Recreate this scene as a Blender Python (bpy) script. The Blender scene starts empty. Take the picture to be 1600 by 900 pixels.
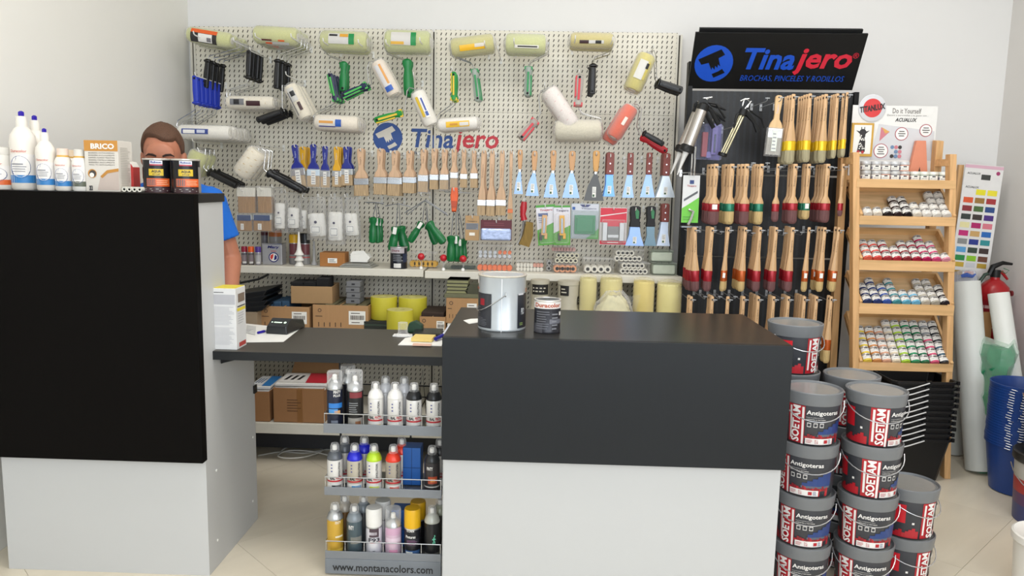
import bpy, math, random
from mathutils import Matrix, Vector
PI = math.pi
rnd = random.Random(7)
SC = bpy.context.scene
COL = SC.collection
# ---------------------------------------------------------------- camera
F = 1200.0; EYE = 1.3
CAM = Vector((0, 0, EYE))
RM = (Matrix.Rotation(math.radians(1.75), 3, 'Z') @ Matrix.Rotation(math.radians(90 - 7.7), 3, 'X')
      @ Matrix.Rotation(math.radians(1.15), 3, 'Z'))
cd = bpy.data.cameras.new('camera'); cd.sensor_width = 36; cd.lens = F / 1600 * 36
cd.clip_start = .05; cd.clip_end = 60
cam = bpy.data.objects.new('camera', cd); COL.objects.link(cam)
cam.matrix_world = Matrix.Translation(CAM) @ RM.to_4x4()
SC.camera = cam
# ---------------------------------------------------------------- world, lights, exposure
w = bpy.data.worlds.new('daylight'); SC.world = w; w.use_nodes = True
w.node_tree.nodes['Background'].inputs[0].default_value = (.80, .90, 1, 1)
w.node_tree.nodes['Background'].inputs[1].default_value = .75
def area(name, loc, rot, sx, sy, power, col):
    l = bpy.data.lights.new(name, 'AREA'); l.shape = 'RECTANGLE'; l.size = sx; l.size_y = sy
    l.energy = power; l.color = col
    o = bpy.data.objects.new(name, l); COL.objects.link(o); o.location = loc; o.rotation_euler = rot
    return o
area('shop_window_light', (.6, -1.6, 1.7), (math.radians(88), 0, 0), 3.6, 2.2, 62, (.90, .95, 1))
area('left_wall_fill_light', (2.25, -.6, 1.4), (math.radians(88), 0, math.radians(62)), 1.6, 2.2, 25, (.97, .98, 1))  # unseen fill added on the right to brighten the left wall
area('ceiling_lamp_light', (-.3, 1.9, 2.95), (0, 0, 0), 1.2, .5, 19, (1, .97, .93))
area('ceiling_lamp_light', (1.1, 2.6, 2.95), (0, 0, 0), 1.2, .5, 12, (1, .97, .93))
vs = SC.view_settings; vs.view_transform = 'Standard'; vs.look = 'None'; vs.gamma = 1
vs.use_curve_mapping = False; vs.exposure = .40
# ---------------------------------------------------------------- pixel helpers (pixel + real depth -> point)
def ray(px, py): return RM @ Vector(((px - 800) / F, (450 - py) / F, -1))
def P(px, py, Y):
    d = ray(px, py); return CAM + d * (Y / d.y)
def Fz(px, py, z):
    d = ray(px, py); return CAM + d * ((z - EYE) / d.z)
def S(Y): return (P(801, 300, Y) - P(800, 300, Y)).length
def at(px, py, Y, z):
    p = P(px, py, Y); return Vector((p.x, Y, z))
# ---------------------------------------------------------------- materials
def lin(h):
    if not isinstance(h, str): return tuple(h)
    h = h.lstrip('#'); o = []
    for i in (0, 2, 4):
        c = int(h[i:i + 2], 16) / 255
        o.append(c / 12.92 if c <= .04045 else ((c + .055) / 1.055) ** 2.4)
    return tuple(o)
_M = {}
def mat(h, rough=.5, metal=0., kind='plain', sc=30., amt=.06, bump=0., spec=.5):
    key = (h, rough, metal, kind, sc, amt, bump, spec)
    if key in _M: return _M[key]
    m = bpy.data.materials.new(kind + '_' + str(h).strip('#')); m.use_nodes = True
    nt = m.node_tree; N = nt.nodes; L = nt.links
    b = N['Principled BSDF']; c = lin(h)
    b.inputs['Roughness'].default_value = rough; b.inputs['Metallic'].default_value = metal
    b.inputs['Specular IOR Level'].default_value = spec
    tc = N.new('ShaderNodeTexCoord'); mp = N.new('ShaderNodeMapping'); L.new(tc.outputs['Object'], mp.inputs[0])
    no = N.new('ShaderNodeTexNoise'); no.inputs['Scale'].default_value = sc; no.inputs['Detail'].default_value = 4
    L.new(mp.outputs[0], no.inputs[0])
    mix = N.new('ShaderNodeMix'); mix.data_type = 'RGBA'
    lo = [max(0, x * (1 - amt)) for x in c]; hi = [min(1, x * (1 + amt)) for x in c]
    src = no.outputs[0]
    if kind == 'wood':
        mp.inputs['Scale'].default_value = (1, 1, .07) if sc < 200 else (.07, 1, 1)
        no.inputs['Scale'].default_value = 60
        lo = [x * .80 for x in c]; lo[2] *= .92; hi = [min(1, x * 1.1) for x in c]
    elif kind == 'woodx':
        mp.inputs['Scale'].default_value = (.06, 1, 1); no.inputs['Scale'].default_value = 55
        lo = [x * .8 for x in c]; lo[2] *= .9; hi = [min(1, x * 1.08) for x in c]
    elif kind == 'bristle':
        mp.inputs['Scale'].default_value = (1, 1, .03); no.inputs['Scale'].default_value = 500
        lo = [x * .6 for x in c]; hi = [min(1, x * 1.3) for x in c]; bump = .5
    elif kind == 'laminate':
        mp.inputs['Scale'].default_value = (1, 1, .15); no.inputs['Scale'].default_value = 90
    elif kind == 'marble':
        mp.inputs['Rotation'].default_value = (0, 0, .5); mp.inputs['Scale'].default_value = (1, 5, 1)
        no.inputs['Scale'].default_value = 2.2; no.inputs['Detail'].default_value = 9; no.inputs['Distortion'].default_value = .6
    if kind in ('wood', 'woodx', 'marble', 'bristle'):
        cr = N.new('ShaderNodeMapRange'); cr.inputs[1].default_value = .3; cr.inputs[2].default_value = .7
        L.new(src, cr.inputs[0]); src = cr.outputs[0]
    mix.inputs[6].default_value = (*lo, 1); mix.inputs[7].default_value = (*hi, 1)
    L.new(src, mix.inputs[0]); L.new(mix.outputs[2], b.inputs['Base Color'])
    if bump:
        bn = N.new('ShaderNodeBump'); bn.inputs['Strength'].default_value = bump; bn.inputs['Distance'].default_value = .002
        L.new(no.outputs[0], bn.inputs['Height']); L.new(bn.outputs[0], b.inputs['Normal'])
    _M[key] = m; return m
def clear(h='#ffffff', fac=.16, rough=.12):
    key = ('clear', h, fac, rough)
    if key in _M: return _M[key]
    m = bpy.data.materials.new('clear_plastic'); m.use_nodes = True
    nt = m.node_tree; N = nt.nodes; L = nt.links; N.remove(N['Principled BSDF'])
    t = N.new('ShaderNodeBsdfTransparent'); t.inputs[0].default_value = (*[.5 + .5 * x for x in lin(h)], 1)
    g = N.new('ShaderNodeBsdfPrincipled'); g.inputs['Base Color'].default_value = (*lin(h), 1); g.inputs['Roughness'].default_value = rough
    lw = N.new('ShaderNodeLayerWeight'); lw.inputs[0].default_value = .35
    no = N.new('ShaderNodeTexNoise'); no.inputs['Scale'].default_value = 40
    tc = N.new('ShaderNodeTexCoord'); L.new(tc.outputs['Object'], no.inputs[0])
    bn = N.new('ShaderNodeBump'); bn.inputs['Strength'].default_value = .5; bn.inputs['Distance'].default_value = .006
    L.new(no.outputs[0], bn.inputs['Height']); L.new(bn.outputs[0], g.inputs['Normal'])
    ad = N.new('ShaderNodeMath'); ad.operation = 'MULTIPLY_ADD'; ad.inputs[1].default_value = .45; ad.inputs[2].default_value = fac * .55
    L.new(lw.outputs[1], ad.inputs[0]); ad.use_clamp = True
    mx = N.new('ShaderNodeMixShader'); L.new(ad.outputs[0], mx.inputs[0]); L.new(t.outputs[0], mx.inputs[1]); L.new(g.outputs[0], mx.inputs[2])
    L.new(mx.outputs[0], N['Material Output'].inputs[0])
    _M[key] = m; return m
def pegmat(base, hole, pitch=.025, slot=False):
    m = bpy.data.materials.new('perforated_steel'); m.use_nodes = True
    nt = m.node_tree; N = nt.nodes; L = nt.links; b = N['Principled BSDF']
    b.inputs['Roughness'].default_value = .45
    tc = N.new('ShaderNodeTexCoord'); sp = N.new('ShaderNodeSeparateXYZ'); L.new(tc.outputs['Object'], sp.inputs[0])
    def mth(op, a, bb=None, c=None):
        n = N.new('ShaderNodeMath'); n.operation = op
        for i, v in enumerate((a, bb, c)):
            if v is None: continue
            if isinstance(v, (int, float)): n.inputs[i].default_value = v
            else: L.new(v, n.inputs[i])
        return n.outputs[0]
    px_ = pitch * (1 if not slot else 2.4); pz_ = pitch * (1 if not slot else .55)
    u = mth('SUBTRACT', mth('FRACT', mth('MULTIPLY', sp.outputs[0], 1 / px_)), .5)
    v = mth('SUBTRACT', mth('FRACT', mth('MULTIPLY', sp.outputs[2], 1 / pz_)), .5)
    ang = math.radians(22) if not slot else 0; ca, sa = math.cos(ang), math.sin(ang)
    a = mth('ABSOLUTE', mth('SUBTRACT', mth('MULTIPLY', u, ca), mth('MULTIPLY', v, sa)))
    c = mth('ABSOLUTE', mth('ADD', mth('MULTIPLY', u, sa), mth('MULTIPLY', v, ca)))
    wu, wv = (.10, .29) if not slot else (.2, .2)
    k = mth('MULTIPLY', mth('LESS_THAN', a, wu), mth('LESS_THAN', c, wv))
    mix = N.new('ShaderNodeMix'); mix.data_type = 'RGBA'
    mix.inputs[6].default_value = (*lin(base), 1); mix.inputs[7].default_value = (*lin(hole), 1)
    L.new(k, mix.inputs[0]); L.new(mix.outputs[2], b.inputs['Base Color'])
    bn = N.new('ShaderNodeBump'); bn.inputs['Strength'].default_value = .6; bn.inputs['Distance'].default_value = .002; bn.invert = True
    L.new(k, bn.inputs['Height']); L.new(bn.outputs[0], b.inputs['Normal'])
    return m
# ---------------------------------------------------------------- mesh builder
_T = {}
def glyphs(s, weight, shear):
    key = (s, weight, shear)
    if key in _T: return _T[key]
    cu = bpy.data.curves.new('t', 'FONT'); cu.body = s; cu.size = 1; cu.resolution_u = 2
    cu.offset = weight; cu.shear = shear; cu.fill_mode = 'FRONT' if False else 'BOTH'
    o = bpy.data.objects.new('t', cu); COL.objects.link(o)
    me = o.to_mesh()
    vs_ = [(v.co.x, v.co.y) for v in me.vertices]; fs = [tuple(p.vertices) for p in me.polygons]
    o.to_mesh_clear(); bpy.data.objects.remove(o); bpy.data.curves.remove(cu)
    x0 = min(v[0] for v in vs_); x1 = max(v[0] for v in vs_); y0 = min(v[1] for v in vs_); y1 = max(v[1] for v in vs_)
    vs_ = [((x - x0) / (x1 - x0), (y - y0) / (y1 - y0)) for x, y in vs_]
    _T[key] = (vs_, fs); return _T[key]
def smat(p, q):
    """frame with z along p->q and -y turned towards the room"""
    d = Vector(q) - Vector(p); l = max(1e-4, d.length); z = d / l if d.length > 1e-4 else Vector((0, 0, 1)); y = Vector((0, 1, 0)) if abs(z.y) < .95 else Vector((0, 0, 1))
    y = (y - z * y.dot(z)).normalized(); x = y.cross(z)
    M = Matrix((x, y, z)).transposed().to_4x4(); return Matrix.Translation(Vector(p)) @ M, l
class MB:
    def __init__(s): s.v = []; s.f = []; s.m = []; s.s = []; s.M = Matrix()
    def add(s, vs_, fs, m=0, sm=False, M=None):
        o = len(s.v); T = s.M @ M if M is not None else s.M
        s.v += [tuple(T @ Vector(p)) for p in vs_]
        for i, f in enumerate(fs):
            s.f.append(tuple(k + o for k in f)); s.m.append(m[i] if isinstance(m, list) else m); s.s.append(sm)
        return s
    def box(s, x0, x1, y0, y1, z0, z1, m=0, M=None):
        v = [(x, y, z) for x in (x0, x1) for y in (y0, y1) for z in (z0, z1)]
        return s.add(v, [(0, 1, 3, 2), (4, 6, 7, 5), (0, 4, 5, 1), (2, 3, 7, 6), (0, 2, 6, 4), (1, 5, 7, 3)], m, M=M)
    def lathe(s, prof, n=16, m=0, M=None, sy=1., sm=True):
        v = []; f = []; mm = []
        for r, z in prof:
            v += [(r * math.sin(2 * PI * i / n), -r * math.cos(2 * PI * i / n) * sy, z) for i in range(n)]
        for j in range(len(prof) - 1):
            for i in range(n):
                k = (i + 1) % n
                f.append((j * n + i, j * n + k, (j + 1) * n + k, (j + 1) * n + i)); mm.append(m[j] if isinstance(m, list) else m)
        if prof[0][0] > 1e-5: f.append(tuple(range(n))[::-1]); mm.append(m[0] if isinstance(m, list) else m)
        if prof[-1][0] > 1e-5: f.append(tuple((len(prof) - 1) * n + i for i in range(n))); mm.append(m[-1] if isinstance(m, list) else m)
        return s.add(v, f, mm, sm, M)
    def cyl(s, p, q, r, n=12, m=0, r2=None, sy=1.):
        T, l = smat(p, q); return s.lathe([(r, 0), (r if r2 is None else r2, l)], n, m, T, sy)
    def tube(s, pts, r, n=6, m=0):
        pts = [Vector(p) for p in pts]; v = []; f = []
        up = Vector((0, 0, 1))
        for i, p in enumerate(pts):
            d = (pts[min(i + 1, len(pts) - 1)] - pts[max(i - 1, 0)]).normalized()
            if abs(d.dot(up)) > .95: up = Vector((1, 0, 0)) if abs(d.x) < .9 else Vector((0, 1, 0))
            a = d.cross(up).normalized(); b = d.cross(a); up = -b if b.length else up
            rr = r[i] if isinstance(r, (list, tuple)) else r
            v += [tuple(p + (a * math.cos(2 * PI * k / n) + b * math.sin(2 * PI * k / n)) * rr) for k in range(n)]
        for j in range(len(pts) - 1):
            for k in range(n): f.append((j * n + k, j * n + (k + 1) % n, (j + 1) * n + (k + 1) % n, (j + 1) * n + k))
        f.append(tuple(range(n))[::-1]); f.append(tuple((len(pts) - 1) * n + k for k in range(n)))
        return s.add(v, f, m, True)
    def prism(s, pts, y0, y1, m=0, M=None, sm=False):
        n = len(pts); v = [(x, y0, z) for x, z in pts] + [(x, y1, z) for x, z in pts]
        f = [tuple(range(n)), tuple(range(n, 2 * n))[::-1]] + [(i, i + n, (i + 1) % n + n, (i + 1) % n) for i in range(n)]
        return s.add(v, f, m, sm, M)
    def quad(s, x0, x1, z0, z1, y, m=0, M=None): return s.add([(x0, y, z0), (x1, y, z0), (x1, y, z1), (x0, y, z1)], [(0, 1, 2, 3)], m, M=M)
    def disc(s, x, z, r, y, m=0, n=20, M=None): return s.add([(x + r * math.cos(2 * PI * i / n), y, z + r * math.sin(2 * PI * i / n)) for i in range(n)], [tuple(range(n))], m, M=M)
    def patch(s, r, a0, a1, z0, z1, m=0, n=6, r2=None):
        v = []; r2 = r if r2 is None else r2
        for i in range(n + 1):
            a = math.radians(a0 + (a1 - a0) * i / n)
            v += [(r * math.sin(a), -r * math.cos(a), z0), (r2 * math.sin(a), -r2 * math.cos(a), z1)]
        return s.add(v, [(2 * i, 2 * i + 2, 2 * i + 3, 2 * i + 1) for i in range(n)], m, True)
    def text(s, t, x0, x1, z0, z1, y=0., m=0, w=.0, sh=0., up=False, bend=None, M=None):
        """fit a word in a box; up: reads bottom to top; bend: radius -> x are degrees"""
        vs_, fs = glyphs(t, w, sh); v = []
        for a, b in vs_:
            if up: a, b = 1 - b, a
            x = x0 + (x1 - x0) * a; z = z0 + (z1 - z0) * b
            if bend: an = math.radians(x); v.append((bend * math.sin(an), -bend * math.cos(an), z))
            else: v.append((x, y, z))
        return s.add(v, fs, m, M=M)
    def lines(s, x0, x1, z0, z1, n, y=0., m=0, bend=None, M=None):
        h = (z1 - z0) / n; rr = random.Random(int(abs(x0 * 7e3) + n))
        for i in range(n):
            e = x1 - (x1 - x0) * rr.random() * .3; z = z0 + h * i
            if bend: s.patch(bend, x0, e, z + h * .3, z + h * .65, m, 3)
            else: s.quad(x0, e, z + h * .3, z + h * .65, y, m, M)
        return s
    def obj(s, name, mats, parent=None, bev=0., loc=None, sharp=.7):
        me = bpy.data.meshes.new(name); me.from_pydata(s.v, [], s.f)
        mats = mats if isinstance(mats, (list, tuple)) else [mats]
        for k in mats: me.materials.append(k)
        me.polygons.foreach_set('material_index', s.m); me.polygons.foreach_set('use_smooth', s.s)
        me.update()
        if any(s.s): me.set_sharp_from_angle(angle=sharp)
        o = bpy.data.objects.new(name, me); COL.objects.link(o)
        if parent: o.parent = parent
        if loc is not None: o.location = loc
        if bev:
            b = o.modifiers.new('bevel', 'BEVEL'); b.width = bev; b.segments = 2; b.limit_method = 'ANGLE'
        return o
def tag(o, label=None, cat=None, group=None, kind=None):
    if label: o['label'] = label
    if cat: o['category'] = cat
    if group: o['group'] = group
    if kind: o['kind'] = kind
    return o
def thing(name, label, cat, loc=(0, 0, 0), rz=0., group=None, rot=None):
    o = bpy.data.objects.new(name, None); COL.objects.link(o); o.empty_display_size = .05
    o.location = loc; o.rotation_euler = rot or (0, 0, rz)
    return tag(o, label, cat, group)
KIDS = {}
def dup(root, loc, label, rot=None):
    def kids(o): return [c for c in o.children]
    r = root.copy(); COL.objects.link(r); r.location = loc; r['label'] = label
    if rot is not None: r.rotation_euler = rot
    ks = KIDS.get(root.name) or KIDS.setdefault(root.name, [(c, kids(c)) for c in kids(root)])
    for c, g in ks:
        d = c.copy(); COL.objects.link(d); d.parent = r
        for e in g:
            h = e.copy(); COL.objects.link(h); h.parent = d
    return r
ORD = ['first', 'second', 'third', 'fourth', 'fifth', 'sixth', 'seventh', 'eighth', 'ninth', 'tenth', 'eleventh', 'twelfth', 'thirteenth',
       'fourteenth', 'fifteenth', 'sixteenth', 'seventeenth', 'eighteenth', 'nineteenth', 'twentieth', 'twenty-first', 'twenty-second', 'twenty-third', 'twenty-fourth']
def pre(k, n, far='rearmost'):
    return 'frontmost' if k == 0 else (far if k == n - 1 else ORD[k] + ' from front')
def sub(t, nm):
    for c in t.children:
        if c.name.split('.')[0] == nm: return c
    return t
def row(root, n, dy, desc, group=None, jx=.002, sx=0.):
    """root hangs at the front of a hook; put n-1 more behind it"""
    if n == 1: return
    root['label'] = pre(0, n) + ' of ' + desc
    if group: root['group'] = group
    base = Vector(root.location)
    for k in range(1, n):
        dup(root, base + Vector((rnd.uniform(-jx, jx) + sx * k, dy * k, rnd.uniform(-jx, jx))), pre(k, n) + ' of ' + desc,
            rot=(0, rnd.uniform(-.02, .02), rnd.uniform(-.05, .05)))
# common colours
WHITE = mat('#eeeeea', .4); BLACK = mat('#0f1011', .42, spec=.35); DGREY = mat('#3a3c3e', .5); CHROME = mat('#c9cbcc', .22, .9)
INK = mat('#26262b', .6); GREYINK = mat('#8f9096', .6); RED = mat('#c8202c', .4); BLUE = mat('#1d4fa8', .4); CARD = mat('#b0885e', .8, 0, 'laminate', amt=.08)
PAPER = mat('#efeee8', .7); CLEAR = clear()
# ================================================================ SETTING
def struct(o, kind='structure'): o['kind'] = kind; return o
wallm = mat('#e3e2e0', .8, 0, 'plain', 1.5, .02)
struct(MB().box(-2.0, -1.84, -2.2, 4.25, 0, 3).obj('wall_left', mat('#edebe4', .8, 0, 'plain', 1.5, .02)))
struct(MB().box(-1.84, 2.36, 4.09, 4.25, 0, 3).obj('wall_back', wallm))
struct(MB().box(2.36, 2.52, -2.2, 4.25, 0, 3).obj('wall_right', mat('#dedbd7', .8, 0, 'plain', 1.5, .02)))
struct(MB().box(-1.84, 2.36, -2.2, 4.09, 3, 3.1).obj('ceiling', mat('#f0efec', .85)))
fl = struct(MB().box(-2.0, 2.52, -2.2, 4.25, -.1, -.0035).obj('floor', mat('#a39b8a', .8)))
tm = [mat(c, .32, 0, 'marble', amt=.05) for c in ('#ddd3bf', '#dfd5c1', '#dbd1bd')]
T = .605; q2 = math.sqrt(.5)
tile = {}
for i in range(-9, 9):
    for j in range(-3, 11):
        u = -.754 + T * (i + .5); v = 1.083 + T * (j + .5)       # u=(x-y)/sqrt2, v=(x+y)/sqrt2
        x = (u + v) * q2; y = (v - u) * q2
        if not (-2.1 < x < 2.7 and .9 < y < 4.4): continue
        if not tile:
            for k in range(3):
                h = T / 2 - .0006
                tile[k] = MB().box(-h, h, -h, h, -.006, 0).obj('tile', tm[k], fl)
                tile[k].rotation_euler = (0, 0, PI / 4)
            base = [o for o in tile.values()]; used = 0
        k = (i * 7 + j * 5) % 3
        if used < 3: o = base[used]; used += 1
        else: o = tile[k].copy(); COL.objects.link(o); o.parent = fl
        o.location = (x, y, rnd.uniform(-.0003, .0003))
# rest of the floor round the tiles cut at the walls
# ================================================================ TALL COUNTER (left)
XR = -1.05; YF = 2.35; ZT = P(307, 303, YF).z
zb = P(320, 722, YF - .02).z
whb = mat('#bfc0c0', .45, 0, 'plain', 3, .02); dkb = mat('#060403', .7, 0, 'laminate', amt=.4, spec=.1); dkb2 = mat('#141517', .42, 0, 'laminate', amt=.2, spec=.35)
t = thing('reception_counter', 'tall white reception counter with black front panel at left', 'counter', (-1.35, YF, 0))
def loc(p): return (p[0] + 1.35, p[1] - YF, p[2])
XL = P(8, 800, YF).x + 1.35
b = MB(); b.box(XL, .30, .0, .02, 0, ZT - .02); b.obj('front_board', whb, t)
b = MB(); b.box(XL - .03, .30 + .006, -.035, -.0, zb, ZT - .0); b.obj('front_panel', dkb, t, .002)
b = MB(); b.box(XL - .03, .306, 0, .20, ZT - .028, ZT); b.obj('countertop', dkb2, t, .002)
sd = MB().prism([(.02, 0), (.44, 0), (.44, .745), (.195, .745), (.195, ZT - .028), (.02, ZT - .028)], .28, .30, M=None)
# side board lies in the y-z plane: swap the axes
sd.v = [(y, x, z) for x, y, z in sd.v]; sd.f = [f[::-1] for f in sd.f]
sd.obj('side_panel', whb, t)
MB().box(XL, .28, .195, .21, .745, ZT - .03).obj('back_board', whb, t)
for px, py in ((338, 735), (395, 683), (395, 783), (340, 844)):
    d = ray(px, py); k = (XR - CAM.x) / d.x; p = CAM + d * k
    MB().lathe([(.0045, 0), (.0045, .0015), (0, .002)], 10, M=Matrix.Rotation(PI / 2, 4, 'Y')).obj('screw_cap', WHITE, t, loc=(.3, p.y - YF, p.z))
MB().box(.3, .306, .425, .45, .50, .53).obj('hinge', BLACK, t)
# ---- work desk between the counters
ZD = .74
t = thing('desk', 'dark grey laminate desk top joining the two counters', 'desk', (-.67, 2.43, 0))
MB().box(-.38, .39, 0, .445, ZD - .03, ZD).obj('desktop', mat('#433f38', .45, 0, 'plain', 60, .05), t, .002)
MB().box(-.38, .39, -.0015, -.0002, ZD - .029, ZD - .001).obj('edge_band', mat('#1c1e20', .5, spec=.3), t)
MB().prism([(-.375, ZD - .03), (-.33, ZD - .03), (-.33, ZD - .042), (-.36, ZD - .05), (-.375, ZD - .055)], .05, .09).obj('bracket', BLACK, t)
# ---- low counter (right)
t = thing('service_counter', 'low white service counter with charcoal top and front panel', 'counter', (.247, 2.28, 0))
ZC = .84; hw = .523; zp = P(960, 727, 2.26).z
ck = mat('#1f2327', .36, 0, 'laminate', amt=.1); cf = mat('#15191d', .42, 0, 'laminate', amt=.12, spec=.35)
MB().box(-hw, hw, 0, .55, ZC - .03, ZC).obj('countertop', mat('#262523', .3, 0, 'plain', 60, .05), t, .0015)
MB().box(-hw, hw, -.02, 0, zp, ZC).obj('front_panel', cf, t, .0015)
MB().box(-hw + .005, hw - .005, .002, .02, 0, ZC - .03).obj('front_board', whb, t)
for s in (-1, 1): MB().box(s * hw - .02 * (s > 0), s * hw + .02 * (s < 0), .02, .54, 0, ZC - .03).obj('side_panel', whb, t)
MB().box(-hw + .02, hw - .02, .02, .5, .42, .44).obj('shelf', whb, t)

# ================================================================ WHITE GONDOLA
YP = 4.05; ZTOP = 2.075; XA, XB, XC = -1.80, -.549, .700
g = thing('shelving_unit', 'cream perforated wall shelving unit with shelves along back wall', 'shelving', (XB, YP, 0))
peg = pegmat('#e4dfd0', '#463f36'); cream = mat('#dcd8cb', .45)
pan = None
for j in range(5):
    for i in range(2):
        wd = 1.243
        if pan is None: pan = o = MB().box(.003, wd - .003, 0, .02, .0004, .4085).obj('back_panel', peg, g)
        else: o = pan.copy(); COL.objects.link(o); o.parent = g
        o.location = (XA - XB + i * 1.251, 0, ZTOP - .409 * (j + 1))
for k, x in enumerate((XA, XB, XC)):
    o = MB(); o.box(-.014, -.004, -.004, .035, .03, ZTOP - .01); o.box(.004, .014, -.004, .035, .03, ZTOP - .01); o.box(-.004, .004, .01, .035, .03, ZTOP - .01, 1)
    o.obj('upright', [cream, mat('#3a3733', .7)], g, loc=(x - XB, 0, 0))
def shelf(x0, x1, ylip, z, th=.036):
    b = MB(); b.box(x0 - XB, x1 - XB, ylip - YP, -.005, z - .012, z); b.box(x0 - XB, x1 - XB, ylip - YP - .004, ylip - YP + .012, z - th, z + .001); b.obj('shelf', cream, g, .003)
ZS = .872
shelf(XA + .01, XB - .004, 3.75, ZS); shelf(XB + .004, XC - .005 + .02, 3.74, ZS - .004)
ZL = .565
shelf(XA + .01, XB - .004, 3.46, ZL); shelf(XB + .004, XC, 3.46, ZL)
shelf(XA + .01, XB - .004, 3.35, .2, .05); shelf(XB + .004, XC, 3.35, .2, .05)
MB().box(XA - XB, XC - XB, 3.5 - YP, 3.52 - YP, .03, .15).obj('kick_plate', mat('#22242a', .6), g)
for k in (XA + .012, XC - .012):
    MB().prism([(3.76 - YP, ZS - .012), (-.01, ZS - .012), (-.01, ZS - .09)], -.002, .002).obj('shelf_bracket', cream, g, loc=(0, 0, 0)).matrix_basis = Matrix.Translation((k - XB, 0, 0)) @ Matrix.Rotation(PI / 2, 4, 'Z')
def hook(px, py, Y0, par=g, ox=XB, oy=YP, m=None, r=.0024, tag_=False):
    p = P(px, py, Y0 - .012); l = YP - p.y if par is g else 3.80 - p.y; yb = oy + (0 if par is g else -.02)
    b = MB(); q = Vector((p.x - ox, p.y - oy, p.z))
    yw = (0 if par is g else -.005)
    b.tube([(q.x, yw, q.z - .004), (q.x, q.y + .015, q.z - .004), (q.x, q.y, q.z), (q.x, q.y - .006, q.z + .012)], r)
    b.box(q.x - .006, q.x + .006, yw - .003, yw, q.z - .02, q.z + .012)
    if tag_: b.box(q.x - .010, q.x + .010, q.y - .008, q.y - .007, q.z + .007, q.z + .011)
    b.obj('peg_hook', m or WHITE, par)
# printed logo on the panels
def logo(b, x, z, r, y, mb, mw, cut=True):
    b.disc(x, z, r, y, mb, 28)
    R = Matrix.Translation((x, 0, z)) @ Matrix.Rotation(math.radians(-22), 4, 'Y')
    pts = [(-.62, .18), (-.70, .52), (.55, .62), (.66, .26), (.30, .2), (.28, -.28), (.20, -.12), (.12, -.3), (.04, -.14), (-.04, -.34), (-.12, -.16), (-.2, -.3), (-.24, .14)]
    n = len(pts); tri = []
    b.add([(px_ * r, y - .0006, pz * r) for px_, pz in pts[:4] + [pts[4], pts[-1]]], [(0, 1, 2, 3, 4, 5)], mw, M=R)
    b.add([(px_ * r, y - .0006, pz * r) for px_, pz in pts[4:]], [tuple(range(n - 4))], mw, M=R)
    b.add([(px_ * r, y - .0006, pz * r) for px_, pz in [(-.24, -.52), (-.2, -.76), (.42, -.7), (.34, -.44), (.1, -.5)]], [(0, 1, 2, 3, 4)], mw, M=R)
b = MB(); p = P(606, 215, YP); s = S(YP)
pb = mat('#2a4f94', .5); pr = mat('#c62f3c', .5)
logo(b, 0, 0, 23 * s, 0, 0, 1)
dx = (643 - 606) * s
b.text('Tina', dx, dx + 66 * s, -14 * s, 15 * s, 0, 0, .02, .15); b.text('jero', dx + 66 * s, dx + 136 * s, -22 * s, 15 * s, 0, 2, .02, .15)
b.text('BROCHAS, PINCELES Y RODILLOS', dx, dx + 136 * s, -25.5 * s, -19.5 * s, 0, 3)
o = b.obj('printed_logo', [pb, mat('#d8d3c8', .5), pr, mat('#41506e', .5)], g); o.location = (p.x - XB, -.0015, p.z)
o.rotation_euler = (0, math.radians(.6), 0)

# ================================================================ BLACK BRUSH RACK
YR = 3.80; XK = 1.09
k = thing('display_rack', 'black perforated metal brush rack with branded header sign', 'display rack', (XK, YR, 0))
x0 = P(1070, 300, YR).x; x1 = P(1322, 300, YR).x; zt = P(1200, 142, YR).z
bm = mat('#0b0c0e', .5, spec=.3); bp = pegmat('#08090b', '#2c3138', .012, True)
zz = zt
for j in range(5):
    MB().box(x0 - XK, x1 - XK, 0, .015, zz - .395, zz - .004).obj('back_panel', bp, k, .001); zz -= .4
for x in (x0 - .012, x1):
    b = MB(); b.box(x - XK, x + .022 - XK, -.012, .04, 0, zt + (.13 if x < x0 else .0)); b.obj('upright', bm, k, .001)
b = MB(); b.box(x0 - XK - .02, x1 - XK + .02, -.25, .04, .0, .04); b.obj('base', bm, k, .002)
A_, B_, C_, D_ = P(1078, 139, 3.8), P(1327, 141, 3.8), P(1342, 53.5, 3.66), P(1084, 51.7, 3.66)
hh = (D_ - A_).length; sgn = MB(); W2 = (B_ - A_).length / 2 + .012
sgn.box(-W2, W2, 0, .012, 0, hh); sg = sgn.obj('header_sign', mat('#0b0c0d', .45, spec=.3), k, .001)
mid = (A_ + B_) / 2; sg.location = (mid.x - XK, -.005, mid.z); tilt = math.asin(min(.9, .14 / hh)); sg.rotation_euler = (tilt, math.radians(-.3), 0)
MB().box(-W2 + .02, W2 - .02, .02, .035, .0, hh + .012).obj('sign_backing', bm, sg)
s = 2 * W2 / 254
b = MB(); X = lambda px: (px - 1208) * s
Z = lambda py: (139 - py) * s * 1.0
logo(b, X(1115), Z(98), 29 * s, 0, 0, 1)
b.text('Tina', X(1159), X(1237), Z(107), Z(73), 0, 0, .028, .18); b.text('jero', X(1236), X(1322), Z(115), Z(73), 0, 2, .028, .18)
b.text('BROCHAS, PINCELES Y RODILLOS', X(1159), X(1317), Z(126.5), Z(116), 0, 0, 0, .15)
b.text('®', X(1321), X(1330), Z(88), Z(79), 0, 2)
b.obj('sign_lettering', [mat('#0f4fc4', .4), mat('#0b0c0d', .45, spec=.3), mat('#d4213a', .4)], sg).location = (0, -.0012, 0)
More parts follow.
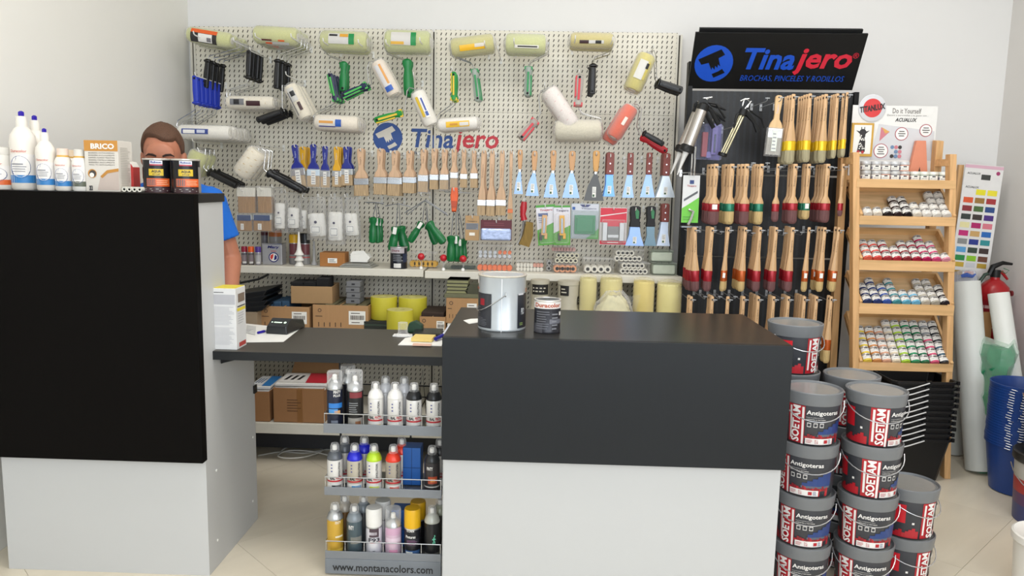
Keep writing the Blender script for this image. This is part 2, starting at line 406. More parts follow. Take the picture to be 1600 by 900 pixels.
# ================================================================ PAINT ROLLERS
def handle_mesh(a, c, wd, style):
    """a: neck end, c: far end (local vectors); style -> materials"""
    T_, l = smat(a, c); b = MB(); r = wd / 2 * 1.12
    if style == 'black': b.lathe([(r * .55, 0), (r * 1.3, .008), (r * 1.3, l * .09), (r * .85, l * .13), (r * 1.0, l * .5), (r * .95, l * .97), (r * .6, l)], 8, 0, T_, .8)
    else: b.lathe([(r * .5, 0), (r * 1.05, l * .05), (r * 1.0, l * .16), (r * .7, l * .27), (r * .95, l * .5), (r * 1.0, l * .8), (r * .85, l * .96), (r * .4, l)], 10, 0, T_, .7)
    return b, T_, l
HM = {'black': ('#0e0e10', '#1e1e20'), 'blue': ('#1d36b0', '#1d36b0'), 'green': ('#0f7a3c', '#0f7a3c'), 'navy': ('#20284a', '#46b04e'),
      'greenyellow': ('#1c8a3a', '#e0b92a'), 'greengrey': ('#9aa39a', '#1c8748'), 'redgrey': ('#aaa39c', '#c9303a'), 'red': ('#b51f2b', '#b51f2b')}
def roller(desc, A, B, r, col, wire, ha, hb, hw, style, Y0=3.80, n=1, dy=.055, lab=None, wrap=True, hk=None, grp=None, fleece=False, stripes=None):
    s = S(Y0); O = P(*(hk or A), Y0)
    Lp = lambda p: P(p[0], p[1], Y0) - O
    t = thing('paint_roller', desc, 'paint roller', O)
    a, c = Lp(A), Lp(B); T_, l = smat(a, c); R = r * s
    if fleece: R *= 1.0
    sm_ = mat(col, .9, 0, 'plain', 120, .12, .9 if fleece else .4)
    b = MB(); b.lathe([(R * .45, -.001), (R * .8, 0), (R, .012), (R, l - .012), (R * .8, l), (R * .45, l + .001)], 18, 0, T_)
    b.lathe([(R * .45, -.004), (R * .44, l + .004)], 12, 1, T_)
    if stripes:
        for q in range(3):
            for k in range(10):
                an0 = q * 2.1 + k * .7; z0 = .012 + (l - .024) * k / 10; z1 = .012 + (l - .024) * (k + 1) / 10
                v = []
                for an, z in ((an0, z0), (an0 + .22, z0), (an0 + .92, z1), (an0 + .7, z1)):
                    v.append((R * 1.012 * math.sin(an), -R * 1.012 * math.cos(an), z))
                b.add(v, [(0, 1, 2, 3)], 2, M=T_)
    b.obj('sleeve', [sm_, mat('#d8d4c8', .6), mat(stripes or '#d9b56a', .9)], t)
    if wrap:
        b = MB(); b.lathe([(R * .3, -.014), (R * .9, -.004), (R * 1.07, .012), (R * 1.09, l * .5), (R * 1.07, l - .012), (R * .9, l + .004), (R * .3, l + .014)], 16, 0, T_)
        b.obj('plastic_wrap', clear('#ffffff', .10, .15), t)
    if lab:
        # coloured bands round the viewer's side; the -y direction in the sleeve's own frame
        d = T_.to_3x3().inverted() @ Vector((0, -1, -.12)); a0 = math.degrees(math.atan2(d.x, -d.y)); b = MB(); b.M = T_
        flip = 1 if (B[0] - A[0]) >= 0 else -1
        ms = []
        for (t0, t1, v0, v1, cc) in lab:
            if cc not in ms: ms.append(cc)
            b.patch(R * 1.1 + .0008 * lab.index((t0, t1, v0, v1, cc)), a0 + v0 * 55, a0 + v1 * 55, l * t0, l * t1, ms.index(cc), 5)
        b.obj('printed_label', [mat(c_, .4) for c_ in ms], t)
    b = MB(); pts = [Lp(p) for p in wire]
    if wire: b.tube([Vector((p.x, p.y - (.0), p.z)) for p in pts], .0026, 6); b.cyl((a if (pts[0] - a).length < (pts[0] - c).length else c), pts[0], .0026, 6); b.obj('wire_frame', CHROME, t)
    p, q = Lp(ha), Lp(hb); b, T2, hl = handle_mesh(p, q, hw * s, 'black' if style in ('black', 'blue') else 'g')
    m1, m2 = HM[style]; b.obj('handle', mat(m1, .38), t)
    if m1 != m2 or style == 'black':
        b = MB(); d = T2.to_3x3().inverted() @ Vector((0, -1, 0)); an = math.atan2(d.x, -d.y); M2 = T2 @ Matrix.Rotation(an, 4, 'Z')
        wq = hw * s
        b.box(-wq * .14, wq * .14, -wq * .5, -wq * .3, hl * .2, hl * .85, 0, M2)
        if style != 'black': b.box(-wq * .56, wq * .56, -wq * .3, wq * .2, hl * .02, hl * .12, 0, M2); b.box(-wq * .5, -wq * .3, -wq * .3, wq * .3, hl * .3, hl * .95, 0, M2)
        b.obj('grip_inlay', mat(m2, .4), t)
    if style != 'black' or True:
        b = MB(); d = T2.to_3x3().inverted() @ Vector((0, -1, 0)); an = math.atan2(d.x, -d.y); M2 = T2 @ Matrix.Rotation(an, 4, 'Z')
        b.lathe([(hw * s * .17, 0), (hw * s * .17, .002)], 8, 0, M2 @ Matrix.Translation((0, -hw * s * .42, hl * .9)) @ Matrix.Rotation(PI / 2, 4, 'X')); b.obj('hang_hole', mat('#0c0c0d', .8), t)
    row(t, n, dy, desc, grp or desc)
    return t
YL = '#c9ca8e'
OW = '#e4622a'; KW = '#2a2828'; WW = '#e9e7e2'
roller('black-handled rollers in yellow sleeves with orange labels, top left corner', (295, 53), (362, 64), 11.5, YL, [(364, 63), (375, 66), (374, 74), (337, 85), (327, 87), (325, 93)], (325, 92), (321, 138), 9, 'black', 3.82, 4, .058,
       [(.12, .72, -.9, -.35, OW), (.12, .72, -.35, .9, KW), (.3, .62, -.3, .75, WW), (.5, .6, .1, .6, '#77757a')])
roller('black-handled rollers hanging handle-up with short cream sleeves', (356, 160), (428, 161), 10, '#e0d8c6', [(356, 158), (354, 149), (355, 141), (386, 131), (388, 124)], (388, 124), (390, 78), 9, 'black', 3.80, 4, .05,
       [(.1, .4, -.6, .3, '#77787c'), (.18, .3, -.5, .2, '#1d1d20'), (.45, .75, -.3, .4, '#3a1c22')], hk=(389, 80), stripes='#d9c49a')
roller('black-handled rollers with plain yellow sleeves, second cluster of top row', (399, 54), (465, 58), 13.5, YL, [(465, 58), (471, 62), (470, 73), (437, 84), (434, 92)], (434, 92), (432, 139), 9, 'black', 3.83, 4, .05,
       [(.2, .45, .45, .62, '#5a1f26'), (.6, .75, .45, .62, OW), (.3, .85, .7, 1.1, '#c9c7c4'), (.3, .45, .75, 1.0, OW)])
roller('blue-handled rollers with white blue-labelled sleeves beside the left wall', (281, 206), (360, 208), 11, '#e6e2d8', [(281, 204), (276, 196), (278, 188), (304, 172), (307, 164)], (307, 164), (305, 118), 9.5, 'blue', 3.72, 6, .05,
       [(.1, .62, -.55, .15, '#35488e'), (.13, .36, -.4, .08, WW), (.4, .56, -.4, .0, '#c9cede')], hk=(305, 119))
roller('black-handled rollers with steep cream sleeves below the second cluster', (453, 134), (478, 184), 11, '#e3dac6', [(451, 134), (441, 133), (441, 168), (444, 174)], (444, 173), (401, 188), 9, 'black', 3.78, 3, .06,
       [(.1, .5, -.5, .4, '#c9c7c2'), (.2, .35, -.4, .2, '#1e1e20'), (.55, .8, -.5, -.1, '#3b1b1e'), (.2, .9, .35, .5, '#77777a')], hk=(447, 118), stripes='#cdb78c')
roller('green-handled rollers in wide yellow sleeves, third cluster of top row', (503, 63), (574, 66), 15, '#c4c68c', [(503, 66), (505, 79), (512, 86), (533, 93), (537, 97)], (537, 96), (536, 143), 11, 'green', 3.84, 2, .06,
       [(.2, .75, -.7, .3, '#cfcdc9'), (.22, .4, -.6, -.4, '#2c2c2e'), (.45, .63, -.65, -.35, '#dba23a'), (.64, .76, -.7, .3, '#1c8a4a')])
roller('navy and green handled rollers with cream sleeves above the wall logo', (494, 191), (560, 194), 12, '#e3d9c8', [(494, 190), (489, 182), (494, 176), (520, 163), (525, 158)], (525, 159), (515, 114), 9, 'navy', 3.80, 3, .055,
       [(.1, .62, -.5, .35, '#dcd8d0'), (.12, .45, -.3, 0, '#d89a4a'), (.5, .64, -.5, .35, '#2a59b0'), (.12, .5, .3, .42, '#3c3f86')], hk=(514, 114))
roller('navy and green handled rollers lying slanted with upright cream sleeves', (589, 97), (616, 148), 11.5, '#e2d5c4', [(589, 94), (577, 97), (574, 106), (576, 128), (572, 134)], (574, 132), (533, 151), 9.5, 'navy', 3.79, 2, .06,
       [(.12, .75, -.45, .5, '#d8d6d6'), (.12, .7, -.4, -.1, '#d99a4e'), (.75, .9, -.45, .5, '#2a59b0')], hk=(583, 92))
roller('dark green handled rollers in yellow sleeves right of the third cluster', (603, 64), (672, 66), 16.5, '#c3c78c', [(603, 62), (600, 72), (604, 82), (630, 92), (635, 95)], (636, 92), (638, 151), 13, 'green', 3.84, 2, .05,
       [(.16, .7, -.8, .35, '#d2cfca'), (.16, .45, .05, .3, '#e0b04a'), (.6, .72, -.8, .35, '#1f8a4a')])
roller('green-yellow handled roller with steep white sleeve bearing a yellow label', (652, 144), (674, 195), 11.5, '#e8e3d8', [(652, 140), (640, 137), (636, 142), (633, 170), (630, 177)], (630, 176), (585, 189), 10.5, 'greenyellow', 3.78, 1, .06,
       [(.15, .75, .1, .45, '#e3bf3c'), (.15, .8, -.5, .05, '#efece6'), (.62, .75, -.4, -.05, '#2b4f9e'), (.22, .6, -.35, -.15, '#3a50a0')], hk=(646, 118))
roller('green-yellow handled rollers with flat white sleeves under the panel divider', (686, 196), (746, 192), 10, '#e7e2da', [(686, 192), (682, 184), (688, 176), (706, 163), (709, 157)], (709, 158), (709, 112), 9, 'greenyellow', 3.79, 2, .06,
       [(.2, .8, -.5, .35, '#e8b92c'), (.55, .78, -.3, .2, '#d9d5cf'), (.3, .5, -.2, .05, '#c98a1e')], hk=(708, 111))
roller('green-grey handled rollers in yellow sleeves with small yellow labels', (706, 75), (771, 67), 14, '#c5bf80', [(706, 66), (703, 70), (704, 85), (735, 97), (741, 106)], (741, 107), (747, 159), 10, 'greengrey', 3.84, 2, .05,
       [(.2, .8, -.1, .5, '#efb928'), (.56, .78, -.1, .25, '#d8d3c8')], hk=(704, 50))
roller('green-grey handled rollers in greenish sleeves with white name strip', (791, 68), (852, 70), 15, '#c8cb92', [(854, 70), (858, 66), (857, 82), (829, 96), (826, 104)], (826, 103), (824, 151), 11, 'greengrey', 3.84, 2, .05,
       [(.22, .84, .12, .42, '#e6e3da'), (.3, .8, .2, .32, '#2f2f30')])
roller('black-handled rollers in tan sleeves at right end of top row', (892, 63), (957, 64), 11.5, '#c9bc7c', [(957, 62), (958, 70), (955, 80), (930, 89), (927, 98)], (927, 99), (925, 148), 9, 'black', 3.84, 2, .06,
       [(.2, .78, .0, .4, '#d3d1cc'), (.2, .42, 0, .4, '#3a1f22'), (.58, .72, .02, .38, '#1c1c1e')], hk=(891, 50))
roller('red and grey handled rollers with thick wool sleeves in plastic', (868, 204), (938, 204), 16, '#cfc8b4', [(938, 203), (941, 196), (938, 185), (910, 177), (904, 168)], (903, 166), (906, 116), 12, 'redgrey', 3.78, 2, .06, fleece=True, hk=(905, 115))
roller('red and grey handled rollers with long pink-striped sleeves', (857, 141), (893, 195), 13.5, '#e5dcd6', [(856, 137), (845, 142), (842, 152), (845, 176), (840, 186)], (838, 187), (813, 217), 13, 'redgrey', 3.77, 3, .05, fleece=True, stripes='#d9a9ac', hk=(851, 135))
roller('black-handled rollers with upright yellow sleeves by the right upright', (1012, 86), (988, 140), 14, '#cbbf70', [(1012, 82), (1022, 79), (1025, 88), (1026, 120), (1030, 127)], (1026, 128), (1066, 142), 11, 'black', 3.76, 2, .06,
       [(.2, .72, -.3, .6, '#d5d3cc'), (.2, .7, -.6, -.3, '#cfc06a'), (.25, .4, -.5, -.2, '#2b2b2e')], hk=(1020, 75))
roller('black-handled roller with orange foam sleeve in front of red one', (987, 167), (958, 214), 12, '#d9654a', [(988, 163), (996, 163), (1003, 170), (999, 196), (1004, 207)], (1004, 207), (1037, 226), 8, 'black', 3.76, 1, .05,
       [(.35, .6, -.25, .15, '#e8ddd2')], wrap=True, hk=(994, 158))
roller('red-handled roller with orange foam sleeve behind black-handled one', (981, 172), (950, 222), 12, '#d65f45', [(985, 165), (993, 166), (999, 172), (995, 198), (1000, 212)], (1001, 213), (1042, 238), 11, 'red', 3.83, 1, .05, hk=(990, 162))
roller('black-handled rollers with tan-striped fat cream sleeves, left side', (404, 236), (377, 273), 15.5, '#e9e0cc', [(404, 231), (415, 236), (413, 255), (412, 264), (418, 270)], (417, 269), (473, 299), 10, 'black', 3.74, 3, .05, fleece=True, stripes='#cfae66', hk=(406, 226))
roller('black-handled rollers in greenish-yellow sleeves beside the man', (312, 238), (299, 272), 14, '#c6c78a', [(308, 230), (321, 233), (320, 250), (318, 262), (325, 269)], (324, 268), (370, 291), 10, 'black', 3.74, 3, .05, hk=(301, 222))
for px, py, Y0 in ((391, 78, 3.78), (305, 117, 3.7), (447, 116, 3.76), (514, 112, 3.78), (584, 90, 3.77), (646, 117, 3.77),
                    (706, 108, 3.78), (905, 113, 3.76), (851, 133, 3.76), (1021, 74, 3.75), (995, 157, 3.74), (407, 225, 3.72), (301, 220, 3.72)):
    hook(px, py, Y0)
for px, py in ((303, 53), (365, 63), (399, 56), (455, 57), (505, 64), (560, 66), (603, 66), (656, 63), (757, 68), (803, 64), (899, 60), (957, 62), (778, 76)): hook(px, py, 3.73, r=.003)

# ================================================================ FLAT BRUSHES
WOODH = mat('#cfab8b', .5, 0, 'wood'); FER = mat('#b9bcbf', .25, .85); BR = mat('#b59b78', .8, 0, 'bristle'); BRD = mat('#7d6a52', .8, 0, 'bristle')
def outline(hw, bw, L1, neck=.25):
    """handle from z=0 (top) down to -L1, half widths hw (grip) -> bw (shoulder)"""
    l = [(hw * .35, 0), (hw * .8, -L1 * .02), (hw, -L1 * .07), (hw * .95, -L1 * .3), (hw * .72, -L1 * .58), (hw * .8, -L1 * .72), (bw * .6 + hw * .4, -L1 * .84), (bw * .96, -L1 * .93), (bw, -L1)]
    return [(-x, z) for x, z in l] + [(x, z) for x, z in l[::-1]]
def flat_brush(label, hx, ytop, bx0, bx1, yfer, ybot, hw=9, Y0=3.80, hm=WOODH, fm=FER, bm_=BR, n=1, dy=.02, sticker=None, desc=None, hooky=True, par=g, grp=None, plastic=False, thick=.012, jx=.002):
    s = S(Y0); O = P(hx, ytop, Y0); L1 = (yfer - ytop) * s * 1.008; bw = (bx1 - bx0) / 2 * s; H = hw / 2 * s; Lt = (ybot - ytop) * s * 1.008
    off = ((bx0 + bx1) / 2 - hx) * s
    lf = (Lt - L1) * .36
    t = thing('paint_brush', label, 'paint brush', O, rot=(0, -math.atan2(off, Lt * .8) * .9, 0))
    b = MB(); b.prism(outline(H, bw * .92, L1), -thick * .45, thick * .45); b.obj('handle', hm, t, .003)
    MB().box(-H * .28, H * .28, -thick * .45 - .0006, -thick * .45 - .0001, -.0125, -.0065).obj('hang_hole', mat('#2a211a', .7), sub(t, 'handle'))
    b = MB(); b.text('Tinajero', -H * .3, H * .3, -L1 * .56, -L1 * .28, -thick * .45 - .0006, 0, 0, 0, True)
    b.obj('handle_print', mat('#6b5038' if hm is WOODH else '#c9d0e6', .6), sub(t, 'handle'))
    b = MB(); b.box(-bw, bw, -thick * .62, thick * .62, -L1 - lf, -L1); b.box(-bw, bw, -thick * .66, thick * .66, -L1 - lf * .28, -L1 - lf * .2); b.obj('ferrule', fm, t, .002)
    b = MB(); zb_ = -Lt
    k = 7; b.prism([(-bw * .96, -L1 - lf)] + [(-bw * .98 + 2 * bw * .98 * i / k, zb_ + (.0025 if i % 2 else 0)) for i in range(k + 1)] + [(bw * .96, -L1 - lf)], -thick * .5, thick * .5); b.obj('bristles', bm_, t)
    if sticker and sticker != 'none':
        b = MB(); b.box(-bw * .35, bw * .35, -thick * .7, -thick * .66, -Lt + lf * .4, -L1 - lf * .2); b.lines(-bw * .28, bw * .28, -Lt + lf * .5, -L1 - lf * .4, 5, -thick * .71, 1); b.obj('price_label', [mat(sticker, .5), GREYINK], sub(t, 'ferrule'))
    if plastic:
        b = MB(); b.box(-bw * 1.08, bw * 1.08, -thick * .9, thick * .9, -Lt - .006, -L1 + .004); b.obj('plastic_sleeve', clear('#ffffff', .12), t, .003)
    if n > 1: row(t, n, dy, desc or label, grp or (desc or label), jx)
    if hooky: hook(hx, ytop + 3, Y0 - .012, par)
    return t
BH = mat('#1e2a86', .3); YH = mat('#dba51c', .35); FS = mat('#c2c6c8', .2, .8)
flat_brush('wide paint brush with blue handle, leftmost of the blue ones', 460, 226, 456, 478, 263, 293, 10, hm=BH, fm=FS, sticker='#e6e3dc', plastic=True)
flat_brush('', 473, 229, 467, 480, 266, 290, 10, Y0=3.84, hm=YH, fm=FS, n=4, dy=.022, desc='yellow-handled brushes right of the leftmost blue brush', sticker='none', jx=.004)
flat_brush('wide paint brush with blue handle and white ferrule label, second blue', 489.5, 225, 479.5, 499.5, 264, 291, 10, hm=BH, fm=mat('#cfe0ec', .3, .3), sticker='#e6e3dc', plastic=True)
flat_brush('narrow paint brush with slim blue handle between blue and yellow ones', 508, 228, 500, 515, 266, 292, 9, hm=BH, fm=FS, sticker='#e6e3dc', plastic=True)
flat_brush('', 526, 229, 518.6, 533, 266, 291, 9, hm=YH, fm=FS, n=4, dy=.022, desc='yellow-handled brushes beside the last blue stack', sticker='#e6e3dc', jx=.004)
flat_brush('', 541, 229, 533, 551, 263, 289, 10, hm=BH, fm=FS, n=4, dy=.022, desc='blue-handled brushes in the rightmost blue stack', sticker='#e6e3dc', jx=.004)
W = [(563, 232, 553.6, 576, 278, 305, 11), (594, 232, 583.5, 604, 276, 303, 10), (617, 235.5, 605, 625, 276.5, 305, 10), (640, 235, 629, 648, 276, 301, 10), (662, 233, 653, 669, 273, 299, 9.5),
     (678.7, 232, 671.5, 685, 272, 295, 9), (694.7, 233, 687.5, 701, 272, 295, 9), (709.5, 233, 704, 715.5, 269, 292.5, 8), (725, 233, 719.5, 730.5, 271, 292, 7), (740.5, 234.7, 735.5, 746.7, 270, 292.5, 6.5)]
for i, (hx, yt, b0, b1, yf, yb, hw) in enumerate(W):
    n = (4, 5, 5, 4, 4, 4, 4, 3, 3, 3)[i]
    flat_brush('', hx, yt, b0, b1, yf, yb, hw, n=n, dy=.016, desc='pale wood brushes on the %s hook of the middle row' % (ORD[i]), plastic=(i in (4, 6, 7)), grp='pale wooden flat brushes of the middle row')
LW = [(756, 234.7, 747, 760, 311, 335, 7.5), (769.5, 234.7, 761, 774.7, 311, 336, 7.5), (785, 234.7, 776, 792, 311, 335, 7.5), (799, 234.7, 795, 803, 325, 341, 5)]
for i, (hx, yt, b0, b1, yf, yb, hw) in enumerate(LW):
    flat_brush('', hx, yt, b0, b1, yf, yb, hw, n=2 if i < 3 else 1, dy=.03, desc='long-handled wood brushes on the %s hook' % ('first', 'second', 'third', '')[i], grp='long wooden brushes') if i < 3 else \
        flat_brush('very narrow long wooden brush left of the spatulas', hx, yt, b0, b1, yf, yb, hw, fm=mat('#d8733c', .4))
# wide paste brushes with white guards (left, beside the man's arm)
def paste_brush(label, x0, x1, y0, y1, y2, cap, Y0=3.78, band=None):
    s = S(Y0); O = P((x0 + x1) / 2, y0, Y0); w_ = (x1 - x0) / 2 * s; L = (y2 - y0) * s; Lc = (y1 - y0) * s
    t = thing('block_brush', label, 'paint brush', O)
    b = MB(); N_ = 15
    for i in range(N_): x = -w_ + 2 * w_ * (i + .5) / N_; b.box(x - w_ / N_ * .8, x + w_ / N_ * .8, -.025, .025, -Lc, 0)
    b.box(-w_, w_, -.022, .022, -Lc + .003, -.003); b.obj('guard', mat(cap, .5), t)
    b = MB(); b.box(-w_ * .98, w_ * .98, -.024, .024, -L, -Lc); b.obj('bristles', mat('#a07c54', .8, 0, 'bristle'), t, .004)
    if band:
        b = MB(); b.box(-w_ * .9, w_ * .9, -.0265, -.0255, -Lc - .002 - (L - Lc) * .05, -Lc + Lc * .9, 0); b.box(-w_ * .45, -w_ * .05, -.0268, -.0255, -L * .92, -L * .55, 1); b.lines(-w_ * .4, -w_ * .1, -L * .9, -L * .58, 6, -.027, 2); b.obj('printed_band', [mat(band, .4), PAPER, GREYINK], t)
    b = MB(); b.box(-w_ * 1.06, w_ * 1.06, -.029, .029, -L - .004, .008); b.obj('plastic_sleeve', clear('#ffffff', .1), t, .004)
    return t
paste_brush('wide block brush with white ribbed guard nearest the man', 373, 401, 293, 307, 333, '#e6e2d6')
paste_brush('wide block brush with white ribbed guard, second from the man', 404, 426, 293, 307, 333, '#e6e2d6')
paste_brush('block brush with navy label band, lower one beside the man', 372, 396, 335, 343, 361, '#c8c9c6', band='#27406e')
paste_brush('block brush with navy label band, lower right of the pair', 397.5, 426, 335, 343, 361, '#c8c9c6', band='#27406e')
hook(376, 297, 3.74); hook(406, 296, 3.74)

# ================================================================ PUTTY KNIVES
def knife(label, hx, ytop, yn, ybot, bx0, bx1, hw, Y0=3.79, hm=None, bm_=None, n=1, dy=.02, desc=None, rivet=3, grp=None, inlay=None, sticker=True):
    s = S(Y0); O = P(hx, ytop, Y0); L1 = (yn - ytop) * s; Lt = (ybot - ytop) * s; H = hw / 2 * s; bw = (bx1 - bx0) / 2 * s; off = ((bx0 + bx1) / 2 - hx) * s
    t = thing('putty_knife', label, 'putty knife', O)
    b = MB()
    if rivet == 1: o_ = [(.4, 0), (.85, -.04), (1, -.18), (.95, -.4), (.7, -.9), (.5, -1)]
    elif rivet == 3: o_ = [(.7, 0), (1, -.05), (1, -.95), (.9, -1)]
    else: o_ = [(.5, 0), (.95, -.05), (1, -.35), (.85, -.7), (1, -.93), (.95, -1)]
    pts = [(-x * H, z * L1) for x, z in o_] + [(x * H, z * L1) for x, z in o_[::-1]]
    b.prism(pts, -.009, .009); b.obj('handle', hm, t, .0025)
    if rivet == 3:
        b = MB()
        for zz_ in (.15, .5, .85): b.lathe([(.0035, 0), (.0035, .001)], 8, 0, Matrix.Translation((0, -.009, -L1 * zz_)) @ Matrix.Rotation(PI / 2, 4, 'X'))
        b.obj('rivets', CHROME, sub(t, 'handle'))
    elif rivet == 1:
        b = MB(); b.lathe([(.005, 0), (.005, .001)], 10, 0, Matrix.Translation((0, -.009, -L1 * .2)) @ Matrix.Rotation(PI / 2, 4, 'X')); b.box(-.004, .004, -.004, .004, -L1 - .012, -L1, 1); b.obj('hang_ring', [mat('#5b3a22', .5), CHROME], t)
    if inlay: MB().prism([(-H * .3 + H * .3, -L1 * .08), (-H * .4 + H * .3, -L1 * .3), (-H * .2 + H * .3, -L1 * .6), (H * .3 + H * .3, -L1 * .6), (H * .35 + H * .3, -L1 * .25)], -.0105, -.009).obj('grip_inlay', mat(inlay, .4), t)
    b = MB(); z0 = -L1 + (.0 if rivet != 1 else -.006); nk = H * (.35 if rivet == 1 else .9)
    b.prism([(-nk, z0), (off - bw * .62, z0 - (Lt - L1) * .45), (off - bw, -Lt), (off + bw, -Lt), (off + bw * .62, z0 - (Lt - L1) * .45), (nk, z0)], -.0012, .0012); b.obj('blade', bm_ or mat('#8aa4cc', .34, .55), t)
    if sticker:
        cx = off * .9; b = MB(); hz = (Lt - L1); b.box(cx - .009, cx + .009, -.0022, -.0014, -Lt + hz * .12, -Lt + hz * .48); b.box(cx - .007, cx + .002, -.0026, -.0022, -Lt + hz * .14, -Lt + hz * .22, 1); b.lines(cx - .007, cx + .007, -Lt + hz * .27, -Lt + hz * .46, 4, -.0027, 2)
        b.obj('price_label', [PAPER, mat('#2f5a3a', .5), GREYINK], sub(t, 'blade'))
    row(t, n, dy, desc or label, grp)
    hook(hx, ytop + 6, Y0 - .012)
    return t
LWD = mat('#c99868', .4, 0, 'wood'); RWD = mat('#7c2f22', .4, 0, 'wood')
knife('narrowest putty knife with light wooden handle', 813, 234, 264, 302, 804.5, 818.5, 8, hm=LWD, rivet=1)
knife('second narrowest putty knife with light wooden handle', 835.5, 236, 266, 305, 823, 843.6, 9.5, hm=LWD, rivet=1)
knife('third putty knife with light wooden handle, medium blue-reflecting blade', 865, 235, 266, 307.5, 851.4, 874, 9.5, hm=LWD, rivet=1)
knife('fourth putty knife with light wooden handle, wide blade', 894.4, 236, 266, 308, 880.7, 907.6, 10.5, hm=LWD, rivet=1)
knife('widest light-handled putty knife with dull dark grey blade', 932, 235.5, 267.5, 312.5, 914.5, 946, 11, hm=mat('#d09a52', .4, 0, 'wood'), bm_=mat('#66686a', .6, .3), rivet=1)
knife('', 954, 238.5, 272, 305.6, 945.5, 963, 12, hm=RWD, n=3, dy=.02, desc='red-brown handled putty knives next to the dark grey blade', bm_=mat('#6f9fdc', .34, .5), grp='red-brown handled putty knives')
knife('narrow red-brown handled putty knife, second riveted one', 985.5, 239, 272.5, 307.5, 975, 993, 9.5, hm=RWD)
knife('medium red-brown handled putty knife with blue reflection, third riveted one', 1015, 238.5, 272, 307, 1003, 1025.7, 9, hm=RWD)
knife('', 1042, 239.6, 274, 307, 1028, 1057.5, 11, hm=RWD, n=4, dy=.022, desc='widest red-brown handled putty knives at the panel end', bm_=mat('#c4ccd2', .34, .6), grp='widest riveted putty knives')
BG = mat('#17171a', .6)
knife('', 993.5, 322, 354.5, 384, 979, 1008.6, 16, hm=BG, n=2, dy=.025, desc='black and green gripped putty knives with wide blade', rivet=0, inlay='#1f7a43', grp='wide rubber-gripped putty knives')
knife('', 1018, 322, 354, 384, 1009, 1028, 14, hm=BG, n=2, dy=.025, desc='black and green gripped putty knives with dark narrow blade', bm_=mat('#5c6f78', .3, .8), rivet=0, inlay='#1f7a43', grp='narrow rubber-gripped putty knives', sticker=False)
knife('', 1040, 318, 346.6, 384, 1029, 1049.7, 12, hm=RWD, n=3, dy=.022, desc='red-brown handled putty knives in the lower row', bm_=mat('#aab3c0', .34, .6), grp='lower riveted putty knives')

# ---- wire brush
def px_thing(name, label, cat, O, Y0): return thing(name, label, cat, P(O[0], O[1], Y0))
def lp(O, Y0): q = P(O[0], O[1], Y0); return lambda x, y, dy=0.: (lambda p: Vector((p.x - q.x, dy, p.z - q.z)))(P(x, y, Y0))
Y0 = 3.80; O = (818, 314); L = lp(O, Y0); t = px_thing('wire_brush', 'curved brass wire brush with red handle', 'wire brush', O, Y0)
b = MB(); b.tube([L(819, 315), L(818, 325), L(817, 335), L(819, 344)], [.014, .018, .014, .017], 10); b.obj('handle', mat('#b3202c', .3), t)
b = MB(); b.tube([L(819, 343), L(818, 356), L(814, 372), L(809, 382)], .008, 8); b.obj('shank', CHROME, t)
pts = [(822, 346), (833, 348), (833, 368), (827, 386), (811, 381), (818, 366), (821, 352)]
MB().prism([(L(x, y).x, L(x, y).z) for x, y in pts], -.02, .02).obj('wire_bristles', mat('#8a6f35', .6, .3, 'bristle'), t)
hook(818, 314, 3.78)
# ---- blister cards
def card(label, x0, x1, y0, y1, zones, Y0=3.80, skew=0., name='blister_pack', extra=None, cat='tool pack', n=1, hk=True, thick=.003):
    s = S(Y0); cx = (x0 + x1) / 2; O = P(cx, y0, Y0); t = thing(name, label, cat, O, rot=(0, skew, 0)); w_ = (x1 - x0) / 2 * s; h = (y1 - y0) * s
    b = MB(); b.box(-w_, w_, 0, thick, -h, 0); b.obj('card', mat(zones[0], .5), t, .001)
    ms = []; b = MB()
    for i, z in enumerate(zones[1:]):
        if z[-1] not in ms: ms.append(z[-1])
        yy = -.0006 * (i + 1)
        if z[0] == 'r': b.quad(-w_ + 2 * w_ * z[1], -w_ + 2 * w_ * z[2], -h * z[4], -h * z[3], yy, ms.index(z[-1]))
        elif z[0] == 'p': b.add([(-w_ + 2 * w_ * u, yy, -h * v) for u, v in z[1]], [tuple(range(len(z[1])))], ms.index(z[-1]))
        elif z[0] == 't': b.text(z[1], -w_ + 2 * w_ * z[2], -w_ + 2 * w_ * z[3], -h * z[5], -h * z[4], yy, ms.index(z[-1]), .01)
        elif z[0] == 'l': b.lines(-w_ + 2 * w_ * z[1], -w_ + 2 * w_ * z[2], -h * z[4], -h * z[3], z[5], yy, ms.index(z[-1]))
    if ms: b.obj('card_print', [mat(m_, .45) for m_ in ms], t)
    if extra: extra(t, w_, h)
    if hk: hook(cx, y0 + 3, Y0 - .01)
    return t
def cutter(col, dk):
    def f(t, w_, h):
        b = MB(); R = Matrix.Rotation(.12 if dk else -.0, 4, 'Y')
        b.box(-.012, .012, -.018, -.002, -h * .75, -h * .25, 0, R); b.box(-.006, .006, -.021, -.018, -h * .7, -h * .32, 1, R); b.box(-.02, -.006, -.016, -.002, -h * .88, -h * .7, 2, R); b.box(.004, .018, -.016, -.002, -h * .84, -h * .7, 0, R)
        b.obj('cutter_knife', [mat(col, .4), mat('#8d9296', .3, .7), mat('#3c3a38', .5)], t, .002)
        b = MB(); b.box(-w_ * .8, w_ * .8, -.025, -.0005, -h * .95, -h * .2); b.obj('blister', clear('#ffffff', .1), t, .006)
    return f
GZ = ('p', [(0, .62), (1, .42), (1, 1), (0, 1)], '#57a23a')
